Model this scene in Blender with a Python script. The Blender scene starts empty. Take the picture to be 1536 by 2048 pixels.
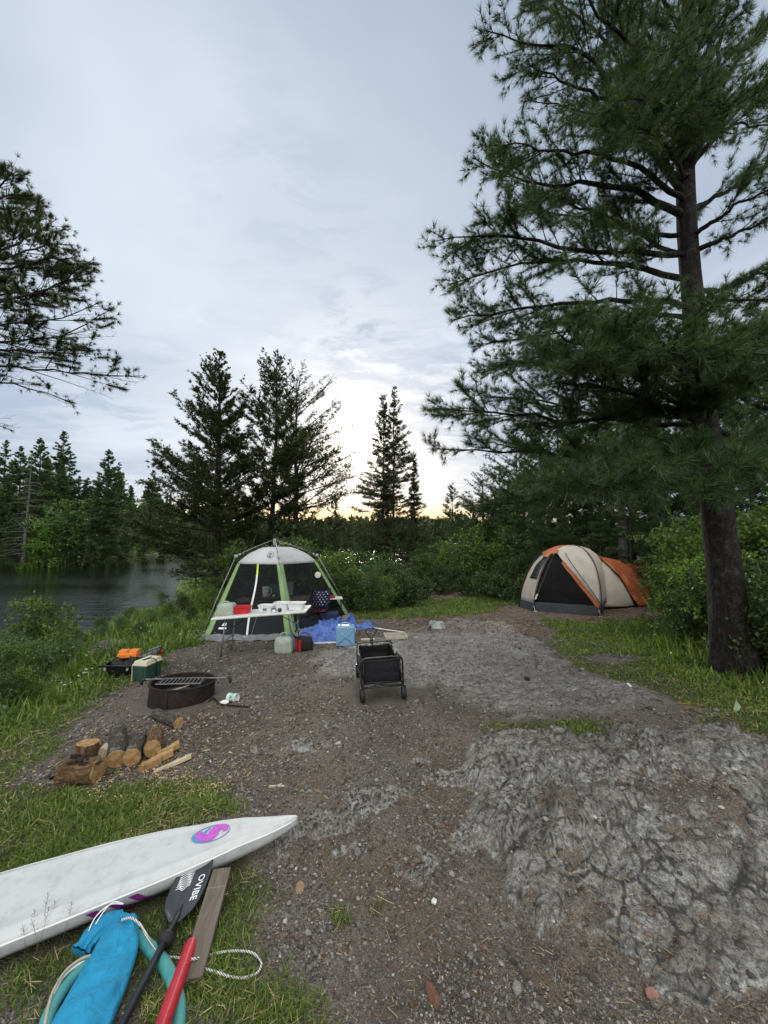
import bpy, bmesh, math, random
import numpy as np
from mathutils import Vector, Matrix, Quaternion
PI = math.pi
R = math.radians
random.seed(7)
rng = np.random.default_rng(11)
scn = bpy.context.scene
COL = scn.collection

# ------------------------------------------------------------ camera geometry
F, CX, CY, HZ, EYE = 769.0, 768.0, 1024.0, 1075.0, 1.7
PITCH = math.atan((HZ - CY) / F)

def ray(px, py):
    X = (px - CX) / F
    Y = -(py - CY) / F
    return (X, math.cos(PITCH) - Y * math.sin(PITCH), math.sin(PITCH) + Y * math.cos(PITCH))

def at(px, py, y):
    d = ray(px, py)
    t = y / d[1]
    return Vector((d[0] * t, y, EYE + d[2] * t))

# ------------------------------------------------------------ numpy noise
_P = np.random.default_rng(3).permutation(256)
_P = np.concatenate([_P, _P, _P])
_G = np.array([[math.cos(a), math.sin(a)] for a in np.linspace(0, 2 * PI, 17)[:-1]])

def perlin(x, y, seed=0):
    x = np.asarray(x, float) + seed * 17.31; y = np.asarray(y, float) - seed * 9.77
    xi = np.floor(x).astype(int); yi = np.floor(y).astype(int)
    xf = x - xi; yf = y - yi
    u = xf * xf * xf * (xf * (xf * 6 - 15) + 10); v = yf * yf * yf * (yf * (yf * 6 - 15) + 10)
    def g(ix, iy, fx, fy):
        h = _P[(_P[ix & 255] + iy) & 255] & 15
        return _G[h, 0] * fx + _G[h, 1] * fy
    n00 = g(xi, yi, xf, yf); n10 = g(xi + 1, yi, xf - 1, yf)
    n01 = g(xi, yi + 1, xf, yf - 1); n11 = g(xi + 1, yi + 1, xf - 1, yf - 1)
    a = n00 + u * (n10 - n00); b = n01 + u * (n11 - n01)
    return (a + v * (b - a)) * 1.5

def fbm(x, y, o=4, seed=0, gain=.5):
    s = 0; a = 1; t = 0
    for i in range(o):
        s = s + a * perlin(x * 2 ** i, y * 2 ** i, seed + i * 3); t += a; a *= gain
    return s / t

def worley(x, y, seed=0):
    x = np.asarray(x, float) + seed * 5.1; y = np.asarray(y, float)
    xi = np.floor(x).astype(int); yi = np.floor(y).astype(int)
    f1 = np.full(x.shape, 9.0); f2 = np.full(x.shape, 9.0); idv = np.zeros(x.shape)
    for dx in (-1, 0, 1):
        for dy in (-1, 0, 1):
            h = _P[(_P[(xi + dx) & 255] + yi + dy) & 255]
            h2 = _P[h + 7]
            px = xi + dx + .1 + .8 * h / 255.; py = yi + dy + .1 + .8 * h2 / 255.
            d = np.hypot(px - x, py - y)
            c = d < f1
            f2 = np.where(c, f1, np.minimum(f2, d)); idv = np.where(c, h2 / 255., idv); f1 = np.where(c, d, f1)
    return f1, f2, idv

def facets(x, y, seed=0, tilt=1.0):
    """broken-rock relief: every Voronoi cell is its own tilted plane; returns height and gap to the next cell"""
    x = np.asarray(x, float) + seed * 5.1; y = np.asarray(y, float) + seed * 2.3
    xi = np.floor(x).astype(int); yi = np.floor(y).astype(int)
    f1 = np.full(x.shape, 9.0); f2 = np.full(x.shape, 9.0); hh = np.zeros(x.shape)
    for dx in (-1, 0, 1):
        for dy in (-1, 0, 1):
            h = _P[(_P[(xi + dx) & 255] + yi + dy) & 255]; h2 = _P[h + 7]; h3 = _P[h2 + 31]
            px = xi + dx + .08 + .84 * h / 255.; py = yi + dy + .08 + .84 * h2 / 255.
            ex, ey = x - px, y - py; d = np.hypot(ex, ey)
            pl = h3 / 255. + .12 + tilt * (ex * (h2 / 255. - .35) + ey * (h / 255. - .5)) * 1.6
            c = d < f1
            f2 = np.where(c, f1, np.minimum(f2, d)); hh = np.where(c, pl, hh); f1 = np.where(c, d, f1)
    e = f2 - f1
    return hh * sstep(0, .40, e) - .5, e

def sstep(a, b, x):
    t = np.clip((x - a) / (b - a), 0, 1)
    return t * t * (3 - 2 * t)

# ------------------------------------------------------------ terrain
WATER_Z = -1.6
_YS = [-60, 0, 8, 14, 20, 30, 40, 60]
_XS = [-12, -8, -9, -10.5, -11.6, -15.5, -19, -30]

def shore(x, y):
    xs = np.interp(y, _YS, _XS)
    wob = perlin(x * .25, y * .25, 5) * .8
    s1 = x - xs + wob
    s2 = np.where(x < 14, 42 - y, 42 - y + (x - 14) * 3.0) + wob * 2
    near = np.minimum(s1, s2)
    far = -43 - x - .12 * np.abs(y - 50) + wob * 2 + perlin(x * .05, y * .05, 9) * 5
    back = y - 135 + perlin(x * .02, y * .02, 8) * 10
    return near, np.maximum(far, back)

def base_h(x, y):
    x = np.asarray(x, float); y = np.asarray(y, float)
    k = np.where(y > 0, -1.1 * (1 - np.exp(-np.maximum(y, 0) / 13.0)), -.085 * np.maximum(y, -12))
    land = k + .04 * np.clip(x, -7, 9) + .05 * fbm(x * .18, y * .18, 2, 21)
    near, far = shore(x, y)
    fl = -1.35 + .1 * np.clip(far, 0, 80) + 1.2 * sstep(0, 4, far)
    z = np.where(far > near, fl, land)
    s = np.maximum(near, far)
    z = np.where(s > 0, WATER_Z - .03 + (z - WATER_Z + .03) * sstep(0, 2.6, s), WATER_Z - .03 - np.minimum(1.5, -s * .4))
    return z

# shapes on the ground, outlined at the photograph's ground plane, then real-world polygons
def gp0(px, py):
    d = ray(px, py)
    t = np.concatenate([np.arange(.8, 30, .02), np.arange(30, 200, .5)])
    h = EYE + d[2] * t - base_h(d[0] * t, d[1] * t)
    i = np.argmax(h < 0)
    if h[i] >= 0: i = len(t) - 1
    a, b = t[max(i - 1, 0)], t[i]
    for _ in range(14):
        m = .5 * (a + b)
        if EYE + d[2] * m - float(base_h(d[0] * m, d[1] * m)) > 0: a = m
        else: b = m
    return (d[0] * b, d[1] * b)

def wpoly(pts): return np.array([gp0(*p) for p in pts])

POLY_ROCK = wpoly([(905,1525),(930,1500),(985,1474),(1040,1468),(1100,1474),(1160,1490),(1215,1488),(1235,1470),(1275,1462),(1330,1468),(1400,1476),(1470,1486),(1560,1500),
                   (1700,1560),(1900,1700),(2300,2040),(1500,2040),(1230,2046),(1130,1960),(1075,1900),(1000,1850),(985,1790),(995,1740),(965,1690),(950,1640),(955,1590),(925,1560)])
POLY_SLAB = wpoly([(870,1247),(930,1238),(990,1240),(1040,1256),(1070,1280),(1100,1310),(1150,1340),(1240,1364),(1320,1386),(1352,1404),(1330,1420),(1260,1428),(1180,1424),(1060,1418),
                   (1000,1420),(940,1412),(905,1395),(850,1378),(740,1370),(650,1352),(615,1330),(650,1300),(720,1285),(800,1265)])
POLY_BIT = wpoly([(1000,1438),(1030,1428),(1075,1424),(1095,1434),(1060,1444),(1010,1448)])
POLY_GR = [wpoly(p) for p in [
    [(-2600,1200),(-400,1200),(190,1225),(395,1240),(420,1285),(345,1298),(330,1335),(262,1372),(200,1408),(150,1440),(100,1490),(60,1560),(200,1590),(330,1570),(420,1560),(470,1600),(440,1640),(480,1740),(522,1800),(470,1880),(540,1960),(610,2047),(-3500,2047)],
    [(700,1232),(700,1150),(1040,1150),(1060,1200),(1030,1212),(960,1228),(860,1234),(760,1240)],
    [(1105,1268),(1085,1240),(1060,1190),(1200,1100),(2300,1100),(3800,1800),(1560,1506),(1500,1500),(1450,1478),(1400,1465),(1390,1440),(1420,1425),(1370,1402),(1310,1384),(1200,1352),(1120,1322),(1100,1300)],
    [(380,1262),(370,1150),(380,1120),(720,1120),(720,1236),(600,1244)],
    [(955,1490),(975,1450),(1010,1440),(1080,1448),(1150,1432),(1240,1440),(1235,1462),(1190,1480),(1120,1472),(1050,1462),(990,1470)]]]
POLY_DIRT2 = [wpoly(p) for p in [[(825,1200),(835,1188),(900,1182),(960,1186),(930,1197)], [(1045,1215),(1045,1185),(1200,1190),(1330,1230),(1200,1243),(1110,1240)],
                                 [(1180,1318),(1230,1306),(1310,1312),(1300,1326),(1230,1330)], [(150,1296),(165,1288),(255,1278),(262,1286),(215,1304),(190,1312)]]]

def poly_sd(P, x, y):
    """signed distance, positive inside"""
    x = np.asarray(x, float); y = np.asarray(y, float)
    d = np.full(x.shape, 1e9); ins = np.zeros(x.shape, bool)
    n = len(P)
    for i in range(n):
        ax, ay = P[i]; bx, by = P[(i + 1) % n]
        ex, ey = bx - ax, by - ay
        t = np.clip(((x - ax) * ex + (y - ay) * ey) / (ex * ex + ey * ey + 1e-12), 0, 1)
        d = np.minimum(d, np.hypot(x - ax - t * ex, y - ay - t * ey))
        c = ((ay > y) != (by > y)) & (x < (bx - ax) * (y - ay) / (by - ay + 1e-12) + ax)
        ins ^= c
    return np.where(ins, d, -d)

def ground_fields(x, y):
    """height and masks of the camp ground"""
    x = np.asarray(x, float); y = np.asarray(y, float)
    z = base_h(x, y)
    rk = np.zeros(x.shape); gr = np.zeros(x.shape); sl = np.zeros(x.shape); crev = np.zeros(x.shape)
    near = (np.hypot(x, y) < 26) & (y > -4)
    r = np.hypot(x, y)
    gr[:] = 1.0
    if near.any():
        X = x[near]; Y = y[near]; RR = r[near]
        w = np.clip(RR / 4, .5, 3)
        wx = X + fbm(X * 1.3, Y * 1.3, 3, 31) * .22 * w; wy = Y + fbm(X * 1.3, Y * 1.3, 3, 37) * .22 * w
        dr = poly_sd(POLY_ROCK, wx, wy); ds = poly_sd(POLY_SLAB, wx, wy); db = poly_sd(POLY_BIT, wx, wy)
        dg = np.full(X.shape, -9.0)
        for P in POLY_GR: dg = np.maximum(dg, poly_sd(P, wx, wy))
        for P in POLY_DIRT2: dg = np.minimum(dg, -poly_sd(P, wx, wy))
        # scattered nubs of bedrock poking through the dirt
        nub = fbm(X * 1.9, Y * 1.9, 3, 41)
        nubzone = np.exp(-(((X - .25) / 1.1) ** 2 + ((Y - 2.75) / .75) ** 2)) + .9 * np.exp(-(((X + .55) / .9) ** 2 + ((Y - 3.9) / .45) ** 2)) + .4 * np.exp(-(((X - 1.1) / .5) ** 2 + ((Y - 1.6) / .7) ** 2))
        nubm = sstep(.16, .30, nub * nubzone + nubzone * .08 + .35 * fbm(X * 6, Y * 6, 2, 43) * nubzone)
        R_ = sstep(-.02, .05, dr + .05 * fbm(X * 7, Y * 7, 2, 45)); S_ = np.maximum(sstep(-.12, .25, ds), sstep(-.05, .1, db))
        # foliated, knobbly outcrop
        ca, sa = math.cos(R(-38)), math.sin(R(-38))
        U = X * ca - Y * sa; V = X * sa + Y * ca
        qx = U + .018 * perlin(X * 6, Y * 6, 51) + .010 * perlin(X * 22, Y * 22, 53); qy = V + .018 * perlin(X * 6, Y * 6, 52) + .010 * perlin(X * 22, Y * 22, 54)
        lump, e1 = facets(qx * 4.0, qy * 5.6, 1); lump2, e2 = facets(qx * 9.5, qy * 13, 2); lump3, e3 = facets(qx * 22, qy * 30, 3)
        i1 = lump + .5; _c, e4 = facets(U * 1.5 + .2 * perlin(X * 2, Y * 2, 55), V * 2.6 + .2 * perlin(X * 2, Y * 2, 56), 5)
        rough = .5 + .6 * sstep(-.25, .35, fbm(X * .9, Y * .9, 2, 61))
        rough *= .55 + .45 * sstep(1.9, 2.7, Y)
        lowc = fbm(X * 1.1, Y * 1.1, 3, 65)
        # shallow pockets in the outcrop where grit lies
        pocket = sstep(.16, .32, fbm(X * 1.7 + 4, Y * 1.7, 3, 71) + .5 * fbm(X * 8, Y * 8, 2, 73) + .20 * sstep(2.2, 1.3, Y))
        sw = V * 2.6 + .30 * fbm(X * 1.6, Y * 1.6, 2, 67) + .25 * U; sw = sw - np.floor(sw); ledge = np.where(sw < .82, sw / .82, (1 - sw) / .18)
        sw2 = V * 7.5 + 1.1 * fbm(X * 4, Y * 4, 3, 69) - .8 * U; sw2 = sw2 - np.floor(sw2); ledge2 = np.where(sw2 < .8, sw2 / .8, (1 - sw2) / .2)
        hr = (.11 * sstep(-.03, .16, dr) + .13 * sstep(.0, .9, dr)) * sstep(1.3, 2.9, Y) + .03 * R_ + lowc * .09 * R_
        hr += R_ * rough * (ledge * .034 + lump * .066 + lump2 * .023 + lump3 * .0045 )
        R2 = R_ * (1 - pocket * .8)
        hr -= R_ * pocket * .018
        hs = S_ * (.05 + .03 * fbm(X * .7, Y * .7, 2, 81))
        layer = fbm(U * 1.2, V * 5, 4, 83)
        hs += S_ * (-.012 * sstep(.07, 0, e4) + np.abs(layer) * -.085 + .03 * (i1 - .5) + .018 * lump2 + .006 * fbm(X * 22, Y * 22, 2, 84))
        hn = nubm * (.022 + .036 * lump2 + .02 * lump3)
        hd = .012 * fbm(X * 2.2, Y * 2.2, 3, 91) + .005 * fbm(X * 14, Y * 14, 2, 93) + .0035 * perlin(X * 45, Y * 45, 94)
        only = (1 - R_) * (1 - S_)
        z[near] += hr + hs + hn * only + hd * (1 - R_ * .7)
        rk[near] = np.clip(R2 + nubm * only, 0, 1)
        sl[near] = S_ * sstep(-.75, -.15, fbm(X * 1.5, Y * 1.5, 4, 97) + .4 * sstep(-.1, .5, ds))
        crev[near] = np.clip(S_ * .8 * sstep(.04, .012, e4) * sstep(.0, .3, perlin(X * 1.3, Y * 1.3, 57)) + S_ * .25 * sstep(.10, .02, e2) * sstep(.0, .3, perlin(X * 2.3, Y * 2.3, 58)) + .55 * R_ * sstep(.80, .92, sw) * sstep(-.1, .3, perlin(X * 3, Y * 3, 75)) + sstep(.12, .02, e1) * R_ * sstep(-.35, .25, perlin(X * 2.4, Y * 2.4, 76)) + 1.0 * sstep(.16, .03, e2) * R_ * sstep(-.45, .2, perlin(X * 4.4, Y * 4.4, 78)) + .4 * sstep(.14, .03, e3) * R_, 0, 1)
        G_ = sstep(-.12, .16, dg + .14 * fbm(X * 4, Y * 4, 3, 99)) * (1 - R_) * (1 - S_ * .9)
        # worn tufts in the dirt
        tuft = sstep(.42, .55, fbm(X * 2.3, Y * 2.3, 3, 103)) * only * sstep(-1.2, -.1, dg) * .8
        gr[near] = np.clip(np.maximum(G_, tuft), 0, 1)
    return z, rk, sl, gr, crev

def H(x, y):
    return float(ground_fields(np.array([float(x)]), np.array([float(y)]))[0][0])

def gp(px, py):
    """world point where the photograph's pixel meets the real ground surface"""
    d = ray(px, py)
    x, y = gp0(px, py)
    t0 = y / d[1]
    t = np.linspace(t0 * .8, t0 * 1.06, 220)
    z = ground_fields(d[0] * t, d[1] * t)[0]
    h = EYE + d[2] * t - z
    i = int(np.argmax(h < 0))
    if h[i] >= 0: i = len(t) - 1
    return Vector((d[0] * t[i], d[1] * t[i], float(z[i])))

# ------------------------------------------------------------ object helpers
def tag(o, label=None, cat=None, group=None, kind=None):
    if label: o['label'] = label
    if cat: o['category'] = cat
    if group: o['group'] = group
    if kind: o['kind'] = kind
    return o

def empty(name, label, cat, loc=(0, 0, 0), rz=0, group=None):
    o = bpy.data.objects.new(name, None); COL.objects.link(o)
    o.empty_display_size = .05
    o.location = loc; o.rotation_euler = (0, 0, rz)
    return tag(o, label, cat, group)

def mesh_np(name, V, Fq=None, Ft=None, mat=None, parent=None, smooth=False, mats=None, midx=None):
    """fast mesh from numpy: V (n,3); Fq (m,4) quads; Ft (k,3) tris"""
    V = np.asarray(V, np.float32).reshape(-1, 3)
    me = bpy.data.meshes.new(name)
    nq = 0 if Fq is None else len(Fq); nt = 0 if Ft is None else len(Ft)
    me.vertices.add(len(V)); me.vertices.foreach_set('co', V.ravel())
    loops = np.concatenate([np.asarray(Fq, np.int32).ravel() if nq else np.zeros(0, np.int32), np.asarray(Ft, np.int32).ravel() if nt else np.zeros(0, np.int32)])
    me.loops.add(len(loops)); me.loops.foreach_set('vertex_index', loops)
    me.polygons.add(nq + nt)
    st = np.concatenate([np.arange(nq) * 4, nq * 4 + np.arange(nt) * 3]).astype(np.int32)
    me.polygons.foreach_set('loop_start', st)
    me.update(calc_edges=True)
    if smooth: me.polygons.foreach_set('use_smooth', np.ones(nq + nt, bool))
    for m in (mats or [mat]):
        if m: me.materials.append(m)
    if midx is not None: me.polygons.foreach_set('material_index', np.asarray(midx, np.int32))
    o = bpy.data.objects.new(name, me); COL.objects.link(o)
    if parent: o.parent = parent
    return o

class MB:
    """collects shapes; build() links them as ONE mesh object"""
    def __init__(s): s.v = []; s.f = []; s.m = []
    def add(s, vs, fs, m=0):
        k = len(s.v); s.v += [tuple(v) for v in vs]
        s.f += [tuple(i + k for i in f) for f in fs]; s.m += [m] * len(fs); return s
    def box(s, c, size, rot=None, m=0, taper=1.0, tapx=None):
        hx, hy, hz = size[0] / 2, size[1] / 2, size[2] / 2
        vs = []
        for z in (-1, 1):
            k = taper if z > 0 else 1
            for x, y in ((-1, -1), (1, -1), (1, 1), (-1, 1)): vs.append(Vector((x * hx * k, y * hy * k, z * hz)))
        if rot is not None: vs = [rot @ v for v in vs]
        c = Vector(c)
        return s.add([v + c for v in vs], [(0,3,2,1),(4,5,6,7),(0,1,5,4),(1,2,6,5),(2,3,7,6),(3,0,4,7)], m)
    def tube(s, pts, r, n=8, m=0, cap=True, closed=False, flat=None):
        pts = [Vector(p) for p in pts]; N = len(pts)
        rs = r if isinstance(r, (list, tuple)) else [r] * N
        rings = []; up = None
        for i, p in enumerate(pts):
            if closed: t = pts[(i + 1) % N] - pts[i - 1]
            else: t = pts[min(i + 1, N - 1)] - pts[max(i - 1, 0)]
            if t.length < 1e-9: t = Vector((0, 0, 1))
            t.normalize()
            if up is None:
                up = Vector((0, 0, 1)) if abs(t.z) < .9 else Vector((1, 0, 0))
            a = t.cross(up)
            if a.length < 1e-6: a = t.cross(Vector((1, 0, 0)))
            a.normalize(); b = a.cross(t).normalized(); up = b
            kz = flat or 1
            rings.append([p + (a * math.cos(2 * PI * k / n) + b * math.sin(2 * PI * k / n) * kz) * rs[i] for k in range(n)])
        vs = [v for ring in rings for v in ring]; fs = []
        for i in range(N if closed else N - 1):
            j = (i + 1) % N
            for k in range(n):
                k2 = (k + 1) % n
                fs.append((i * n + k, i * n + k2, j * n + k2, j * n + k))
        if cap and not closed:
            fs.append(tuple(reversed(range(n)))); fs.append(tuple((N - 1) * n + k for k in range(n)))
        return s.add(vs, fs, m)
    def lathe(s, prof, n=24, c=(0, 0, 0), m=0, rot=None, sx=1, sy=1):
        vs = []
        for r, z in prof:
            for k in range(n):
                a = 2 * PI * k / n; v = Vector((r * math.cos(a) * sx, r * math.sin(a) * sy, z))
                if rot is not None: v = rot @ v
                vs.append(v + Vector(c))
        fs = []
        for i in range(len(prof) - 1):
            for k in range(n):
                k2 = (k + 1) % n; fs.append((i * n + k, i * n + k2, (i + 1) * n + k2, (i + 1) * n + k))
        return s.add(vs, fs, m)
    def build(s, name, mat, parent=None, smooth=False, bevel=0, sub=0, mats=None, solid=0, auto=None, bseg=2):
        me = bpy.data.meshes.new(name); me.from_pydata(s.v, [], s.f); me.update()
        for mm in (mats or [mat]): me.materials.append(mm)
        for p, mi in zip(me.polygons, s.m): p.material_index = mi; p.use_smooth = smooth
        bm = bmesh.new(); bm.from_mesh(me); bmesh.ops.recalc_face_normals(bm, faces=bm.faces); bm.to_mesh(me); bm.free()
        o = bpy.data.objects.new(name, me); COL.objects.link(o)
        if parent is not None: o.parent = parent
        if solid:
            md = o.modifiers.new('s', 'SOLIDIFY'); md.thickness = solid; md.offset = 0
        if bevel:
            md = o.modifiers.new('b', 'BEVEL'); md.width = bevel; md.segments = bseg; md.limit_method = 'ANGLE'; md.angle_limit = R(35)
        if sub:
            md = o.modifiers.new('u', 'SUBSURF'); md.levels = sub; md.render_levels = sub
        return o

def copy_tree(o, parent=None):
    c = o.copy(); COL.objects.link(c); c.parent = parent
    for ch in list(o.children): copy_tree(ch, c)
    return c

def rotz(a): return Matrix.Rotation(a, 3, 'Z')
def bez(pts, n=24):
    """Catmull-Rom through pts"""
    P = [Vector(p) for p in pts]; P = [P[0] * 2 - P[1]] + P + [P[-1] * 2 - P[-2]]
    out = []
    for i in range(1, len(P) - 2):
        k = max(2, n // (len(P) - 3))
        for j in range(k):
            t = j / k
            a, b, c, d = P[i - 1], P[i], P[i + 1], P[i + 2]
            out.append(.5 * ((2 * b) + (c - a) * t + (2 * a - 5 * b + 4 * c - d) * t * t + (3 * b - a - 3 * c + d) * t ** 3))
    out.append(P[-2]); return out

# ------------------------------------------------------------ materials
class NT:
    def __init__(s, name):
        s.mat = bpy.data.materials.new(name); s.mat.use_nodes = True
        s.t = s.mat.node_tree; s.t.nodes.clear()
        s.out = s.n('ShaderNodeOutputMaterial')
    def n(s, typ, **kw):
        nd = s.t.nodes.new(typ)
        for k, v in kw.items():
            if k == 'i':
                for kk, vv in v.items():
                    if isinstance(vv, bpy.types.NodeSocket): s.t.links.new(vv, nd.inputs[kk])
                    else: nd.inputs[kk].default_value = vv
            else: setattr(nd, k, v)
        return nd
    def coord(s, kind='Object'):
        return s.n('ShaderNodeTexCoord').outputs[kind]
    def map(s, v, scale=(1, 1, 1), rot=(0, 0, 0), loc=(0, 0, 0)):
        return s.n('ShaderNodeMapping', i={'Vector': v, 'Scale': scale, 'Rotation': rot, 'Location': loc}).outputs[0]
    def noise(s, v, sc, det=4, ro=.6, dist=0, out='Fac'):
        return s.n('ShaderNodeTexNoise', i={'Vector': v, 'Scale': sc, 'Detail': det, 'Roughness': ro, 'Distortion': dist}).outputs[out]
    def vor(s, v, sc, feat='F1', out='Distance', rnd=1):
        nd = s.n('ShaderNodeTexVoronoi', feature=feat); s.t.links.new(v, nd.inputs['Vector'])
        nd.inputs['Scale'].default_value = sc; nd.inputs['Randomness'].default_value = rnd
        return nd.outputs[out]
    def ramp(s, f, stops, interp='LINEAR'):
        nd = s.n('ShaderNodeValToRGB'); s.t.links.new(f, nd.inputs[0]); nd.color_ramp.interpolation = interp
        e = nd.color_ramp.elements
        while len(e) < len(stops): e.new(.5)
        for k, (p, c) in enumerate(stops):
            e[k].position = p; e[k].color = (c, c, c, 1) if isinstance(c, (int, float)) else (*c, 1)
        return nd.outputs[0]
    def mix(s, f, a, b, mode='MIX'):
        nd = s.n('ShaderNodeMix', data_type='RGBA', blend_type=mode)
        for k, v in ((0, f), (6, a), (7, b)):
            if isinstance(v, bpy.types.NodeSocket): s.t.links.new(v, nd.inputs[k])
            elif k == 0: nd.inputs[k].default_value = v
            else: nd.inputs[k].default_value = (*v, 1) if len(v) == 3 else v
        return nd.outputs[2]
    def math(s, op, a, b=0.0, c=None, clamp=False):
        nd = s.n('ShaderNodeMath', operation=op, use_clamp=clamp)
        for k, v in ((0, a), (1, b), (2, c)):
            if v is None: continue
            if isinstance(v, bpy.types.NodeSocket): s.t.links.new(v, nd.inputs[k])
            else: nd.inputs[k].default_value = v
        return nd.outputs[0]
    def bump(s, h, strength=.5, dist=.02, nrm=None):
        nd = s.n('ShaderNodeBump', i={'Height': h, 'Strength': strength, 'Distance': dist})
        if nrm: s.t.links.new(nrm, nd.inputs['Normal'])
        return nd.outputs[0]
    def bsdf(s, color, rough=.7, nrm=None, metal=0, spec=.5, trans=0, alpha=None, sss=None, ior=None, coat=0):
        nd = s.n('ShaderNodeBsdfPrincipled')
        def st(k, v):
            if isinstance(v, bpy.types.NodeSocket): s.t.links.new(v, nd.inputs[k])
            else: nd.inputs[k].default_value = (*v, 1) if isinstance(v, (tuple, list)) and len(v) == 3 else v
        st('Base Color', color); st('Roughness', rough); st('Metallic', metal); st('Specular IOR Level', spec)
        if trans: st('Transmission Weight', trans)
        if alpha is not None: st('Alpha', alpha)
        if ior: st('IOR', ior)
        if coat: st('Coat Weight', coat)
        if nrm: s.t.links.new(nrm, nd.inputs['Normal'])
        return nd.outputs[0]
    def done(s, sh):
        s.t.links.new(sh, s.out.inputs['Surface']); return s.mat

_MC = {}
def simple(name, col, rough=.6, var=.25, sc=8, bump=.2, bsc=40, metal=0, spec=.5, coat=0, dirt=0.0):
    """painted / moulded material with tone variation, fine relief and grime"""
    if name in _MC: return _MC[name]
    t = NT(name); v = t.coord()
    n = t.noise(v, sc, 5, .65)
    lo = tuple(c * (1 - var) for c in col); hi = tuple(min(1, c * (1 + var * .7)) for c in col)
    c = t.mix(t.ramp(n, [(.3, 0), (.7, 1)]), lo, hi)
    if dirt:
        g = t.ramp(t.noise(v, sc * 2.3, 6, .7), [(.5, 0), (.72, dirt)])
        c = t.mix(g, c, (.10, .085, .065))
    b = t.bump(t.noise(v, bsc, 4, .6), bump, .004)
    ro = t.math('ADD', t.math('MULTIPLY', n, .25), rough - .12)
    _MC[name] = t.done(t.bsdf(c, ro, b, metal, spec, coat=coat)); return _MC[name]

def leafmat(name, c0, c1, c2, trans=.35, rough=.5, dead=None):
    t = NT(name)
    rnd = t.n('ShaderNodeNewGeometry').outputs['Random Per Island']
    orr = t.n('ShaderNodeObjectInfo').outputs['Random']
    c = t.ramp(rnd, [(0, c0), (.55, c1), (.92, c2)] + ([(.97, dead)] if dead else []))
    sh = t.math('ADD', t.math('MULTIPLY', orr, .5), .78)
    big = t.noise(t.coord(), 1.3, 2, .5)
    sh = t.math('MULTIPLY', sh, t.math('ADD', t.math('MULTIPLY', big, .9), .55))
    c = t.mix(1.0, c, t.n('ShaderNodeCombineColor', i={0: sh, 1: sh, 2: sh}).outputs[0], 'MULTIPLY')
    d = t.bsdf(c, rough, None, 0, .35)
    tr = t.n('ShaderNodeBsdfTranslucent'); t.t.links.new(t.mix(1.0, c, (1.3, 1.5, .6), 'MULTIPLY'), tr.inputs[0])
    mx = t.n('ShaderNodeMixShader', i={0: trans, 1: d, 2: tr.outputs[0]})
    return t.done(mx.outputs[0])
# ------------------------------------------------------------ camera
cam = bpy.data.cameras.new('camera'); camo = bpy.data.objects.new('camera', cam); COL.objects.link(camo)
cam.sensor_fit = 'VERTICAL'; cam.sensor_height = 36; cam.lens = 36 * F / 2048
cam.clip_start = .05; cam.clip_end = 5000
camo.location = (0, 0, EYE); camo.rotation_euler = (PI / 2 + PITCH, 0, 0)
scn.camera = camo
scn.view_settings.view_transform = 'Standard'; scn.view_settings.look = 'None'
scn.view_settings.gamma = 1; scn.view_settings.exposure = .84
scn.render.resolution_x = 768; scn.render.resolution_y = 1024
scn.cycles.max_bounces = 6; scn.cycles.diffuse_bounces = 3; scn.cycles.transparent_max_bounces = 16
scn.cycles.use_denoising = True

# ------------------------------------------------------------ sky
SUN_AZ, SUN_EL = math.atan((713 - CX) / F), R(14.5)
sund = Vector((math.sin(SUN_AZ) * math.cos(SUN_EL), math.cos(SUN_AZ) * math.cos(SUN_EL), math.sin(SUN_EL)))
w = bpy.data.worlds.new('World'); scn.world = w; w.use_nodes = True
t = NT.__new__(NT); t.t = w.node_tree; t.t.nodes.clear(); t.out = t.n('ShaderNodeOutputWorld')
dirv = t.coord('Generated')
sky = t.n('ShaderNodeTexSky', sky_type='NISHITA', sun_disc=False, sun_elevation=SUN_EL, sun_rotation=SUN_AZ, altitude=300, dust_density=2)
sep = t.n('ShaderNodeSeparateXYZ', i={0: dirv})
dot = t.n('ShaderNodeVectorMath', operation='DOT_PRODUCT'); t.t.links.new(dirv, dot.inputs[0]); dot.inputs[1].default_value = sund
sd = t.math('MAXIMUM', dot.outputs['Value'], 0.0)
zc = t.math('MAXIMUM', sep.outputs[2], 0.0)
den = t.math('ADD', zc, .12)
pl = t.n('ShaderNodeCombineXYZ', i={0: t.math('DIVIDE', sep.outputs[0], den), 1: t.math('DIVIDE', sep.outputs[1], den), 2: 0.0}).outputs[0]
big = t.noise(t.map(pl, (.55, .8, 1), (0, 0, .5), (3, 1, 0)), 1.0, 4, .5, .4)
fine = t.noise(t.map(pl, (1.0, 1.6, 1), (0, 0, .35), (0, 7, 0)), 3.2, 8, .62, .6)
veil = t.ramp(big, [(.34, (.165, .215, .29)), (.5, (.245, .292, .365)), (.66, (.40, .44, .505))])
# brighter towards the veiled sun
g1 = t.math('POWER', sd, 3.6); g2 = t.math('POWER', sd, 42.0); g3 = t.math('POWER', sd, 700.0)
c = t.mix(t.math('MULTIPLY', g1, .58), veil, (.51, .54, .585))
c = t.mix(t.math('MULTIPLY', g2, .28), c, (.80, .78, .74))
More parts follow.
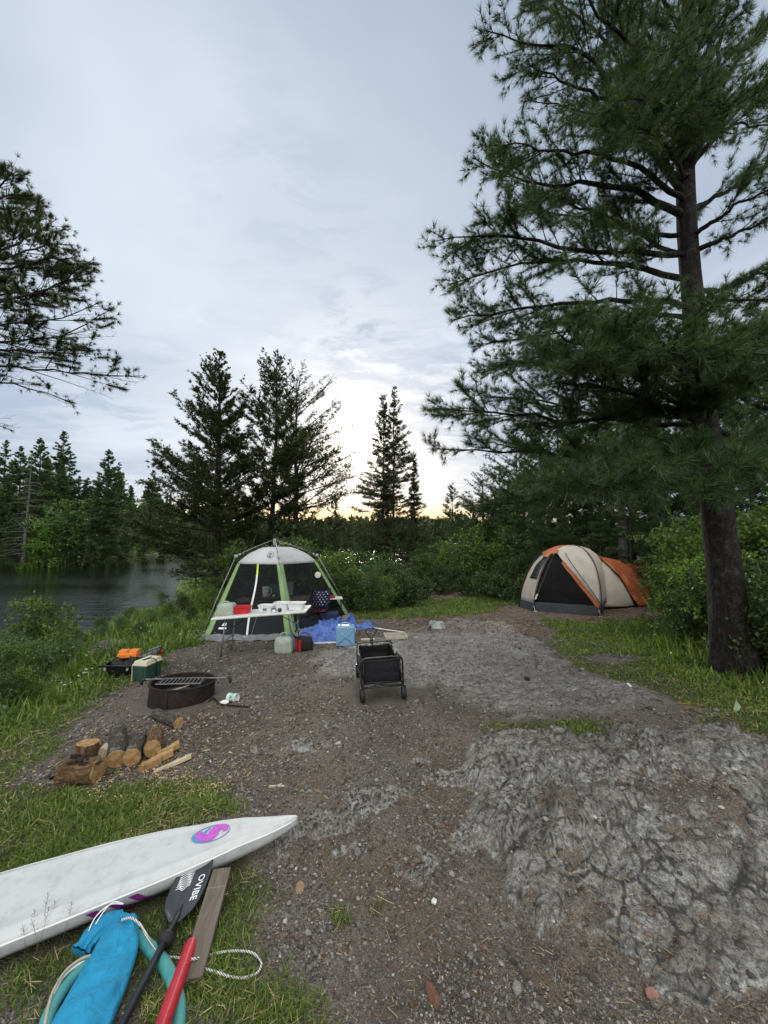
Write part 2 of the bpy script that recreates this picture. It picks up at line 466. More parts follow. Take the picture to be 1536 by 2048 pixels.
# broken grey-blue cloudlets low in the sky, right of and above the sun
reg = t.math('MULTIPLY', t.ramp(zc, [(.1, 1), (.42, .9), (.52, 0)]), t.ramp(t.noise(t.map(pl, (.7, .7, 1), (0, 0, 0), (1.2, 2.1, 0)), 1.1, 2, .5), [(.40, 0), (.54, 1)]))
cl = t.math('MULTIPLY', t.ramp(fine, [(.44, 0), (.56, 1)]), reg)
c = t.mix(t.math('MULTIPLY', cl, .8), c, (.24, .295, .39))
for px_, py_, ex in ((725, 668, 150.0), (905, 800, 90.0), (600, 390, 60.0)):
    dv = Vector(ray(px_, py_)).normalized(); dd_ = t.n('ShaderNodeVectorMath', operation='DOT_PRODUCT'); t.t.links.new(dirv, dd_.inputs[0]); dd_.inputs[1].default_value = dv
    rg = t.math('POWER', t.math('MAXIMUM', dd_.outputs['Value'], 0.0), ex)
    wn = t.ramp(t.noise(t.map(pl, (1.5, 3.2, 1), (0, 0, .9), (px_ * .01, 0, 0)), 3.0, 8, .6, .5), [(.47, 0), (.60, 1)])
    c = t.mix(t.math('MULTIPLY', t.math('MULTIPLY', rg, wn), .95 if py_ > 500 else .3, clamp=True), c, (.215, .275, .36))
# fine wisps everywhere
ws = t.ramp(t.noise(t.map(pl, (1, .5, 1), (0, 0, -.4)), 2.2, 6, .55, .8), [(.35, 0), (.75, .22)])
c = t.mix(ws, c, (.46, .49, .54))
# warm band on the horizon under the sun
hz = t.math('MULTIPLY', t.ramp(zc, [(.0, 1), (.05, .95), (.10, 0)]), t.math('POWER', sd, 9.0))
c = t.mix(hz, c, (.80, .52, .15))
c = t.mix(1.0, c, t.n('ShaderNodeCombineColor', i={k: t.math('MULTIPLY', g3, v) for k, v in ((0, 2.2), (1, 2.0), (2, 1.6))}).outputs[0], 'ADD')
# overcast vault: extra brightness added out of view, overhead and behind, to light the ground
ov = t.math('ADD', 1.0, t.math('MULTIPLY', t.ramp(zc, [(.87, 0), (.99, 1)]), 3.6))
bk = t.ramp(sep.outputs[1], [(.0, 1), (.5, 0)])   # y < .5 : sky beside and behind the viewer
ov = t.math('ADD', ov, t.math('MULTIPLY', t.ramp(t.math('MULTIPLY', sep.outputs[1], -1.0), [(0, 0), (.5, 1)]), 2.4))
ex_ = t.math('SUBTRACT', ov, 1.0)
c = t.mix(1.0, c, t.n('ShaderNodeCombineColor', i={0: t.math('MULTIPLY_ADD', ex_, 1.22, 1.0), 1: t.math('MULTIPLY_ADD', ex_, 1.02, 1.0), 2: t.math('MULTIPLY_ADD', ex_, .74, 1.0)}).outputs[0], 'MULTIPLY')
skys = t.mix(1.0, sky.outputs[0], (.1, .1, .1), 'MULTIPLY')
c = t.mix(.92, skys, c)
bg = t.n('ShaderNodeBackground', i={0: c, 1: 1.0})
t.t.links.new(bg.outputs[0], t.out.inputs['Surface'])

sl_ = bpy.data.lights.new('sun', 'SUN'); sl_.energy = 1.2; sl_.angle = R(12); sl_.color = (1, .90, .76)
so = bpy.data.objects.new('sun', sl_); COL.objects.link(so)
so.rotation_euler = (-sund).to_track_quat('-Z', 'Y').to_euler()

# ------------------------------------------------------------ ground sheet (polar, dense where the camp is)
az = [-PI]
while az[-1] < PI:
    a = abs(az[-1] + .001)
    st = .0023 if a < 1.0 else (.0023 + (a - 1.0) * .06)
    az.append(az[-1] + min(st, .08))
az = np.array(az[:-1]); NA = len(az)
rr = [.0, .3, .55, .7, .8]
while rr[-1] < 2500:
    r_ = rr[-1]
    k = (.0034 if r_ < 3.4 else .0045) if r_ < 6 else (.0075 if r_ < 20 else (.02 if r_ < 150 else .08))
    rr.append(r_ * (1 + k) + (.0 if r_ < 6 else 0))
rr = np.array(rr); NR = len(rr)
AA, RRR = np.meshgrid(az, rr)
GX = (np.sin(AA) * RRR).ravel(); GY = (np.cos(AA) * RRR).ravel()
GZ, RK, SLB, GR, CREV = ground_fields(GX, GY)
V = np.stack([GX, GY, GZ], 1)
idx = np.arange(NR * NA).reshape(NR, NA)
Q = np.stack([idx[:-1, :], np.roll(idx, -1, 1)[:-1, :], np.roll(idx, -1, 1)[1:, :], idx[1:, :]], -1).reshape(-1, 4)[:, ::-1]
def ground_material():
    t = NT('ground_mix'); pos = t.n('ShaderNodeNewGeometry').outputs['Position']
    at_ = t.n('ShaderNodeAttribute', attribute_name='mask'); sp = t.n('ShaderNodeSeparateColor', i={0: at_.outputs['Color']})
    rk, slb, gr = sp.outputs[0], sp.outputs[1], sp.outputs[2]; crev = at_.outputs['Alpha']
    # dirt with grit
    n1 = t.noise(pos, 1.4, 5, .6); n2 = t.noise(pos, 26, 5, .7); v1 = t.vor(pos, 95); vc = t.vor(pos, 95, out='Color'); v2c = t.vor(pos, 240, out='Color')
    dirt = t.mix(t.ramp(n1, [(.3, 0), (.7, 1)]), (.155, .122, .094), (.25, .208, .168))
    dirt = t.mix(t.ramp(n2, [(.35, 0), (.7, .7)]), dirt, (.055, .042, .033))
    sv = t.n('ShaderNodeSeparateColor', i={0: vc}); sv2 = t.n('ShaderNodeSeparateColor', i={0: v2c})
    dirt = t.mix(t.ramp(sv.outputs[0], [(.55, 0), (.75, .75)]), dirt, t.mix(sv.outputs[1], (.13, .11, .10), (.30, .275, .25)))
    dirt = t.mix(t.ramp(sv2.outputs[0], [(.6, 0), (.8, .6)]), dirt, t.mix(sv2.outputs[1], (.03, .025, .02), (.32, .28, .23)))
    dirt = t.mix(t.ramp(t.noise(pos, .8, 5, .6), [(.48, 0), (.66, .6)]), dirt, (.115, .070, .042))
    dirt = t.mix(t.ramp(t.noise(t.map(pos, (1, 1, 1), (0, 0, 0), (5, 3, 0)), .55, 6, .65), [(.50, 0), (.62, .6)]), dirt, (.055, .045, .037))
    # rough rock: pale crusty faces, black lichen, rusty stains
    mp = t.map(pos, (1, 1, .6), (0, 0, R(38)))
    r1 = t.noise(mp, 13, 8, .75); r2 = t.noise(mp, 46, 6, .75); r3 = t.noise(pos, 3.1, 4, .6)
    rock = t.ramp(r1, [(.32, (.034, .031, .028)), (.41, (.18, .171, .158)), (.50, (.345, .334, .314)), (.62, (.60, .585, .555))])
    rock = t.mix(t.ramp(r2, [(.40, .75), (.56, 0)]), rock, (.05, .048, .045))
    rock = t.mix(t.ramp(t.noise(mp, 130, 3, .6), [(.54, 0), (.64, .7)]), rock, (.60, .60, .58))
    rock = t.mix(t.ramp(r3, [(.44, 0), (.62, .5)]), rock, (.20, .165, .125))
    sv3 = t.n('ShaderNodeSeparateColor', i={0: t.vor(pos, 150, out='Color')})
    rock = t.mix(t.ramp(sv3.outputs[0], [(.62, 0), (.7, .55)], 'CONSTANT'), rock, t.mix(sv3.outputs[1], (.05, .045, .04), (.42, .40, .37)))
    rock = t.mix(t.ramp(t.noise(pos, 2.2, 5, .7), [(.60, 0), (.72, .4)]), rock, (.24, .27, .17))
    rock = t.mix(t.math('MULTIPLY', crev, .9), rock, (.022, .019, .016))  # crevices darkened: dirt, plus painted shade because the light is soft
    # smoother trodden slab
    mps = t.map(pos, (1, 3.2, 1), (0, 0, R(8)))
    s1 = t.noise(mps, 5, 8, .7, .5); s2 = t.noise(mps, 22, 6, .7, .3)
    slab = t.ramp(s1, [(.3, (.10, .090, .080)), (.44, (.25, .235, .215)), (.62, (.46, .44, .41))])
    slab = t.mix(t.ramp(s2, [(.38, .85), (.50, 0)]), slab, (.05, .044, .038))
    slab = t.mix(t.ramp(t.noise(pos, 1.1, 4, .6), [(.45, 0), (.68, .5)]), slab, (.125, .098, .075))
    # soil under grass
    soil = t.mix(t.ramp(t.noise(pos, 6, 5, .7), [(.35, 0), (.65, 1)]), (.035, .034, .016), (.075, .082, .032))
    soil = t.mix(t.ramp(t.noise(pos, 60, 4, .7), [(.45, 0), (.62, .7)]), soil, (.10, .085, .05))
    c = t.mix(t.ramp(gr, [(.2, 0), (.7, 1)]), dirt, soil)
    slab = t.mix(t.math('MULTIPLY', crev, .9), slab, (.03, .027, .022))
    c = t.mix(slb, c, slab)
    edge = t.math('ADD', rk, t.math('MULTIPLY', t.math('SUBTRACT', n2, .5), .9))
    c = t.mix(t.ramp(edge, [(.35, 0), (.55, 1)]), c, rock)
    h1 = t.math('MULTIPLY', t.math('SUBTRACT', 1.0, v1), .5)
    hh = t.math('ADD', t.math('MULTIPLY', n2, .8), h1)
    hr = t.math('ADD', t.math('MULTIPLY', r1, .8), t.math('MULTIPLY', r2, .35))
    hs = t.math('ADD', t.math('MULTIPLY', s1, 1.2), t.math('MULTIPLY', s2, .9))
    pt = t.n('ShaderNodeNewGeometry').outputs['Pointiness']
    c = t.mix(t.math('MULTIPLY', t.ramp(pt, [(.45, .95), (.495, 0)]), t.math('MAXIMUM', rk, t.math('MULTIPLY', slb, .6))), c, (.04, .036, .03))  # hollows darkened too: soil, with shade put into the colour
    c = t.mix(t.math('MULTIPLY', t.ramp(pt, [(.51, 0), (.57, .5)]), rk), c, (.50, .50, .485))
    h = t.n('ShaderNodeMix', data_type='FLOAT', i={0: rk, 2: t.n('ShaderNodeMix', data_type='FLOAT', i={0: slb, 2: hh, 3: hs}).outputs[0], 3: hr}).outputs[0]
    b = t.bump(h, 1.0, .04)
    ro = t.ramp(t.math('MAXIMUM', rk, slb), [(0, .9), (1, .68)])
    return t.done(t.bsdf(c, ro, b, 0, .4))
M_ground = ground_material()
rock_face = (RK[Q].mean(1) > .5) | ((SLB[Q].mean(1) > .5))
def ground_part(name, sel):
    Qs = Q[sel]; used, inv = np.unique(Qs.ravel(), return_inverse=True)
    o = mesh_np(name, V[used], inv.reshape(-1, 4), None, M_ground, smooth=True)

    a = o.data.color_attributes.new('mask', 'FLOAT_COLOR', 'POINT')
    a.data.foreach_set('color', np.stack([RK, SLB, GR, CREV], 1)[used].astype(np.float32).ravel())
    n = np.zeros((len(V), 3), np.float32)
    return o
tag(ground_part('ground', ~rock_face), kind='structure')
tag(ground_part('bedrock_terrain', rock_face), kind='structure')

# ------------------------------------------------------------ river
t = NT('river_water'); pos = t.n('ShaderNodeNewGeometry').outputs['Position']
m1 = t.map(pos, (.45, 1.9, 1), (0, 0, .12))
wv = t.math('ADD', t.math('MULTIPLY', t.noise(m1, 1.4, 3, .5), 1.6), t.math('ADD', t.noise(m1, 4.2, 4, .6), t.math('MULTIPLY', t.noise(m1, 11, 3, .6), .3)))
patch = t.ramp(t.noise(t.map(pos, (.4, 1, 1)), .12, 3, .5), [(.35, .25), (.6, 1)])
b = t.bump(t.math('MULTIPLY', wv, patch), .6, .07)
river = mesh_np('river_water', [(-700, -80, WATER_Z), (700, -80, WATER_Z), (700, 1200, WATER_Z), (-700, 1200, WATER_Z)], [(0, 1, 2, 3)], None, t.done(t.bsdf((.006, .008, .005), .025, b, 0, .5, ior=1.33)))
tag(river, kind='structure')
# ------------------------------------------------------------ vegetation materials
M_bark = None
def bark(name, a, b_, sc=1.0, pale=None):
    t = NT(name); co = t.coord(); wv_ = t.noise(co, 7 * sc, 3, .5, out='Color')
    v = t.map(t.mix(.06, co, wv_), (1, 1, .24)); n = t.noise(v, 16 * sc, 8, .72, .3); n2 = t.noise(v, 42 * sc, 5, .7, .2)
    rd = t.math('ABSOLUTE', t.math('SUBTRACT', n, .5)); f = t.vor(v, 13 * sc, 'DISTANCE_TO_EDGE')
    c = t.mix(t.ramp(n2, [(.35, 0), (.65, 1)]), a, b_)
    c = t.mix(t.ramp(rd, [(.0, .7), (.05, 0)]), c, tuple(k * .3 for k in a)); c = t.mix(t.ramp(f, [(.0, .45), (.10, 0)]), c, tuple(k * .35 for k in a))
    if pale: c = t.mix(t.ramp(t.noise(co, 9, 6, .7), [(.52, 0), (.66, .65)]), c, pale)
    h = t.math('ADD', t.math('ADD', t.math('MINIMUM', f, .14), t.math('MINIMUM', rd, .1)), t.math('MULTIPLY', n2, .35))
    return t.done(t.bsdf(c, .9, t.bump(h, 1.0, .04), 0, .2))
M_barkdark = bark('pine_bark', (.013, .011, .0095), (.052, .045, .038), 1.25, (.085, .08, .074))
M_barkgrey = bark('grey_bark', (.10, .095, .09), (.20, .19, .175), 1.2)
M_barkspr = bark('spruce_bark', (.05, .042, .036), (.10, .088, .078), 1.0)
M_needle = leafmat('white_pine_needles', (.020, .038, .014), (.038, .066, .024), (.080, .120, .044), .30, .45)
M_needle2 = leafmat('jack_pine_needles', (.020, .030, .010), (.034, .048, .016), (.068, .085, .028), .30, .5, (.10, .075, .035))
M_needle3 = leafmat('spruce_needles', (.026, .034, .016), (.044, .055, .024), (.075, .082, .036), .25, .5, (.085, .062, .035))
M_farconif = leafmat('far_bank_needles', (.034, .058, .026), (.058, .098, .038), (.095, .15, .055), .3, .6)
M_leafA = leafmat('alder_leaves', (.045, .082, .020), (.092, .148, .034), (.18, .245, .060), .4, .4)
M_leafB = leafmat('dark_shrub_leaves', (.026, .052, .018), (.056, .096, .032), (.115, .17, .058), .35, .4)
M_leafC = leafmat('pale_willow_leaves', (.070, .13, .050), (.11, .19, .075), (.19, .27, .12), .35, .45)
M_leafY = leafmat('yellow_green_leaves', (.075, .15, .030), (.12, .21, .042), (.20, .30, .06), .4, .4)
M_stem = simple('stems', (.085, .068, .048), .8, .3)
M_grass = leafmat('grass_blades', (.062, .105, .018), (.120, .185, .032), (.22, .26, .065), .4, .5, (.30, .25, .12))
M_tall = leafmat('tall_grass_blades', (.070, .115, .022), (.125, .195, .034), (.23, .28, .07), .4, .5, (.26, .24, .12))

def perp(d, g):
    r = g.normal(size=d.shape)
    s = np.cross(d, r); return s / (np.linalg.norm(s, axis=1, keepdims=True) + 1e-9)
def unit(a): return a / (np.linalg.norm(a, axis=-1, keepdims=True) + 1e-9)

def needles(P, D, k, ln, wd, spread, g, up=0.0, sc=None):
    """k needle triangles at each cluster; returns verts, tris"""
    n = len(P)
    p = np.repeat(P, k, 0); d = np.repeat(D, k, 0)
    d = unit(d + g.normal(size=d.shape) * spread + np.array([0, 0, up]))
    l = ln * g.uniform(.65, 1.15, (n * k, 1)) * (1 if sc is None else np.repeat(sc, k)[:, None]); s = perp(d, g) * (wd * g.uniform(.7, 1.3, (n * k, 1)) / 2)
    V = np.stack([p - s, p + s, p + d * l], 1).reshape(-1, 3)
    return V, np.arange(n * k * 3).reshape(-1, 3)

def leaves(P, D, ln, wd, g, flat=.6):
    d = unit(D); nrm = unit(g.normal(size=d.shape) * (1 - flat) + np.array([0, 0, 1.0]) * flat)
    s = unit(np.cross(d, nrm)); L = ln * g.uniform(.6, 1.2, (len(P), 1)); W = wd * g.uniform(.7, 1.2, (len(P), 1))
    up = np.cross(s, d) * L * .08
    V = np.stack([P, P + d * L * .45 + s * W / 2 + up, P + d * L, P + d * L * .45 - s * W / 2 + up], 1).reshape(-1, 3)
    return V, np.arange(len(P) * 4).reshape(-1, 4)

def stick_arrays(paths, n=3):
    """paths: list of (pts (m,3), r0, r1) -> verts, quads"""
    VV = []; FF = []; k = 0
    ang = np.arange(n) * 2 * PI / n
    for pts, r0, r1 in paths:
        pts = np.asarray(pts); m = len(pts)
        t = np.gradient(pts, axis=0); t = unit(t)
        ref = np.array([0, 0, 1.0]) if abs(t[0][2]) < .9 else np.array([1.0, 0, 0])
        a = unit(np.cross(t, ref)); b = np.cross(a, t)
        r = np.linspace(r0, r1, m)[:, None, None]
        ring = pts[:, None, :] + (a[:, None, :] * np.cos(ang)[None, :, None] + b[:, None, :] * np.sin(ang)[None, :, None]) * r
        VV.append(ring.reshape(-1, 3))
        i = np.arange((m - 1) * n).reshape(m - 1, n) + k
        j = np.roll(i, -1, 1)
        FF.append(np.stack([i, j, j + n, i + n], -1).reshape(-1, 4)); k += m * n
    return np.concatenate(VV), np.concatenate(FF)

def trunk_path(Hh, lean, g, wob=.012, n=14):
    z = np.linspace(0, Hh, n)
    x = lean[0] * z + np.cumsum(g.normal(size=n)) * wob * Hh * .12; y = lean[1] * z + np.cumsum(g.normal(size=n)) * wob * Hh * .12
    x -= x[0]; y -= y[0]
    return np.stack([x, y, z], 1)

def conifer(name, label, cat, Hh, Rm, g, nb=110, prof='cone', e0=(10, 30), curve=-.15, h0=.12, tw=6, k=5, ln=.12, wd=.025,
            spread=.55, mat=None, bk=None, gap=.1, tr=None, clump=None, lean=(0, 0), asym=None, twl=.38, tips=False, top_e=45, bare=0):
    """tapered trunk with limbs (one mesh) and a crown of many needle clusters"""
    root = empty(name, label, cat)
    T = trunk_path(Hh, lean, g); tr = tr or Hh * .016
    sticks = [(T, tr, .012)]
    CP = []; CD = []
    hs = h0 + (1 - h0) * np.sort(g.uniform(0, 1, nb)) ** .9
    for i, hf in enumerate(hs):
        h = hf * Hh; q = (hf - h0) / (1 - h0)
        if prof == 'cone': L = Rm * (1 - q) ** .85 + .12
        elif prof == 'spire': L = Rm * ((1 - q) ** 1.35) * .95 + .07 * Rm + .05
        elif prof == 'pine': L = Rm * (min(1, .45 + q * 1.6) if q < .35 else (1 - (q - .35) / .65) ** .7) + .25
        else: L = Rm * math.sin(PI * min(1, .12 + q * .88)) ** .6 + .1
        L *= g.uniform(.55, 1.15) if g.random() > gap else g.uniform(.2, .5)
        ph = g.uniform(0, 2 * PI)
        if asym is not None: L *= 1 + asym[1] * math.cos(ph - asym[0])
        e = R(g.uniform(*e0)) * (1 - q) + R(top_e) * q
        c0 = np.array([np.interp(h, T[:, 2], T[:, 0]), np.interp(h, T[:, 2], T[:, 1]), h])
        hd = np.array([math.cos(ph), math.sin(ph), 0])
        s = np.linspace(0, 1, 6)[:, None]
        cv = curve * g.uniform(.5, 1.5)
        pts = c0 + hd * L * s + np.array([0, 0, 1.0]) * L * (math.tan(e) * s + cv * s * s) + g.normal(size=(6, 3)) * .02 * L * s
        sticks.append((pts, max(.006, L * .014), .003))
        if q < bare: continue
        # twigs
        nt = max(3, int(L * tw))
        ss = g.uniform(.22 if not tips else .45, 1, nt) ** (.8 if not tips else .6)
        base = np.stack([np.interp(ss, s[:, 0], pts[:, a]) for a in range(3)], 1)
        sg = g.choice([-1, 1], nt); ang = ph + sg * np.radians(g.uniform(25, 75, nt))
        lt = L * twl * (1.05 - ss * .75) * g.uniform(.6, 1.2, nt) + .05
        td = unit(np.stack([np.cos(ang), np.sin(ang), g.uniform(-.15, .35, nt) + (math.tan(e) + 2 * cv * ss) * .5], 1))
        m = max(2, int((clump or 4)))
        u = np.linspace(.3, 1, m)[None, :, None] if not tips else np.linspace(.62, 1, m)[None, :, None]
        P = (base[:, None, :] + td[:, None, :] * lt[:, None, None] * u).reshape(-1, 3)
        CP.append(P + g.normal(size=P.shape) * .02 * L); CD.append(np.repeat(td, m, 0))
        so_ = np.linspace(.45, 1, max(3, int(L * tw * .8)))
        bp = np.stack([np.interp(so_, s[:, 0], pts[:, a]) for a in range(3)], 1)
        CP.append(bp); CD.append(np.repeat(unit((pts[-1] - pts[-2])[None]), len(bp), 0))
        for q_ in range(0, nt, 2 if tips else 4): sticks.append((np.stack([base[q_], base[q_] + td[q_] * lt[q_]]), .005 + L * .002, .002))
    # leader
    zt = np.linspace(Hh * .9, Hh, 10); lp = np.stack([np.interp(zt, T[:, 2], T[:, 0]), np.interp(zt, T[:, 2], T[:, 1]), zt], 1)
    CP.append(lp); CD.append(np.tile([[0, 0, 1.0]], (10, 1)))
    CP = np.concatenate(CP); CD = np.concatenate(CD)
    V, Fq = stick_arrays(sticks[:1], 9); V2, F2 = stick_arrays(sticks[1:], 3)
    mesh_np('trunk', np.concatenate([V, V2]), np.concatenate([Fq, F2 + len(V)]), None, bk or M_barkspr, root, smooth=True)
    V, Ft = needles(CP, CD, k, ln, wd, spread, g, .08, 1 - .6 * np.clip((CP[:, 2] / Hh - .78) / .2, 0, 1))
    mesh_np('crown', V, None, Ft, mat or M_needle3, root)
    return root

def broadleaf(name, label, cat, Hh, Rm, g, n=3500, shoots=14, ln=.08, wd=.05, mat=None, h0=.25, blobs=14, stems=4, bk=None, squash=.7, tr=None):
    """stems forking into a lumpy crown of many small leaves with gaps"""
    root = empty(name, label, cat)
    cen = []; sticks = []
    for i in range(blobs):
        a = g.uniform(0, 2 * PI); rr_ = Rm * .78 * math.sqrt(g.random()); z = Hh * g.uniform(h0, .93)
        taper = 1 - .55 * max(0, (z / Hh - .5)) / .5
        cen.append((rr_ * taper * math.cos(a), rr_ * taper * math.sin(a), z, Rm * g.uniform(.28, .5)))
    cen = np.array(cen)
    for i, c in enumerate(cen):
        b0 = np.array([g.normal() * .03 * Rm, g.normal() * .03 * Rm, 0]); s = np.linspace(0, 1, 6)[:, None]
        mid = b0 * (1 - s) + c[:3] * s; mid[:, :2] = b0[:2] + (c[:2] - b0[:2]) * s ** 1.7
        sticks.append((mid, (tr or .012 * Rm + .004), .003))
        for j in range(5):
            d = unit(g.normal(size=3)); sticks.append((np.stack([c[:3], c[:3] + d * c[3] * .9]), .005, .002))
    per = n // blobs; P = []; D = []
    for i in range(shoots):
        c = cen[g.integers(len(cen))]; d = unit(g.normal(size=3) * np.array([1, 1, .5]) + np.array([0, 0, .9])); L = c[3] * g.uniform(1.3, 2.1)
        s = np.linspace(0, 1, 6)[:, None]; pt_ = c[:3] + d * L * s + np.array([0, 0, -.12 * L]) * s * s; sticks.append((pt_, .006 + .002 * Rm, .002))
        u = np.repeat(g.uniform(.35, 1, 16), 2); q = np.stack([np.interp(u, s[:, 0], pt_[:, a]) for a in range(3)], 1); P.append(q); D.append(unit(g.normal(size=(32, 3))) * 1.0 + d * .5)
    for c in cen:
        # leaves grouped on short twigs in the outer shell of each clump
        nt = max(4, per // 7)
        d = unit(g.normal(size=(nt, 3)) + np.array([0, 0, .35])); r = c[3] * g.uniform(.45, 1.08, (nt, 1))
        tp = c[:3] + d * r * np.array([1, 1, squash])
        q = np.repeat(tp, 7, 0) + g.normal(size=(nt * 7, 3)) * c[3] * .10
        P.append(q); D.append(np.repeat(d, 7, 0) + g.normal(size=(nt * 7, 3)) * .9)
    P = np.concatenate(P); D = np.concatenate(D)
    keep = P[:, 2] > .02; P = P[keep]; D = D[keep]
    V, Fq = stick_arrays(sticks, 4)
    mesh_np('trunk' if cat == 'tree' else 'stems', V, Fq, None, bk or M_stem, root)
    V, Fq = leaves(P, D, ln, wd, g, .5)
    mesh_np('crown' if cat == 'tree' else 'foliage', V, Fq, None, mat or M_leafA, root)
    return root

def put(root, x, y, s=1.0, rz=None, dz=-.03, sz=None):
    root.location = (x, y, H(x, y) + dz); root.scale = (s, s, sz or s)
    root.rotation_euler = (0, 0, random.uniform(0, 6.28) if rz is None else rz); return root
def wx(px, y): return (px - CX) / F * y

PROTO = {}
_used = set()
def spawn(key, x, y, s=1.0, label=None, group=None, rz=None, sz=None, dz=-.03, name=None):
    p = PROTO[key]
    if key not in _used: o = p; _used.add(key)
    else: o = copy_tree(p)
    if name: o.name = name
    if label: o['label'] = label
    if group: o['group'] = group
    return put(o, x, y, s, rz, dz, sz)
def G_(s): return np.random.default_rng(s)

# ------------------------------------------------------------ far bank forest
for i in range(3):
    PROTO['farfir%d' % i] = conifer('conifer', 'x', 'tree', 15, [2.7, 3.3, 2.2][i], G_(100 + i), nb=190, prof=['cone', 'cone', 'spire'][i], e0=(-5, 20), curve=-.12, h0=[.18, .06, .03][i], tw=4.6, k=9, ln=.30, wd=.075, spread=.55, mat=M_farconif, clump=4, gap=.15)
for i in range(2):
    PROTO['farleaf%d' % i] = broadleaf('leafy_tree', 'x', 'tree', 9, 3.0, G_(120 + i), n=5200, ln=.30, wd=.2, mat=[M_leafB, M_leafA][i], blobs=22, h0=.12, tr=.09)
gq = random.Random(5)
LBF = 'dark green conifer in the wooded wall of trees across the river'
for row, (dx, n) in enumerate([(2, 44), (7, 36), (13, 28), (21, 20)]):
    for i in range(n):
        y = 12 + (i + gq.uniform(-.35, .35)) * (116 / n); x = -43.5 - .12 * abs(y - 50) - dx - gq.uniform(0, 4)
        if (x / y) * F + CX < -260: continue
        r_ = gq.random()
        key = 'farfir%d' % gq.choice([0, 1, 2, 1]) if r_ < .62 else 'farleaf%d' % gq.choice([0, 0, 1])
        s = gq.uniform(.72, 1.18) * (1 - .0006 * y)
        spawn(key, x, y, s, LBF if 'fir' in key else 'rounded leafy tree among the conifers across the river', 'conifers across the river' if 'fir' in key else 'leafy trees across the river', sz=s * gq.uniform(.85, 1.1))
spawn('farfir0', wx(208, 44), 44, 1.0, 'tall layered white pine standing above the forest across the river', None, 1.0)
spawn('farfir0', wx(70, 47), 47, 1.14, 'tall conifer with ragged top at the far left across the river', None, 2.0)
spawn('farfir0', wx(395, 70), 70, 1.15, 'distant pine rising behind the bend of the river', None, 4.0)
spawn('farleaf1', wx(92, 43), 43, .82, 'bright yellow green tree by the water across the river', None)
PROTO['farbright'] = broadleaf('leafy_tree', 'x', 'tree', 7, 1.8, G_(131), n=3600, ln=.28, wd=.18, mat=M_leafY, blobs=16, h0=.1, tr=.06)
spawn('farbright', wx(85, 42), 42, .98, 'narrow bright lime tree by the water across the river', None)
spawn('farleaf0', wx(150, 44), 44, 1.15, 'broad grey green leafy tree between the pines across the river', None)
# small firs right on the far water line
for px_, y, s in [(20, 42, .5), (55, 42.5, .42), (135, 42.5, .45), (190, 43, .6), (225, 44, .5), (255, 46, .46), (290, 50, .5), (330, 56, .5), (-60, 42, .5), (-130, 41, .6), (-200, 41, .6), (165, 43.5, .4)]:
    spawn('farfir2', wx(px_, y), y, s, 'small fir at the waterline across the river', 'small firs at the far waterline', sz=s * 1.15)
# scrub layer on the far bank floor
g = G_(150); n = 26000; y = g.uniform(10, 128, n); x = -36.5 - .12 * np.abs(y - 50) - g.random(n) ** 1.3 * 32
z = base_h(x, y); kk = z > WATER_Z + .05; x, y, z = x[kk], y[kk], z[kk]; c_ = np.stack([x, y, z + g.random(len(x)) * (.5 + .7 * np.clip(perlin(x * .3, y * .3, 8) + .5, 0, 1))], 1)
V_, F_ = leaves(np.repeat(c_, 4, 0) + g.normal(size=(len(c_) * 4, 3)) * .25, g.normal(size=(len(c_) * 4, 3)), .34, .2, g, .5); tag(mesh_np('undergrowth', V_, F_, None, M_leafA), kind='stuff')
# bare dead tree
g = G_(77)
root = empty('dead_tree', 'grey leafless dead tree among the green conifers across the river', 'tree')
T = trunk_path(13.5, (.01, 0), g); st_ = [(T, .22, .03)]
for i in range(70):
    h = g.uniform(2.5, 13.2); a = g.uniform(0, 6.28); L = (14.5 - h) * .2 + .5; L *= g.uniform(.5, 1.2)
    c0 = np.array([np.interp(h, T[:, 2], T[:, 0]), np.interp(h, T[:, 2], T[:, 1]), h]); s = np.linspace(0, 1, 5)[:, None]
    pts = c0 + np.array([math.cos(a), math.sin(a), 0]) * L * s + np.array([0, 0, 1]) * L * (.15 * s - .25 * s * s) + g.normal(size=(5, 3)) * .06 * s
    st_.append((pts, .05, .012))
V_, F_ = stick_arrays(st_, 5); mesh_np('trunk', V_, F_, None, M_barkgrey, root, smooth=True); put(root, wx(52, 41.5), 41.5, 1.0)

# hills past the lake: low wooded ridge as one mass
g = G_(140)
n = 19000; x = g.uniform(-110, 300, n); y = 126 + g.random(n) ** 1.3 * 76
zz = base_h(x, y); kk = zz > WATER_Z + .1; x, y, zz = x[kk], y[kk], zz[kk]; n = len(x); hh_ = g.uniform(2.5, 7.5, n) * (1 + .4 * perlin(x * .04, y * .04, 3))
P = np.stack([x, y, np.clip(zz, -1.3, 3)], 1); u = g.random((n, 1))
Pk = P + np.array([0, 0, 1.0]) * hh_[:, None] * u + g.normal(size=(n, 3)) * np.array([1, 1, .2]) * (1 - u) * 1.4
V_, F_ = needles(Pk, np.tile([[0, 0, 1.0]], (n, 1)), 5, 2.2, 1.5, .8, g, .3)
tag(mesh_np('distant_treeline', V_, None, F_, M_needle3), kind='stuff')

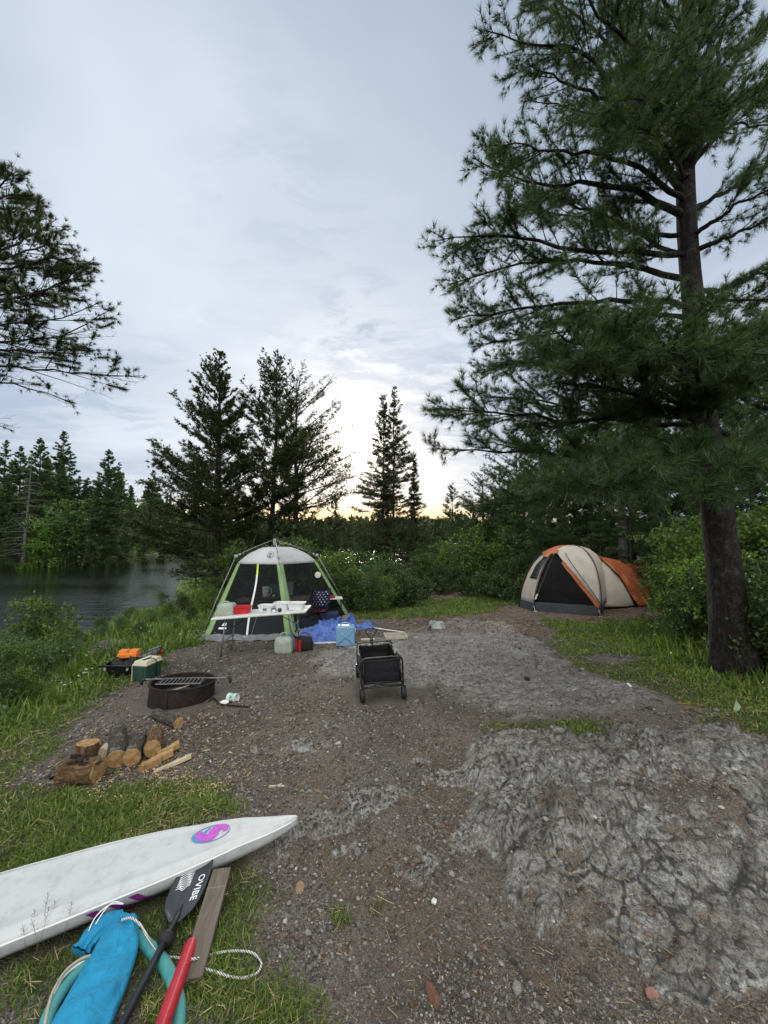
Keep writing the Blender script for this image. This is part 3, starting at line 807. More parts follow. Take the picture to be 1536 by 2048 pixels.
# ------------------------------------------------------------ shrubs and bushes
for key, mat, Hh, Rm, n, ln, wd, s in [('bushA', M_leafA, 1.5, .9, 3600, .075, .05, 201), ('bushB', M_leafB, 1.4, .95, 3800, .07, .05, 202), ('bushC', M_leafC, 1.3, .8, 3600, .075, .022, 203),
                                       ('bushY', M_leafY, 1.2, .7, 1100, .06, .045, 204), ('fernA', M_leafB, .6, .55, 1500, .10, .04, 205), ('bushD', M_leafA, 2.2, 1.0, 4200, .08, .055, 206)]:
    PROTO[key] = broadleaf('shrub', 'x', 'shrub', Hh, Rm, G_(s), n=n, ln=ln, wd=wd, mat=mat, blobs=18, h0=.12)
def bushes(rows, label, group):
    for px_, y, key, s in rows:
        spawn(key, wx(px_, y), y, s * random.uniform(.9, 1.1), label, group)
# middle thicket right of the screen shelter
bushes([(665, 12.6, 'bushB', 0.82), (700, 13.0, 'bushA', 0.90), (735, 12.6, 'bushB', 0.78), (770, 13.2, 'bushA', 0.78), (800, 13.6, 'bushB', 0.74), (690, 14.6, 'bushA', 1.23), (740, 15.2, 'bushC', 1.15), (785, 15, 'bushB', 0.98),
        (820, 15.8, 'bushB', 0.66), (650, 14.2, 'bushD', 0.90), (720, 17, 'bushB', 1.39), (670, 17.5, 'bushA', 1.39), (620, 15.5, 'bushB', 1.23)], 'leafy shrub in the thicket right of the screen shelter', 'thicket right of the screen shelter')
bushes([(760, 19.5, 'bushB', 1.08), (810, 20, 'bushC', 0.81), (850, 19, 'bushA', 1.17), (890, 19, 'bushA', 1.35), (925, 18.5, 'bushY', 1.98), (955, 18, 'bushA', 1.44), (990, 17.5, 'bushD', 0.99), (870, 17.6, 'bushB', 0.81), (915, 17.2, 'bushB', 0.81), (960, 16.8, 'fernA', 1.08),
        (1005, 16, 'bushB', 0.99), (1035, 15.5, 'bushB', 1.08), (1020, 18, 'bushA', 1.71), (1060, 17, 'bushB', 1.53), (900, 22, 'bushA', 1.53), (840, 23, 'bushB', 1.17), (950, 22, 'bushD', 1.26)], 'leafy shrub behind the brown clearing', 'shrubs behind the brown clearing')
bushes([(1000, 14.2, 'fernA', 1.3), (970, 15.0, 'fernA', 1.2), (930, 15.6, 'fernA', 1.0), (1045, 13.4, 'fernA', 1.1), (845, 15.2, 'fernA', 1.1), (880, 16.4, 'fernA', 1.2), (815, 13.5, 'fernA', 1.2)], 'low leafy plant at the edge of the grass strip', 'low plants edging the grass strip')
# right hand thicket round the big pine
bushes([(1385, 8.2, 'bushA', .95), (1400, 7.6, 'bushA', 1.0), (1372, 8.9, 'bushB', .7), (1400, 6.9, 'bushB', .75), (1385, 7.2, 'bushB', .6), (1420, 8.2, 'bushD', .95), (1400, 9.2, 'bushD', 1.05), (1372, 10.5, 'bushB', 1.0),
        (1370, 11, 'bushA', 1.4)], 'leafy shrub between the orange tent and the big pine', 'thicket between tent and big pine')
bushes([(1500, 6.6, 'bushA', 1.05), (1545, 5.7, 'bushB', .9), (1590, 5.0, 'bushB', .85), (1530, 7.6, 'bushD', 1.0), (1580, 7.2, 'bushA', 1.3), (1640, 6.3, 'bushD', 1.0), (1470, 8, 'bushY', 1.3), (1600, 8.5, 'bushD', 1.3), (1520, 9.5, 'bushD', 1.3),
        (1700, 5.6, 'bushB', 1.1), (1660, 4.7, 'bushB', .9)], 'leafy shrub right of the big pine trunk', 'thicket right of the big pine')
spawn('bushY', wx(1385, 7.1), 7.1, 1.2, 'yellow green sapling between the tent and the big pine', None)
# left bank
bushes([(-30, 5.6, 'bushA', 0.53), (30, 5.9, 'bushA', 0.51), (75, 6.4, 'bushC', 0.51), (-90, 5.2, 'bushB', 0.68), (110, 6.9, 'bushA', 0.47), (150, 7.4, 'bushC', 0.36), (20, 7.0, 'bushC', 0.68), (-60, 6.8, 'bushD', 0.51), (70, 7.6, 'bushB', 0.59), (-150, 6, 'bushB', 0.85),
        (120, 8.0, 'bushC', 0.51), (20, 8.4, 'bushA', 0.64), (-20, 8.8, 'bushC', 0.77), (60, 5.35, 'bushA', 0.36), (0, 5.0, 'bushB', 0.36)], 'leafy shrub on the left bank above the river', 'shrubs on the left bank')
bushes([(95, 9.4, 'bushC', 0.53), (135, 9.6, 'bushC', 0.43), (175, 10, 'bushB', 0.31), (215, 10.4, 'bushC', 0.31), (250, 11, 'bushC', 0.37), (205, 12, 'bushB', 0.37), (290, 10, 'bushB', 0.28), (310, 12, 'bushC', 0.37), (345, 13, 'bushA', 0.37),
        (265, 13, 'bushC', 0.43), (370, 14.5, 'bushA', 0.43), (330, 16, 'bushC', 0.50), (385, 12, 'bushB', 0.34), (355, 10.8, 'bushC', 0.31)], 'willowy shrub on the bank between path and water', 'willowy shrubs by the water')
bushes([(428, 14, 'bushA', .6), (470, 15.5, 'bushD', 1.0), (515, 15, 'bushB', 1.4), (560, 15.5, 'bushB', 1.5), (600, 15, 'bushB', 1.6), (455, 18, 'bushA', 1.2)], 'leafy bush behind the screen shelter', 'bushes behind the screen shelter')
spawn('bushA', wx(85, 7.9), 7.9, .95, 'bushy alder sticking up highest on the left river bank', None)
# far water line scrub
for i in range(34):
    y = 14 + i * 2.6; x = -43.2 - .12 * abs(y - 50) - random.uniform(.3, 1.6)
    if x / y * F + CX < -120: continue
    spawn(random.choice(['bushA', 'bushA', 'bushY', 'bushC']), x, y, random.uniform(1.0, 1.7), 'light green shrub at the foot of the forest across the river', 'shrubs on the far waterline', sz=random.uniform(.9, 1.4))

# ------------------------------------------------------------ middle distance conifers
g = G_(301)
o = conifer('jack_pine', 'tall dense dark conifer left of the twin pines by the river', 'tree', 11.15, 2.8, g, nb=290, prof='cone', e0=(-8, 24), curve=.12, h0=.10, tw=8.5, k=7, ln=.18, wd=.035, spread=.55, mat=M_needle2, bk=M_barkdark, tr=.23, gap=.22, asym=(PI, .28), top_e=55)
put(o, wx(437, 17), 17, 1, 0)
o = conifer('jack_pine', 'left one of the two close pines behind the screen shelter', 'tree', 11.2, 1.8, G_(302), nb=210, prof='pine', e0=(-5, 35), curve=.1, h0=.14, tw=9, k=7, ln=.20, wd=.034, spread=.6, mat=M_needle2, bk=M_barkdark, tr=.17, gap=.25, asym=(PI, .2), top_e=55)
put(o, wx(546, 18), 18, 1, 0)
o = conifer('jack_pine', 'right one of the two close pines, open branches towards the sun', 'tree', 10.5, 2.2, G_(303), nb=170, prof='pine', e0=(-12, 35), curve=.08, h0=.16, tw=7.5, k=6, ln=.18, wd=.03, spread=.65, mat=M_needle2, bk=M_barkdark, tr=.17, gap=.25, asym=(0, .3), top_e=50, clump=3)
put(o, wx(592, 18), 18, 1, 0)
for px_, y, Hh, Rm, s, lb, a in [(766, 27, 12.8, 2.5, 311, 'left one of the pair of narrow spire shaped spruces', PI), (787, 27.6, 13.7, 2.6, 312, 'right, taller one of the pair of narrow spire spruces', 0), (829, 26, 8.1, .9, 313, 'thin lone spruce just right of the spruce pair', 0)]:
    o = conifer('spruce', lb, 'tree', Hh, Rm, G_(s), nb=300 if Rm > 1.5 else 170, prof='spire', e0=(-18, 5), curve=.05, h0=.1, tw=7, k=7, ln=.19, wd=.035, spread=.6, mat=M_needle3, tr=.12, gap=.15, clump=3, asym=(a, .25))
    put(o, wx(px_, y), y, 1, 0)
PROTO['smallspruce'] = conifer('spruce', 'x', 'tree', 5.2, 1.15, G_(320), nb=80, prof='cone', e0=(-12, 10), curve=.04, h0=.08, tw=5.5, k=6, ln=.2, wd=.045, spread=.5, mat=M_needle3, tr=.07, gap=.2, clump=3)
PROTO['darkspruce'] = conifer('spruce', 'x', 'tree', 9, 2.1, G_(321), nb=150, prof='cone', e0=(-12, 14), curve=-.02, h0=.06, tw=5.5, k=7, ln=.22, wd=.045, spread=.55, mat=M_farconif, tr=.13, gap=.15, clump=3)
PROTO['darkpine'] = conifer('pine', 'x', 'tree', 10, 2.6, G_(322), nb=110, prof='pine', e0=(-5, 25), curve=.04, h0=.2, tw=5, k=8, ln=.24, wd=.035, spread=.7, mat=M_needle, tr=.16, gap=.2, clump=3, bk=M_barkdark)
for px_, y, s, lb in [(672, 24, .98, 'small open spruce in the gap right of the twin pines'), (727, 25, .55, 'small dark spruce in front of the spruce pair'), (700, 27, .6, 'short spruce left of the spruce pair on the skyline'), (640, 25, .75, 'short spruce partly behind the twin pines'),
                      (745, 23, .5, 'stubby spruce under the sunset band'), (655, 21, .5, 'stubby spruce just right of the twin pine trunks')]:
    spawn('smallspruce', wx(px_, y), y, s, lb, None)
for px_, y, s in [(690, 31, .7), (720, 33, .7), (760, 32, .62), (800, 31, .58), (740, 29, .55), (870, 34, .5), (815, 34, .5), (660, 33, .8), (900, 33, .5), (845, 30, .5), (780, 25, .42), (625, 24, .8)]:
    spawn('smallspruce', wx(px_, y), y, s, 'low spruce in the dark scrub on the point under the sunset', 'low spruces on the point', sz=s * 1.05)
for px_, y, s in [(645, 19, .40), (672, 20, .34), (700, 21, .38), (728, 22, .36), (755, 23, .40), (790, 24, .38), (820, 24, .40), (850, 25, .42), (490, 19, .42), (520, 22, .5), (420, 21, .42), (500, 24, .62), (570, 21, .5), (610, 22, .55), (395, 24, .45), (460, 23, .5)]:
    spawn('darkspruce', wx(px_, y), y, s, 'low dark spruce filling the gaps behind the shelter and thicket', 'low spruces behind shelter and thicket')
# conifers closing the view on the right, behind tent and big pine
for px_, y, s, k_ in [(985, 22, .50, 'darkspruce'), (1020, 21, .62, 'darkspruce'), (1050, 17.5, .62, 'darkspruce'), (1085, 19, .86, 'darkspruce'), (1120, 16.5, .8, 'darkpine'), (1150, 19.5, .98, 'darkspruce'), (1185, 16, .78, 'darkspruce'), (1225, 18.5, 1.0, 'darkpine'), (1265, 16, .82, 'darkspruce'),
                      (1300, 19, 1.05, 'darkspruce'), (1335, 15, .8, 'darkpine'), (1380, 17, .95, 'darkspruce'), (1430, 14.5, .85, 'darkspruce'), (1470, 17, 1.0, 'darkpine'), (1510, 13.5, .9, 'darkspruce'), (1560, 15, 1.1, 'darkpine'), (1620, 12.5, 1.0, 'darkspruce'), (1700, 12, 1.1, 'darkpine'),
                      (1075, 14.5, .42, 'darkspruce'), (1130, 14, .42, 'darkspruce'), (1200, 13.6, .42, 'darkspruce'), (1260, 13, .45, 'darkspruce'), (1330, 12.2, .4, 'darkspruce'), (1400, 11.5, .45, 'darkspruce'), (1100, 24, .9, 'darkspruce'), (1200, 25, 1.0, 'darkpine'), (1300, 25, 1.1, 'darkpine'), (905, 25, .66, 'darkspruce'), (940, 24, .52, 'darkspruce'), (968, 23, .62, 'darkpine'), (1000, 25, .8, 'darkspruce'), (878, 27, .45, 'darkspruce'), (925, 20, .36, 'darkpine'), (1035, 23, .85, 'darkpine'), (1060, 21, .8, 'darkspruce')]:
    spawn(k_, wx(px_, y), y, s, 'dark conifer in the wood behind the orange tent and big pine', 'conifers behind the orange tent')
o = conifer('spruce', 'grey trunked spruce standing right behind the orange and beige tent', 'tree', 8.5, 2.0, G_(330), nb=90, prof='cone', e0=(-10, 15), curve=0, h0=.36, tw=5.5, k=7, ln=.2, wd=.04, mat=M_farconif, bk=M_barkgrey, tr=.19, clump=3)
put(o, wx(1243, 13.2), 13.2, 1, 0)
# ------------------------------------------------------------ the big white pine on the right
def pine_tree(label, trunk_pts, trunk_r, limbs, g, mat, k=24, ln=.10, wd=.0055, dens=1.0, endonly=False, sec=9.0, name='white_pine'):
    root = empty(name, label, 'tree')
    b0 = Vector(trunk_pts[0]); root.location = b0
    T = np.array([tuple(p - b0) for p in bez(trunk_pts, 40)])
    rr_ = np.interp(np.linspace(0, 1, len(T)), np.linspace(0, 1, len(trunk_r)), trunk_r)
    mb = MB(); mb.tube([Vector(p) for p in T], [float(r) for r in rr_], 20)
    for i, v in enumerate(mb.v):
        a = i % 20 / 20 * 2 * PI; lvl = i // 20
        flare = 1 + .55 * max(0, 1 - lvl / 3.0) * (.5 + .5 * math.sin(a * 4 + 1)) + .045 * math.sin(a * 7 + lvl * .5) + .035 * random.uniform(-1, 1)
        c = Vector(T[min(lvl, len(T) - 1)]); mb.v[i] = tuple(c + (Vector(v) - c) * flare)
    tk = mb.build('trunk', M_barkdark, root, smooth=True)
    CP = []; CD = []; tw_ = []
    for pts, r0, dm, leafy in limbs:
        A = np.array([tuple(Vector(p) - b0) for p in bez(pts, 18)])
        A[1:-1] += g.normal(size=(len(A) - 2, 3)) * .015
        seg = np.linalg.norm(np.diff(A, axis=0), axis=1); cum = np.concatenate([[0], np.cumsum(seg)]); L = cum[-1]
        Vv, Ff = stick_arrays([(A, r0, .006)], 7)
        # side shoots in a flat spray either side of the limb
        ns = int(L * sec * dens * dm)
        s_ = np.sort(g.uniform(.12 if not endonly else .35, .99, ns)) * L
        base = np.stack([np.interp(s_, cum, A[:, a]) for a in range(3)], 1)
        tan = unit(np.stack([np.interp(np.minimum(s_ + .05, L), cum, A[:, a]) - np.interp(s_ - .05, cum, A[:, a]) for a in range(3)], 1))
        side = unit(np.cross(tan, np.array([0, 0, 1.0]))) * g.choice([-1, 1], ns)[:, None]
        f = s_ / L
        sl = (.20 + .62 * L * .30 * np.sin(np.clip(f * 1.02, 0, 1) * PI) ** .7) * g.uniform(.45, 1.15, ns)
        d = unit(tan * g.uniform(.5, 1.1, (ns, 1)) + side * g.uniform(.35, 1.0, (ns, 1)) + np.array([0, 0, 1.0]) * g.uniform(-.14, .30, (ns, 1)))
        paths = []
        for i in range(ns):
            m = 5; u = np.linspace(0, 1, m)[:, None]
            bend = np.array([0, 0, 1.0]) * (g.uniform(-.05, .22)) * sl[i]
            P_ = base[i] + d[i] * sl[i] * u + bend * u * u + g.normal(size=(m, 3)) * .012 * u
            paths.append((P_, .006 + .004 * sl[i], .002))
            # tufts along the shoot, and on small tertiary shoots
            bare_ = g.random() > leafy
            nq = max(2, int(sl[i] / .075))
            uu = np.linspace(.3 if not endonly else .7, 1, nq)
            Q_ = np.stack([np.interp(uu, u[:, 0], P_[:, a]) for a in range(3)], 1)
            if not bare_: CP.append(Q_); CD.append(np.tile(unit((P_[-1] - P_[-2])[None]), (nq, 1)))
            n3 = int(sl[i] / .10)
            for j in range(n3):
                uj = g.uniform(.25 if not endonly else .5, 1); p0 = np.array([np.interp(uj, u[:, 0], P_[:, a]) for a in range(3)])
                dd = unit(d[i] * .6 + unit(g.normal(size=3)) * .8 + np.array([0, 0, .12])); l3 = g.uniform(.08, .24)
                p1 = p0 + dd * l3; paths.append((np.stack([p0, p1]), .003, .0015))
                if bare_: continue
                CP.append(np.stack([p1, p0 + dd * l3 * .6])[:(1 if endonly else 2)]); CD.append(np.stack([dd, dd])[:(1 if endonly else 2)])
        V2, F2 = stick_arrays(paths, 3)
        mesh_np('branch', np.concatenate([Vv, V2]), np.concatenate([Ff, F2 + len(Vv)]), None, M_barkdark, root, smooth=True)
        # tip
        CP.append(A[-2:]); CD.append(np.tile(unit((A[-1] - A[-2])[None]), (2, 1)))
    CP = np.concatenate(CP); CD = np.concatenate(CD)
    Vn, Fn = needles(CP, CD, k, ln, wd, .50, g, .05)
    print('pine tufts', len(CP), 'tris', len(Fn))
    mesh_np('crown', Vn, None, Fn, mat, root)
    return root

base = gp(1478, 1345); Y0 = base.y
tpx = [(1478, 1345, 0), (1455, 1200, .0), (1432, 1000, .02), (1408, 850, .05), (1390, 650, .1), (1377, 500, .12), (1371, 350, .15), (1372, 200, .2), (1376, 60, .2), (1382, -120, .2), (1388, -330, .2), (1392, -600, .2)]
tp = [at(a, b, Y0 + c) for a, b, c in tpx]; tp[0] = base - Vector((0, 0, .12))
def trunk_at(py):
    for i in range(len(tpx) - 1):
        if tpx[i][1] >= py >= tpx[i + 1][1]:
            f = (tpx[i][1] - py) / (tpx[i][1] - tpx[i + 1][1]); return tp[i].lerp(tp[i + 1], f)
    return tp[-1]
def limb(py0, pts, dy, r=.04):
    """pts: further points outward, dy: how much nearer (-) or farther (+) the tip stands than the trunk"""
    s = trunk_at(py0); n = len(pts)
    return ([s] + [at(px_, py_, Y0 + dy * (i + 1) / n) for i, (px_, py_) in enumerate(pts)], r, 1.12 if dy <= -1.2 else 1.0, 1.0)
LB = [
 limb(860, [(1420, 800), (1400, 760), (1370, 720), (1330, 700)], -2.3, .04), limb(870, [(1360, 810), (1280, 760), (1200, 730), (1130, 735)], -1.9, .04), limb(840, [(1450, 790), (1480, 770), (1520, 760), (1570, 760)], -2.0, .04),
 limb(395, [(1300, 300), (1240, 268), (1205, 150), (1150, 100), (1070, 85), (975, 62)], -.5, .055),
 limb(440, [(1290, 390), (1180, 365), (1080, 372), (950, 318)], .2, .06),
 limb(470, [(1300, 470), (1200, 430), (1120, 400), (1010, 350)], 1.0, .04),
 limb(512, [(1290, 505), (1150, 500), (1010, 470), (872, 482)], -.3, .05),
 limb(560, [(1270, 535), (1160, 522), (1040, 530), (900, 568)], .5, .05),
 limb(520, [(1300, 480), (1230, 450), (1130, 430), (1000, 400)], 1.5, .035),
 limb(612, [(1290, 600), (1190, 603), (1050, 615), (908, 640)], -.2, .05),
 limb(640, [(1310, 632), (1230, 650), (1100, 668), (960, 690)], .9, .04),
 limb(700, [(1300, 690), (1200, 700), (1080, 715), (960, 740)], 1.3, .04),
 limb(825, [(1330, 770), (1270, 725), (1180, 690), (1080, 665)], -1.6, .05),
 limb(790, [(1350, 740), (1330, 700), (1300, 660), (1240, 650)], -2.0, .04),
 limb(800, [(1430, 740), (1460, 700), (1500, 680), (1560, 680)], -1.7, .04),
 limb(830, [(1300, 815), (1180, 840), (1030, 830), (870, 816)], -.2, .05),
 limb(850, [(1300, 850), (1190, 830), (1080, 800), (960, 790)], .9, .04),
 limb(900, [(1300, 905), (1190, 915), (1040, 905), (868, 898)], .2, .055),
 limb(930, [(1320, 935), (1220, 960), (1100, 985), (990, 1000)], .9, .04),
 limb(950, [(1340, 950), (1230, 970), (1100, 1000), (930, 1012)], 1.6, .04),
 limb(905, [(1380, 905), (1330, 920), (1260, 950), (1180, 990)], -2.1, .045),
 limb(900, [(1420, 905), (1420, 930), (1400, 950), (1370, 985)], -2.2, .045),
 limb(880, [(1450, 900), (1490, 925), (1530, 940), (1580, 950)], -1.8, .045),
 limb(930, [(1370, 920), (1310, 925), (1200, 940), (1100, 965)], -1.2, .04),
 limb(860, [(1360, 830), (1290, 800), (1200, 770), (1090, 770)], -1.2, .045),
 limb(740, [(1340, 720), (1240, 720), (1130, 730), (1020, 720)], -.8, .04),
 # right side
 limb(505, [(1430, 485), (1490, 460), (1560, 430)], -.3, .045), limb(575, [(1440, 580), (1500, 555), (1600, 530)], .3, .045), limb(620, [(1440, 600), (1510, 600), (1600, 590)], 1.0, .035),
 limb(430, [(1420, 400), (1480, 370), (1580, 300)], .5, .05), limb(480, [(1430, 440), (1490, 400), (1600, 360)], -.7, .04), limb(690, [(1450, 700), (1520, 720), (1620, 730)], .4, .04), limb(780, [(1470, 790), (1540, 820), (1640, 850)], .5, .04),
 limb(860, [(1480, 870), (1560, 880), (1660, 900)], .2, .04), limb(730, [(1450, 690), (1510, 650), (1580, 640)], 1.2, .035),
 # top, mostly upturned
 limb(380, [(1330, 320), (1290, 200), (1270, 120), (1200, 40)], .5, .045), limb(370, [(1410, 260), (1430, 150), (1450, 50), (1470, -60)], -.6, .05), limb(340, [(1420, 290), (1480, 220), (1560, 140), (1640, 80)], -.2, .045),
 limb(300, [(1330, 230), (1260, 150), (1190, 60), (1100, -10), (1030, -60)], .7, .045), limb(260, [(1330, 180), (1260, 90), (1180, 0), (1120, -90)], -.8, .045), limb(200, [(1330, 120), (1260, 20), (1200, -80)], .4, .04),
 limb(250, [(1430, 180), (1490, 100), (1570, 20)], .8, .04), limb(180, [(1420, 90), (1470, 10), (1540, -80)], -.8, .04), limb(100, [(1340, 20), (1280, -70), (1230, -160)], -.6, .04), limb(90, [(1420, 0), (1480, -80), (1560, -160)], .3, .04),
 limb(330, [(1300, 290), (1220, 240), (1130, 215), (1060, 200)], .9, .04), limb(290, [(1300, 240), (1200, 190), (1120, 160), (1060, 130)], -.3, .04), limb(410, [(1300, 350), (1200, 310), (1100, 300), (1010, 290)], -.7, .045),
 limb(20, [(1340, -60), (1290, -150), (1230, -260)], .3, .035), limb(0, [(1420, -80), (1470, -170), (1520, -280)], -.3, .035), limb(230, [(1380, 160), (1370, 90), (1340, 30)], -1.2, .035), limb(150, [(1390, 80), (1400, 10), (1400, -60)], 1.1, .035),
 limb(320, [(1400, 270), (1430, 230), (1460, 210)], -1.5, .035), limb(360, [(1350, 320), (1320, 280), (1260, 250)], -1.5, .035), limb(280, [(1350, 230), (1300, 200), (1240, 200)], -1.5, .035), limb(300, [(1440, 260), (1500, 250), (1580, 260)], .9, .035),
]
pine_tree('huge white pine with long needles leaning over the right side of the camp', tp, [.27, .205, .178, .16, .145, .13, .12, .112, .10, .09, .07, .05], LB, G_(401), M_needle, k=27, ln=.135, wd=.0056, dens=1.0)

# ------------------------------------------------------------ pine reaching in from the left
Y1 = 8.0
tp2 = [at(-330, 1420, Y1), at(-325, 1100, Y1), at(-320, 800, Y1), at(-318, 500, Y1), at(-315, 250, Y1)]; bz = H(tp2[0].x, Y1); tp2[0].z = bz - .1
def limb2(py0, pts, dy, r=.04):
    s = at(-320, py0, Y1); n = len(pts)
    return ([s] + [at(px_, py_, Y1 + dy * (i + 1) / n) for i, (px_, py_) in enumerate(pts)], r, .9 if py0 >= 640 else 1.35, .45 if py0 >= 640 else 1.0)
LB2 = [limb2(640, [(-150, 640), (0, 606), (110, 570), (185, 520)], -.2, .045), limb2(700, [(-150, 705), (0, 684), (120, 670), (225, 618)], .3, .045), limb2(745, [(-150, 738), (0, 732), (140, 745), (285, 755)], -.3, .04),
       limb2(760, [(-150, 760), (0, 765), (90, 785), (140, 805)], .4, .03), limb2(560, [(-160, 530), (0, 500), (60, 470), (110, 440)], .3, .045), limb2(600, [(-150, 590), (-20, 590), (90, 580), (170, 548)], .7, .04),
       limb2(480, [(-160, 430), (-60, 400), (0, 370), (30, 345)], -.4, .045), limb2(520, [(-160, 480), (-40, 450), (40, 420), (80, 425)], .8, .04), limb2(660, [(-140, 665), (0, 650), (100, 640), (200, 605)], -.8, .035),
       limb2(720, [(-140, 715), (20, 700), (120, 705), (215, 700)], .6, .035), limb2(560, [(-120, 550), (0, 540), (80, 520), (150, 515)], -.6, .04), limb2(430, [(-170, 390), (-80, 340), (-30, 330)], .5, .04), limb2(540, [(-120, 520), (-20, 490), (50, 470)], 1.0, .04),
       limb2(580, [(-120, 560), (0, 520), (90, 490), (140, 490)], .1, .04), limb2(790, [(-180, 800), (-60, 830), (20, 860)], .2, .03), limb2(500, [(-150, 440), (-40, 410), (30, 390), (60, 400)], .2, .04)]
pine_tree('long needled pine reaching in from the left edge over the river', tp2, [.26, .22, .18, .14, .1], LB2, G_(402), M_needle2, k=26, ln=.12, wd=.0085, dens=.62, endonly=True, sec=8.5, name='red_pine')
# ------------------------------------------------------------ shared materials
def fabric(name, col, rough=.85, weave=260, var=.22, sc=5, alpha=None, crease=.35):
    t = NT(name); v = t.coord()
    n = t.noise(v, sc, 5, .6)
    c = t.mix(t.ramp(n, [(.3, 0), (.7, 1)]), tuple(k * (1 - var) for k in col), tuple(min(1, k * (1 + var * .5)) for k in col))
    h = t.math('ADD', t.math('MULTIPLY', t.noise(v, sc * 2.6, 3, .5, 1.2), 2.0), t.math('MULTIPLY', t.noise(v, weave, 2, .5), .12))
    sh = t.bsdf(c, rough, t.bump(h, crease, .02), 0, .3)
    if alpha is not None:
        tr = t.n('ShaderNodeBsdfTransparent'); sh = t.n('ShaderNodeMixShader', i={0: alpha, 1: tr.outputs[0], 2: sh}).outputs[0]
    return t.done(sh)
M_white = simple('white_gelcoat', (.54, .55, .55), .45, .07, 6, .35, 420, spec=.5, dirt=.28)
M_whiterail = simple('white_rail', (.78, .78, .76), .35, .08, 9, .1, dirt=.15)
M_purple = simple('purple_print', (.20, .02, .20), .5, .2)
M_magenta = simple('magenta_print', (.50, .09, .52), .5, .15, 30)
M_cyanp = simple('blue_print', (.04, .30, .50), .5, .15, 30)
M_blackpl = simple('black_plastic', (.013, .014, .017), .42, .3, 14, .2, spec=.5)
M_whitep = simple('white_print', (.78, .79, .8), .5, .1)
M_red = simple('red_tube', (.42, .012, .03), .38, .15, 12, .25, 60, spec=.5)
M_teal = simple('teal_foam', (.06, .30, .30), .7, .2, 16, .4, 80, dirt=.3)
M_blue = fabric('turquoise_cloth', (.020, .26, .46), .85, 500, .3, 5, crease=.6)
M_steel = simple('grey_steel', (.22, .23, .24), .45, .2, 20, .1, metal=.6)
M_darksteel = simple('dark_steel', (.03, .032, .035), .45, .3, 20, .15, metal=.5)
def woodmat(name, a, b_, axis='Y', sc=1, end=None):
    t = NT(name); s = {'X': (.12, 1, 1), 'Y': (1, .10, 1), 'Z': (1, 1, .1)}[axis]
    v = t.map(t.coord(), s); n = t.noise(v, 42 * sc, 6, .7, .5); n2 = t.noise(v, 8 * sc, 4, .6)
    c = t.mix(t.ramp(n, [(.3, 0), (.7, 1)]), a, b_); c = t.mix(t.ramp(n2, [(.45, 0), (.7, .5)]), c, tuple(k * .5 for k in a))
    return t.done(t.bsdf(c, .85, t.bump(n, .6, .006), 0, .2))
M_plank = woodmat('weathered_plank', (.10, .082, .065), (.20, .168, .135), 'Y')
M_splitw = woodmat('fresh_split_wood', (.27, .15, .06), (.48, .31, .145), 'Z', .7)
M_palew = woodmat('pale_split_wood', (.40, .32, .20), (.58, .49, .34), 'Z', .7)
def endgrain():
    t = NT('sawn_end_grain'); v = t.coord(); sp = t.n('ShaderNodeSeparateXYZ', i={0: v})
    r_ = t.math('SQRT', t.math('ADD', t.math('POWER', sp.outputs[0], 2), t.math('POWER', sp.outputs[1], 2)))
    r_ = t.math('ADD', r_, t.math('MULTIPLY', t.noise(v, 14, 3, .5), .012))
    rings = t.math('SINE', t.math('MULTIPLY', r_, 620))
    c = t.mix(t.ramp(rings, [(.2, 0), (.9, 1)]), (.34, .21, .09), (.54, .37, .18))
    c = t.mix(t.ramp(t.noise(v, 18, 4, .6), [(.42, 0), (.60, .8)]), c, (.22, .11, .045))
    return t.done(t.bsdf(c, .85, t.bump(t.noise(v, 120, 3, .6), .4, .004), 0, .2))
M_end = endgrain()
M_logbark = bark('log_bark', (.06, .048, .038), (.16, .14, .12), 1.6, (.34, .32, .30))
M_logbark2 = bark('brown_log_bark', (.12, .07, .038), (.26, .16, .085), 1.3)

def mgrid(fn, nu, nv, name, mat, parent=None, smooth=True, solid=0, close_u=False):
    """surface from a function of (u, v) in 0..1"""
    mb = MB(); vs = [fn(i / (nu - (0 if close_u else 1)), j / (nv - 1)) for j in range(nv) for i in range(nu)]
    fs = []
    for j in range(nv - 1):
        for i in range(nu if close_u else nu - 1):
            a = j * nu + i; b_ = j * nu + (i + 1) % nu; fs.append((a, b_, b_ + nu, a + nu))
    mb.add(vs, fs); return mb.build(name, mat, parent, smooth=smooth, solid=solid)

def noise1(x, y, s=0): return float(perlin(np.array([x]), np.array([y]), s)[0])

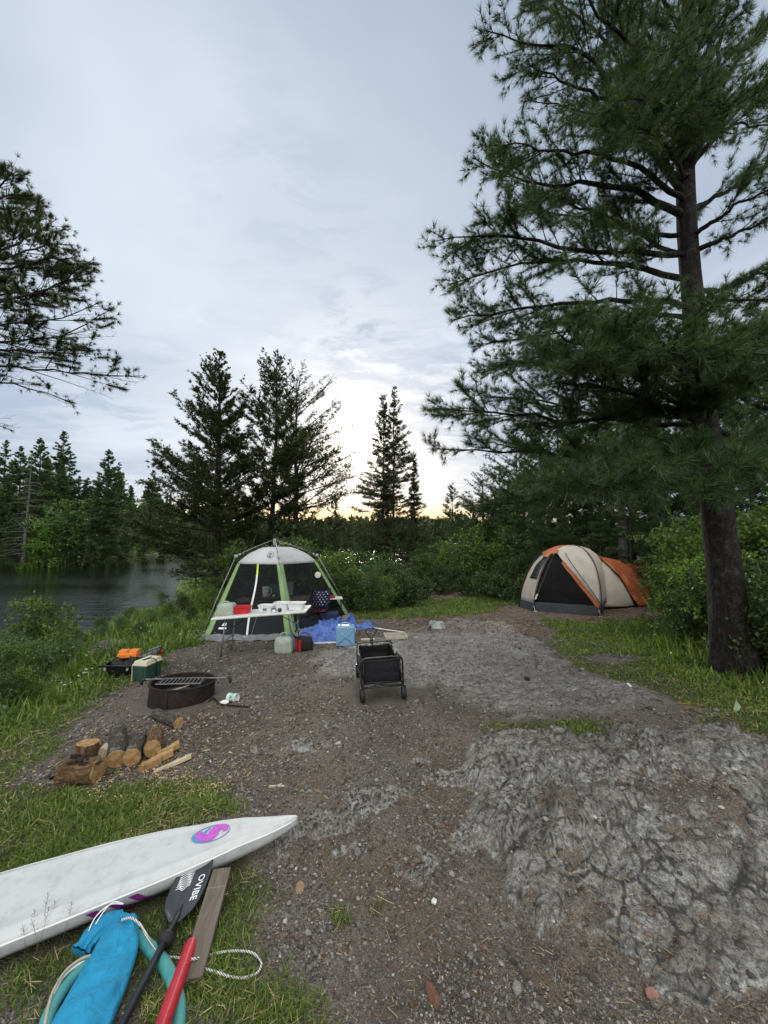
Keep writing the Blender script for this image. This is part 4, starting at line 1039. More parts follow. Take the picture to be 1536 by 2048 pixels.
# ------------------------------------------------------------ white sailboard on the grass
bn = Vector((-.560, 2.585, 0)); ax_b = Vector((-1.30, -.60, 0)).normalized(); sd_b = Vector((-ax_b.y, ax_b.x, 0))
if sd_b.y < 0: sd_b = -sd_b                                             # towards the far edge
g0 = H(-1.3, 2.2)
board = empty('sailboard', 'white sailboard with a magenta swirl emblem lying on the grass', 'sailboard', (bn.x, bn.y, g0))
def bw(s): return float(np.interp(s, [0, .03, .1, .22, .45, .75, 1.05, 1.4, 2.0, 2.6, 2.95, 3.1], [.004, .022, .045, .078, .135, .19, .222, .245, .25, .215, .12, .05]))
def bcurve(s): return -.035 * math.exp(-((s - .0) / .35) ** 2) + .03 * math.exp(-((s - .9) / .5) ** 2)
def brock(s): return .085 * math.exp(-s / .28) + .02
SEC = [(-1.0, .080), (-.97, .045), (-.86, .014), (-.5, .0), (0, -.002), (.5, .0), (.86, .014), (.97, .045), (1.0, .080), (1.005, .092), (.985, .100), (.975, .098), (.95, .103), (.80, .121), (.74, .124), (.70, .120), (.40, .126), (0, .128), (-.40, .126), (-.70, .120), (-.74, .124), (-.80, .121), (-.95, .103), (-.975, .098), (-.985, .100), (-1.005, .092)]
ss = [0, .015, .04, .08, .14, .22, .32, .45, .6, .75, .95, 1.15, 1.4, 1.7, 2.0, 2.3, 2.6, 2.8, 2.95, 3.05, 3.1]
def bp(s, q, z):
    th = min(1, .35 + (s / .35) ** .7 * .65) if s < .35 else 1
    return ax_b * s + sd_b * (bcurve(s) + q * bw(s)) + Vector((0, 0, brock(s) + z * th))
mb = MB(); N = len(SEC)
vs = [bp(s, q, z) for s in ss for q, z in SEC]
fs = [(i * N + k, i * N + (k + 1) % N, (i + 1) * N + (k + 1) % N, (i + 1) * N + k) for i in range(len(ss) - 1) for k in range(N)]
fs += [tuple(range(N)), tuple((len(ss) - 1) * N + k for k in reversed(range(N)))]
mb.add(vs, fs); mb.build('hull', M_white, board, smooth=True, bevel=0)
for side in (-1, 1):
    r_ = MB(); r_.tube([bp(s, side * 1.012, .094) for s in np.linspace(.01, 3.05, 60)], .0045, 6); r_.build('rail', M_whiterail, board, smooth=True)
for k in range(3):                                                     # slanted purple blocks on the near flank
    s0 = .84 + k * .085; m = MB()
    for j, (qa, za) in enumerate([(-.998, .076), (-.975, .050), (-.90, .022)]):
        pass
    P0 = [bp(s0 - .018 * j - .0, q_, z_) - sd_b * .003 - Vector((0, 0, .001)) for j, (q_, z_) in enumerate([(-1.0, .080), (-.985, .0625), (-.97, .045), (-.915, .029), (-.86, .014)])]
    P1 = [bp(s0 + .042 - .018 * j, q_, z_) - sd_b * .003 - Vector((0, 0, .001)) for j, (q_, z_) in enumerate([(-1.0, .080), (-.985, .0625), (-.97, .045), (-.915, .029), (-.86, .014)])]
    m.add(P0 + P1, [(j, j + 1, j + 6, j + 5) for j in range(4)]); m.build('stripe', M_purple, board)
# emblem
s0, q0 = .50, .05
def deck(u, v, dz=.002):
    s = s0 + u; yv = q0 * bw(s0) + v; q = yv / bw(s)
    z = np.interp(abs(q), [0, .4, .7, .74, .8], [.128, .126, .120, .124, .121]); return ax_b * s + sd_b * (bcurve(s) + yv) + Vector((0, 0, brock(s) + float(z) + dz))
def flat_shape(name, poly, mat, dz, parent, place=deck):
    m = MB(); m.add([place(u, v, dz) for u, v in poly], [tuple(range(len(poly)))]); return m.build(name, mat, parent)
def ring_shape(name, ru, rv, w0, w1, mat, dz, off=(0, 0), place=deck, parent=board, n=48):
    m = MB(); vs = []
    for k in range(n):
        a = 2 * PI * k / n; ww = w0 + (w1 - w0) * (.5 + .5 * math.cos(a))
        vs += [place(off[0] + ru * math.cos(a), off[1] + rv * math.sin(a), dz), place(off[0] + (ru - ww) * math.cos(a), off[1] + (rv - ww) * math.sin(a), dz)]
    m.add(vs, [(2 * k, 2 * ((k + 1) % n), 2 * ((k + 1) % n) + 1, 2 * k + 1) for k in range(n)]); return m.build(name, mat, parent)
em = ring_shape('emblem', .105, .068, .004, .014, M_cyanp, .002)
ring_shape('emblem_ring', .098, .066, .003, .005, M_magenta, .003, (-.006, .002), parent=em)
swirl = [(-.095, .015), (-.085, .04), (-.055, .052), (-.025, .045), (-.012, .022), (.0, .012), (.012, .03), (.028, .05), (.055, .052), (.075, .035), (.08, .01), (.068, -.02), (.045, -.045), (.01, -.055), (-.02, -.045), (-.01, -.03), (.012, -.034), (.03, -.02), (.036, 0), (.03, .012), (.018, .0), (.0, -.014), (-.025, -.02), (-.035, -.008), (-.04, .018), (-.055, .026), (-.075, .012), (-.085, -.005)]
def strip_shape(name, cl, wd, mat, dz, parent, place=deck):
    m = MB(); vs = []; P = [(*p.to_2d(),) for p in bez([(a, b_, 0) for a, b_ in cl], len(cl) * 5)]; n = len(P)
    for i, (u, v) in enumerate(P):
        du = P[min(i + 1, n - 1)][0] - P[max(i - 1, 0)][0]; dv = P[min(i + 1, n - 1)][1] - P[max(i - 1, 0)][1]; L = math.hypot(du, dv) + 1e-9
        w_ = wd * math.sin(PI * min(1, max(.12, i / (n - 1)))) ** .5 if callable(wd) is False else wd(i / (n - 1))
        vs += [place(u - dv / L * w_, v + du / L * w_, dz), place(u + dv / L * w_, v - du / L * w_, dz)]
    m.add(vs, [(2 * i, 2 * i + 1, 2 * i + 3, 2 * i + 2) for i in range(n - 1)]); return m.build(name, mat, parent)
strip_shape('emblem_figure', [(-.078, -.015), (-.072, .018), (-.045, .03), (-.02, .012), (-.008, -.018), (.018, -.03), (.045, -.015), (.058, .012), (.048, .034)], lambda f: .010 + .019 * math.sin(PI * f) ** .6, M_magenta, .004, em)
strip_shape('emblem_accent', [(.0, .045), (.022, .03), (.035, .008), (.028, -.004)], lambda f: .003 + .004 * math.sin(PI * f), M_cyanp, .006, em)
strip_shape('emblem_accent', [(.055, -.045), (.07, -.01), (.085, .02)], lambda f: .004 + .008 * math.sin(PI * f), M_cyanp, .003, em)

# ------------------------------------------------------------ black kayak paddle
nk = Vector(gp(347, 1868)); tip = at(402, 1722, 2.285); dp = (tip - nk); dp.z = 0; BL = dp.length; dp.normalize(); rt = Vector((dp.y, -dp.x, 0))
pz = nk.z + .012; TILT = (tip.z - nk.z - .02) / BL
pad = empty('kayak_paddle', 'black double ended kayak paddle, one blade against the white board', 'paddle', (nk.x, nk.y, pz))
def bwid(f): return np.interp(f, [0, .06, .16, .3, .5, .72, .88, .96, 1.0], [.020, .040, .066, .082, .088, .085, .072, .050, .018])
def bmid(f): return np.interp(f, [0, .3, .7, 1.0], [0, -.004, .0, .012])
def blz(u, f):
    """blade height: dished, with a raised spine fading to the tip"""
    w_ = float(bwid(f)); q = max(-1, min(1, (u - float(bmid(f))) / w_))
    return .016 * q * q + .014 * math.exp(-(q / .16) ** 2) * max(0, 1 - f * 1.15) + .02 * math.sin(PI * f) * -.6 + .028
def bpt(u, v, dz=0):
    f = v / BL; return rt * u + dp * v + Vector((0, 0, blz(u, f) + dz + TILT * v))
mb = MB(); nu, nv = 15, 26; vs = []
for j in range(nv):
    f = j / (nv - 1)
    for i in range(nu):
        q = -1 + 2 * i / (nu - 1); u = float(bmid(f)) + q * float(bwid(f)); vs.append(bpt(u, f * BL))
fs = [(j * nu + i, j * nu + i + 1, (j + 1) * nu + i + 1, (j + 1) * nu + i) for j in range(nv - 1) for i in range(nu - 1)]
mb.add(vs, fs); bl = mb.build('blade', simple('paddle_blade', (.035, .038, .045), .34, .25, 9, .1, spec=.6), pad, smooth=True, solid=.006)
wg = MB()
for k in range(13):
    v0 = (.47 + .029 * k) * BL; vs = []; n = 22
    for i in range(n):
        q = i / (n - 1); u = -.066 + q * .062 + .004; v = v0 + .006 * math.sin(q * 9 + k * .55) + q * .018
        vs += [bpt(u, v, .007), bpt(u, v + .0042, .007)]
    wg.add(vs, [(2 * i, 2 * i + 1, 2 * i + 3, 2 * i + 2) for i in range(n - 1)])
wg.build('wave_graphic', M_whitep, bl)
def lettering(text, size, place, name, mat, parent, spacing=1.0, dz=.0045):
    c = bpy.data.curves.new('t', 'FONT'); c.body = text; c.size = size; c.space_character = spacing; c.resolution_u = 3; c.offset = size * .018
    o = bpy.data.objects.new('t', c); COL.objects.link(o); bpy.context.view_layer.update()
    me = bpy.data.meshes.new_from_object(o.evaluated_get(bpy.context.evaluated_depsgraph_get())); bpy.data.objects.remove(o)
    for v in me.vertices: v.co = place(v.co.x, v.co.y, dz)
    me.materials.clear(); me.materials.append(mat); me.name = name
    r = bpy.data.objects.new(name, me); COL.objects.link(r); r.parent = parent; return r
# reads from the tip towards the shaft, letter tops to the right
lettering('VIBE', .046, lambda x, y, dz: bpt(.028 + y, .60 * BL - x, dz), 'lettering', M_whitep, bl, 1.05)
ring_shape('logo', .016, .016, .005, .005, M_whitep, .0045, (.66 * BL, .046), place=lambda a, b_, dz: bpt(b_, a, dz), parent=bl, n=24)
e = Vector(gp(255, 2048)); dsh = (Vector((e.x, e.y, 0)) - Vector((nk.x, nk.y, 0))).normalized()
sh = MB(); s0_ = Vector((0, 0, .033)) + dp * .10; P = [s0_, Vector((0, 0, .034)), dsh * .3 + Vector((0, 0, .045)), dsh * 1.25 + Vector((0, 0, .03))]
sh.tube(P, [.009, .0155, .0155, .0155], 16); sh.build('shaft', M_blackpl, pad, smooth=True)
dr = MB(); cdr = dsh * .075 + Vector((0, 0, .036)); q_ = dsh.to_track_quat('Z', 'Y').to_matrix()
dr.lathe([(.016, -.022), (.026, -.018), (.036, -.006), (.037, .004), (.030, .012), (.017, .022)], 24, cdr, rot=q_); dr.build('drip_ring', simple('rubber', (.010, .010, .011), .7, .3), pad, smooth=True)

# ------------------------------------------------------------ weathered plank
def atz(px, py, z):
    d_ = ray(px, py); t_ = (z - EYE) / d_[2]; return Vector((d_[0] * t_, d_[1] * t_, z))
a = atz(444, 1737, gp(444, 1737).z + .085); b_ = atz(381, 1958, gp(381, 1958).z + .03); d = b_ - a; pl = empty('wooden_plank', 'grey weathered wooden plank under the red tube', 'plank', tuple((a + b_) / 2 - Vector((0, 0, .012))))
mb = MB(); L = d.length; mb.box((0, 0, 0), (.094, L, .032)); o = mb.build('board', M_plank, pl, bevel=.003)
pl.rotation_euler = (math.asin((a.z - b_.z) / L), 0, math.atan2(a.y - b_.y, a.x - b_.x) - PI / 2)
m = MB(); m.box((0, L / 2 - .115, .0165), (.090, .006, .001)); m.build('saw_mark', woodmat('saw_mark', (.2, .16, .12), (.26, .22, .17)), pl)

# ------------------------------------------------------------ red tube resting on the plank
a = at(383, 1888, 1.905) ; a = Vector(gp(383, 1888)) + Vector((0, 0, .07)); b_ = at(326, 2048, 1.53)
a = at(384, 1885, a.y - .03); dd = (b_ - a); dd.normalize()
tb = empty('red_tube', 'red tube with a rounded end leaning over the grey plank', 'tube', tuple(a))
mb = MB(); mb.tube([dd * -.004, dd * .004, dd * .02, dd * .9], [.018, .025, .0285, .0285], 10); mb.build('tube_body', M_red, tb, smooth=False, bevel=.004)

# ------------------------------------------------------------ teal wishbone boom with rope
bmz = g0
boom = empty('wishbone_boom', 'teal foam covered wishbone boom under the turquoise bag', 'boom', (-1.25, 1.85, H(-1.25, 1.85)))
def G3(px, py, up=.0): return Vector(gp(px, py)) + Vector((0, 0, up)) - boom.location
def bz_(pts, up): return bez([G3(a, b_, up) for a, b_ in pts], 30)
UPL = .022
m = MB(); m.tube(bz_([(222, 1902), (192, 1930), (150, 1968), (118, 2008), (92, 2060), (75, 2140)], .03), .024, 12); m.build('arm', M_teal, boom, smooth=True)
m = MB(); m.tube(bz_([(270, 1880), (300, 1905), (330, 1940), (350, 1985), (357, 2040), (345, 2140)], .016), .026, 12); m.build('arm', M_teal, boom, smooth=True)
m = MB(); m.tube(bz_([(245, 1876), (225, 1898), (203, 1921)], .035), .024, 12); m.box(G3(205, 1912, .06), (.022, .03, .02)); m.build('clamp', M_blackpl, boom, smooth=True, bevel=.002)
for k in range(3):
    m = MB(); m.tube(bez([G3(a + 3 * k, b_ - 5 * k, .035 + .012 * (k % 2) + .01) for a, b_ in [(188, 1943), (160, 1950), (128, 1975), (106, 2010), (92, 2050), (80, 2120)]], 40), .0055, 8)
    m.build('rope_strand', M_whiterail if k != 1 else simple('tan_rope', (.42, .36, .28), .9, .3, 60), boom, smooth=True)

# ------------------------------------------------------------ turquoise drawstring bag
bgc = Vector(gp(252, 1866)); b2 = Vector(gp(185, 2060))
bag = empty('drawstring_bag', 'turquoise cloth bag with a drawstring mouth at its left end', 'bag', tuple(bgc))
ctr = [Vector((x, y, 0)) for x, y in [(.01, .03), (.012, -.05), (.05, -.17), (.08, -.30), (.105, -.45), (.13, -.65), (.15, -.95)]]
wv = [.030, .072, .098, .108, .112, .12, .12]
cc = bez(ctr, 40); nn = len(cc)
def bagf(u, v):
    i = v * (nn - 1); i0 = int(min(i, nn - 2)); c_ = cc[i0].lerp(cc[i0 + 1], i - i0)
    w_ = float(np.interp(v, np.linspace(0, 1, 7), wv)); th = 2 * PI * u
    t_ = (cc[min(i0 + 1, nn - 1)] - cc[max(i0 - 1, 0)]).normalized(); s_ = Vector((t_.y, -t_.x, 0))
    ht = .040 * min(1, .35 + v * 7)
    wr = .014 * noise1(u * 9, v * 13, 3) + .012 * abs(noise1(u * 5 + v * 20, v * 9, 14)) + .018 * noise1(u * 3 + v * 6, v * 8, 4) * max(0, math.sin(th)) + .006 * noise1(u * 20 + v * 14, v * 6, 9)
    cs, sn = math.cos(th), math.sin(th)
    return c_ + s_ * (math.copysign(abs(cs) ** .8, cs) * w_) + Vector((0, 0, .02 + ht + math.copysign(abs(sn) ** .75, sn) * (ht + wr)))
o = mgrid(bagf, 56, 90, 'bag_body', M_blue, bag, close_u=True)
cap = MB(); cap.add([bagf(k / 24, 0) for k in range(24)], [tuple(range(24))]); cap.build('closed_end', M_blue, bag, smooth=True)
# gathered mouth folded over at the left
mth = [Vector((x, y, z)) for x, y, z in [(-.02, .0, .07), (-.07, -.04, .075), (-.105, -.085, .062), (-.118, -.13, .045)]]; mc = bez(mth, 24)
def mouthf(u, v):
    i = v * (len(mc) - 1); i0 = int(min(i, len(mc) - 2)); c_ = mc[i0].lerp(mc[i0 + 1], i - i0); t_ = (mc[min(i0 + 1, len(mc) - 1)] - mc[max(0, i0 - 1)]).normalized()
    a_ = t_.cross(Vector((0, 0, 1))).normalized(); b3 = a_.cross(t_); th = 2 * PI * u
    r_ = float(np.interp(v, [0, .3, .7, .85, 1], [.035, .048, .046, .034, .048])) * (1 + .13 * math.sin(9 * th) * v)
    return c_ + a_ * math.cos(th) * r_ + b3 * math.sin(th) * r_ * .72
mgrid(mouthf, 54, 26, 'gathered_mouth', M_blue, bag, close_u=True)
m = MB(); m.add([mouthf(k / 30, 1) - Vector((-.012, .03, 0)) * .3 for k in range(30)], [tuple(range(30))]); m.build('mouth_inside', M_blue, bag)
for k in range(2):
    m = MB(); m.tube(bez([Vector((-.118 + .016 * k, -.105, .075)), Vector((-.115 + .02 * k, -.05, .115)), Vector((-.075 + .01 * k, -.01, .135 + .01 * k)), Vector((-.02, .005, .125))], 20), .0028, 6); m.build('drawcord', M_whiterail, bag, smooth=True)

# ------------------------------------------------------------ white braided rope
rp = [(243, 1840, .12), (262, 1836, .125), (282, 1851, .115), (296, 1876, .08), (312, 1900, .04), (332, 1913, .02), (352, 1915, .012), (385, 1918, .06), (410, 1913, .012), (440, 1905, .022), (475, 1902, .022), (505, 1906, .020), (522, 1924, .018), (516, 1944, .018), (492, 1955, .018), (462, 1954, .020), (432, 1944, .022), (411, 1938, .022)]
P = []
for a_, b_, u in rp:
    q = gp(a_, b_); d_ = ray(a_, b_); zt = q.z + u; t_ = (zt - EYE) / d_[2]; P.append(Vector((d_[0] * t_, d_[1] * t_, zt)))
P = bez(P, 190); m = MB(); o0 = Vector(P[-1])
m.tube([p - o0 for p in P], .0048, 8)
def ropemat():
    t = NT('white_braid'); v = t.coord(); w1 = t.n('ShaderNodeTexWave', wave_type='BANDS', bands_direction='DIAGONAL', i={'Vector': v, 'Scale': 55.0, 'Distortion': .4}).outputs['Fac']
    return t.done(t.bsdf(t.mix(t.ramp(w1, [(.25, 0), (.55, 1)]), (.22, .20, .17), (.74, .73, .70)), .85, t.bump(w1, .7, .004), 0, .2))
ro_ = m.build('rope', ropemat(), None, smooth=True); ro_.location = o0
tag(ro_, 'white braided rope ending in a loop on the gravel', 'rope')

# ------------------------------------------------------------ firewood
def rock_tag(o, l, c='log', g_='firewood pile'): return tag(o, l, c, g_)
def log(label, p0, p1, r, group='firewood pile', bk=None, wob=.06, mats=None, split=None, name='log', endr=None):
    """a round with bark, sawn ends and an uneven outline; axis from p0 to p1"""
    p0, p1 = Vector(p0), Vector(p1); d_ = p1 - p0; L = d_.length
    root = empty(name, label, 'log', tuple(p0), 0, group); root.rotation_mode = 'QUATERNION'; root.rotation_quaternion = d_.to_track_quat('Z', 'Y')
    n = 28; m = MB(); NZ = 10; sd_ = random.uniform(0, 50); vs = []
    def rad(k, j):
        a_ = 2 * PI * k / n; f = r * (1 + wob * noise1(math.cos(a_) * 1.5 + sd_, math.sin(a_) * 1.5 + j * .25, 5) + .05 * math.sin(2 * a_ + sd_) + .025 * noise1(k * .9 + sd_, j * .8, 8))
        if split is not None:
            c_ = math.cos(a_ - split[0]); lim = split[1] * r
            if c_ > 0: f = min(f, lim / c_)
        return f
    for j in range(NZ):
        for k in range(n):
            a_ = 2 * PI * k / n; f = rad(k, j); vs.append((math.cos(a_) * f, math.sin(a_) * f, L * j / (NZ - 1)))
    fs = [(j * n + k, j * n + (k + 1) % n, (j + 1) * n + (k + 1) % n, (j + 1) * n + k) for j in range(NZ - 1) for k in range(n)]
    mi = []
    for j in range(NZ - 1):
        for k in range(n):
            a_ = 2 * PI * (k + .5) / n; mi.append(1 if split is not None and math.cos(a_ - split[0]) > split[1] * 1.08 else 0)
    m.add(vs, fs); m.m = mi
    m.build('bark', None, root, smooth=True, mats=[bk or M_logbark, M_splitw])
    for j, z, nm in ((0, 0, 'cut_end'), (NZ - 1, L, 'cut_end')):
        e_ = MB(); k_ = .93; e_.add([(math.cos(2 * PI * k / n) * rad(k, j) * k_, math.sin(2 * PI * k / n) * rad(k, j) * k_, z + (.004 if j else -.004)) for k in range(n)] + [(math.cos(2 * PI * k / n) * rad(k, j), math.sin(2 * PI * k / n) * rad(k, j), z) for k in range(n)],
                          [tuple(range(n))] + [(k, (k + 1) % n, n + (k + 1) % n, n + k) for k in range(n)])
        e_.build(nm, M_end, root)
    return root
def on(px, py, up): return Vector(gp(px, py)) + Vector((0, 0, up))
c = on(172, 1524, 0); log('upright sawn round with a pale top at the back left of the pile', c, c + Vector((.004, .01, .17)), .088, bk=M_logbark2)
a = on(150, 1566, .085); b_ = on(196, 1560, .090)
big = log('fat split log with torn black bark, front left of the pile', a + Vector((-.10, 0, 0)), b_ + Vector((.02, -.02, 0)), .095, bk=M_logbark2, wob=.16)
m = MB()
for k in range(9):
    q = big.location + Vector((.05 + .032 * k + random.uniform(-.02, .02), random.uniform(-.05, .05), .10 + random.uniform(-.01, .015)))
    m.box(q - big.location, (.07, .05, .006), Matrix.Rotation(random.uniform(-.5, .5), 3, 'X') @ Matrix.Rotation(random.uniform(-.6, .6), 3, 'Z') @ Matrix.Rotation(random.uniform(-.3, .3), 3, 'Y'))
bkp = m.build('torn_bark', M_barkdark, None, bevel=.002); bkp.location = big.location; bkp.parent = big; bkp.matrix_parent_inverse = Matrix.LocRotScale(big.location, big.rotation_quaternion, None).inverted()
log('long rough barked log laid end on in the middle of the pile', on(232, 1536, .075), on(236, 1478, .085), .078)
log('round end log right of the long barked log', on(263, 1532, .072), on(278, 1494, .08), .074)
log('log with a cracked star shaped end, right of centre', on(304, 1517, .085), on(312, 1487, .09), .075, bk=M_logbark2)
log('small bark covered log lying by the fire ring', on(311, 1437, .055), on(357, 1457, .055), .056, None, bk=M_logbark)
def wedge(label, c, L, w_, h_, rz_, tilt=0, mat=M_splitw):
    root = empty('split_wood', label, 'firewood', tuple(c), rz_, 'split pieces by the pile')
    m = MB(); vs = []
    for y in np.linspace(-.5, .5, 6):
        j = random.uniform(-.08, .08)
        vs += [(-w_ / 2 * (1 + j), y * L, 0), (w_ / 2, y * L, .004), (w_ * .35 * (1 + j), y * L, h_ * .8), (-w_ * .15, y * L + .01, h_ * (1 + j))]
    fs = [(i * 4 + k, i * 4 + (k + 1) % 4, i * 4 + 4 + (k + 1) % 4, i * 4 + 4 + k) for i in range(5) for k in range(4)] + [(3, 2, 1, 0), (20, 21, 22, 23)]
    m.add(vs, fs); o = m.build('wood_face', mat, root, bevel=.003); root.rotation_euler = (tilt, 0, rz_)
wedge('small orange wood wedge at the front right of the pile', on(300, 1536, .0), .17, .07, .075, -.5)
wedge('short split wedge leaning on the cracked log', on(322, 1524, .01), .20, .07, .065, -.8, .15)
wedge('chunky split piece behind the pale splinter', on(337, 1510, .02), .19, .065, .06, -.75, .2)
wedge('long pale splinter on the right edge of the pile', on(345, 1532, .0), .30, .055, .035, -.85, .1, M_palew)
wedge('pale squared offcut behind the long barked log', on(208, 1516, .02), .10, .11, .09, .2, 0, M_palew)
for pts, lb in (([(98, 1561), (127, 1551), (150, 1545)], 'dark stick poking out left of the wood pile'), ([(281, 1492), (300, 1484), (322, 1476)], 'dark stick behind the cracked log'), ([(418, 1404), (428, 1399), (442, 1411), (470, 1414), (498, 1416)], 'crooked stick beside the fire ring and tub lid'),
                ([(1008, 1898), (1024, 1918), (1040, 1938), (1050, 1968)], 'crooked grey twig on the gravel at the edge of the rock')):
    P = [on(a_, b2_, .012) for a_, b2_ in pts]; o0 = P[0].copy(); m = MB(); m.tube([p - o0 for p in bez(P, 14)], .010 if pts[0][1] < 1700 else .005, 7); o = m.build('stick', M_barkdark if pts[0][1] < 1700 else M_barkgrey, None, smooth=True); o.location = o0; tag(o, lb, 'stick')

# ------------------------------------------------------------ fire ring
fc = Vector(gp(375, 1418)); fr = .405; fx, fy = (375.5 - CX) / F * (fc.y + fr), fc.y + fr
fz = H(fx, fy - fr) ; ring = empty('fire_ring', 'rusty steel fire ring with a hinged cooking grate', 'fire ring', (fx, fy, fz - .01))
ring.rotation_euler = (R(-4), R(1.5), 0)
def rust():
    t = NT('rusty_steel'); v = t.coord(); n = t.noise(v, 6, 6, .7); n2 = t.noise(v, 30, 4, .6)
    c = t.mix(t.ramp(n, [(.38, 0), (.62, 1)]), (.011, .0105, .010), (.036, .022, .017)); c = t.mix(t.ramp(n2, [(.55, 0), (.75, .7)]), c, (.05, .045, .042))
    return t.done(t.bsdf(c, .75, t.bump(n2, .5, .01), .2, .3))
M_rust = rust()
m = MB(); m.lathe([(fr, -.06), (fr, .205), (fr + .016, .21), (fr + .016, .222), (fr - .012, .222), (fr - .012, .205), (fr - .006, -.06)], 56); m.build('ring_wall', M_rust, ring, smooth=False)
m = MB(); m.box((.0, -fr - .006, .09), (.035, .012, .22)); m.build('seam', M_rust, ring)
ash = MB(); ash.lathe([(0, .06), (.2, .065), (.35, .05), (fr - .02, .03)], 28); ash.build('ash_bed', simple('ash', (.05, .048, .045), .95, .6, 14, .8, 30), ring, smooth=True)
gr_ = MB()
rod = [Vector((-.50, -.04, .236)), Vector((.56, .10, .246))]; rd = (rod[1] - rod[0]).normalized(); fw_ = Vector((rd.y, -rd.x, 0))
gr_.tube([rod[0], rod[1]], .010, 8)
c0 = rod[0].lerp(rod[1], .5)
Pa = [c0 + rd * u + fw_ * v + Vector((0, 0, .006)) for u, v in ((-.30, -.0), (.26, -.0), (.26, .26), (-.30, .26))]
gr_.tube(Pa, .008, 6, closed=True)
for k in range(11):
    u = -.27 + k * .05; gr_.tube([c0 + rd * u + Vector((0, 0, .014)), c0 + rd * (u + .02) + fw_ * .26 + Vector((0, 0, .014))], .009, 6)
grt = gr_.build('grate', simple('sooty_steel', (.17, .172, .18), .45, .4, 20, .3, metal=.5), ring, smooth=False)
for s_, p in ((-1, rod[0]), (1, rod[1])):
    m = MB(); m.tube([p, p + rd * .03 * s_ + Vector((0, 0, .0)), p + rd * .045 * s_ + Vector((0, 0, -.035)), p + rd * .04 * s_ + Vector((0, 0, -.07))], [.016, .02, .022, .018], 10); m.build('handle', M_darksteel, grt, smooth=True)
for i, (dx, dy, a_, L_, lb) in enumerate([(-.1, -.12, .3, .38, 'charred log inside the fire ring, nearer one'), (.12, .05, -.4, .4, 'charred log inside the fire ring, farther one'), (.02, -.16, .9, .3, 'half burnt pale stick inside the fire ring')]):
    p = Vector((fx + dx, fy + dy, fz + .10 + .03 * i)); d_ = Vector((math.cos(a_), math.sin(a_), .06)) * L_ / 2
    m = MB(); m.tube([-d_, -d_ * .3 + Vector((0, 0, .006)), d_ * .4, d_], [.03, .034, .032, .024] if i < 2 else [.012, .014, .013, .01], 9); o = m.build('charred_log', simple('char', (.012, .011, .011), .8, .5, 20, .8, 30) if i < 2 else M_palew, None, smooth=True); o.location = p; tag(o, lb, 'log')

# ------------------------------------------------------------ spilled tub, lid
def M_tub(): return simple('white_tub', (.72, .73, .72), .4, .08, 20, .05)
p = Vector(gp(462, 1406)); tub = empty('plastic_tub', 'white plastic tub with green print lying on its side', 'tub', (p.x, p.y + .05, p.z + .052)); tub.rotation_euler = (R(97), 0, R(82 + 90))
tub.rotation_euler = (R(90), 0, R(70))
m = MB(); m.lathe([(0, -.07), (.044, -.07), (.047, -.066), (.054, .06), (.057, .062), (.057, .07), (.053, .07), (.044, -.062), (0, -.062)], 30); m.build('tub_wall', M_tub(), tub, smooth=True)
m = MB(); m.lathe([(.0500, -.022), (.0532, .036)], 30); pr = m.build('print', simple('pale_green_print', (.32, .52, .48), .5, .3, 50), tub, smooth=True)
for k in range(5):
    m = MB(); a0 = k * 1.2
    m.add([(.0545 * math.cos(a0 + j * .12) * (1 if 1 else 1), .0545 * math.sin(a0 + j * .12), z) for j in range(5) for z in (-.008, .02)], [(2 * j, 2 * j + 2, 2 * j + 3, 2 * j + 1) for j in range(4)]); m.build('print_block', simple('green_print', (.05, .28, .24), .5), tub)
p = Vector(gp(448, 1408)); m = MB(); m.lathe([(0, .004), (.05, .004), (.055, .001), (.06, .003), (.061, .010), (.056, .013), (.05, .009), (0, .009)], 30); o = m.build('tub_lid', M_tub(), None, smooth=True); o.location = p + Vector((0, .0, .012)); o.rotation_euler = (.08, -.06, 0); tag(o, 'round white tub lid flat on the ground by the fire ring', 'lid')

# ------------------------------------------------------------ folding wagon
wl, wr = Vector(gp(727, 1405)), Vector(gp(806, 1396)); wc = (wl + wr) / 2; yaw = math.atan2(wr.y - wl.y, wr.x - wl.x)
rear_x, rear_y = (751 - CX) / F * 5.95, 5.95
wag = empty('folding_wagon', 'black folding wagon with fabric basket and upright loop handle', 'wagon', tuple(wc))
ax = Vector((rear_x - wc.x, rear_y - wc.y, 0)); WL = ax.length; yaw = math.atan2(ax.y, ax.x) - PI / 2
zr = H(rear_x, rear_y) - wc.z; wag.rotation_euler = (math.atan2(zr, WL), math.atan2(wl.z - wr.z, .52), yaw)
M_frame = simple('black_painted_steel', (.014, .015, .017), .35, .3, 20, .1, metal=.2, spec=.6)
M_wfab = fabric('black_wagon_fabric', (.008, .008, .010), .75, 300, .2, 5)
hw, zt, zb = .262, .50, .20
def railp(y, z, up): return [Vector((-hw, y, z)), Vector((-hw + .01, y, z + up * .6)), Vector((-hw + .05, y, z + up)), Vector((hw - .05, y, z + up)), Vector((hw - .01, y, z + up * .6)), Vector((hw, y, z))]
m = MB()
m.tube(bez([Vector((-hw, 0, .13)), Vector((-hw, 0, .32)), Vector((-hw, 0, .47)), Vector((-hw + .05, .0, .515)), Vector((0, 0, .52)), Vector((hw - .05, 0, .515)), Vector((hw, 0, .47)), Vector((hw, 0, .32)), Vector((hw, 0, .13))], 48), .0115, 8)
m.tube([(-hw + .01, 0, .165), (hw - .01, 0, .165)], .011, 8); m.tube([(-hw + .03, .01, .215), (hw - .03, .01, .215)], .007, 8)
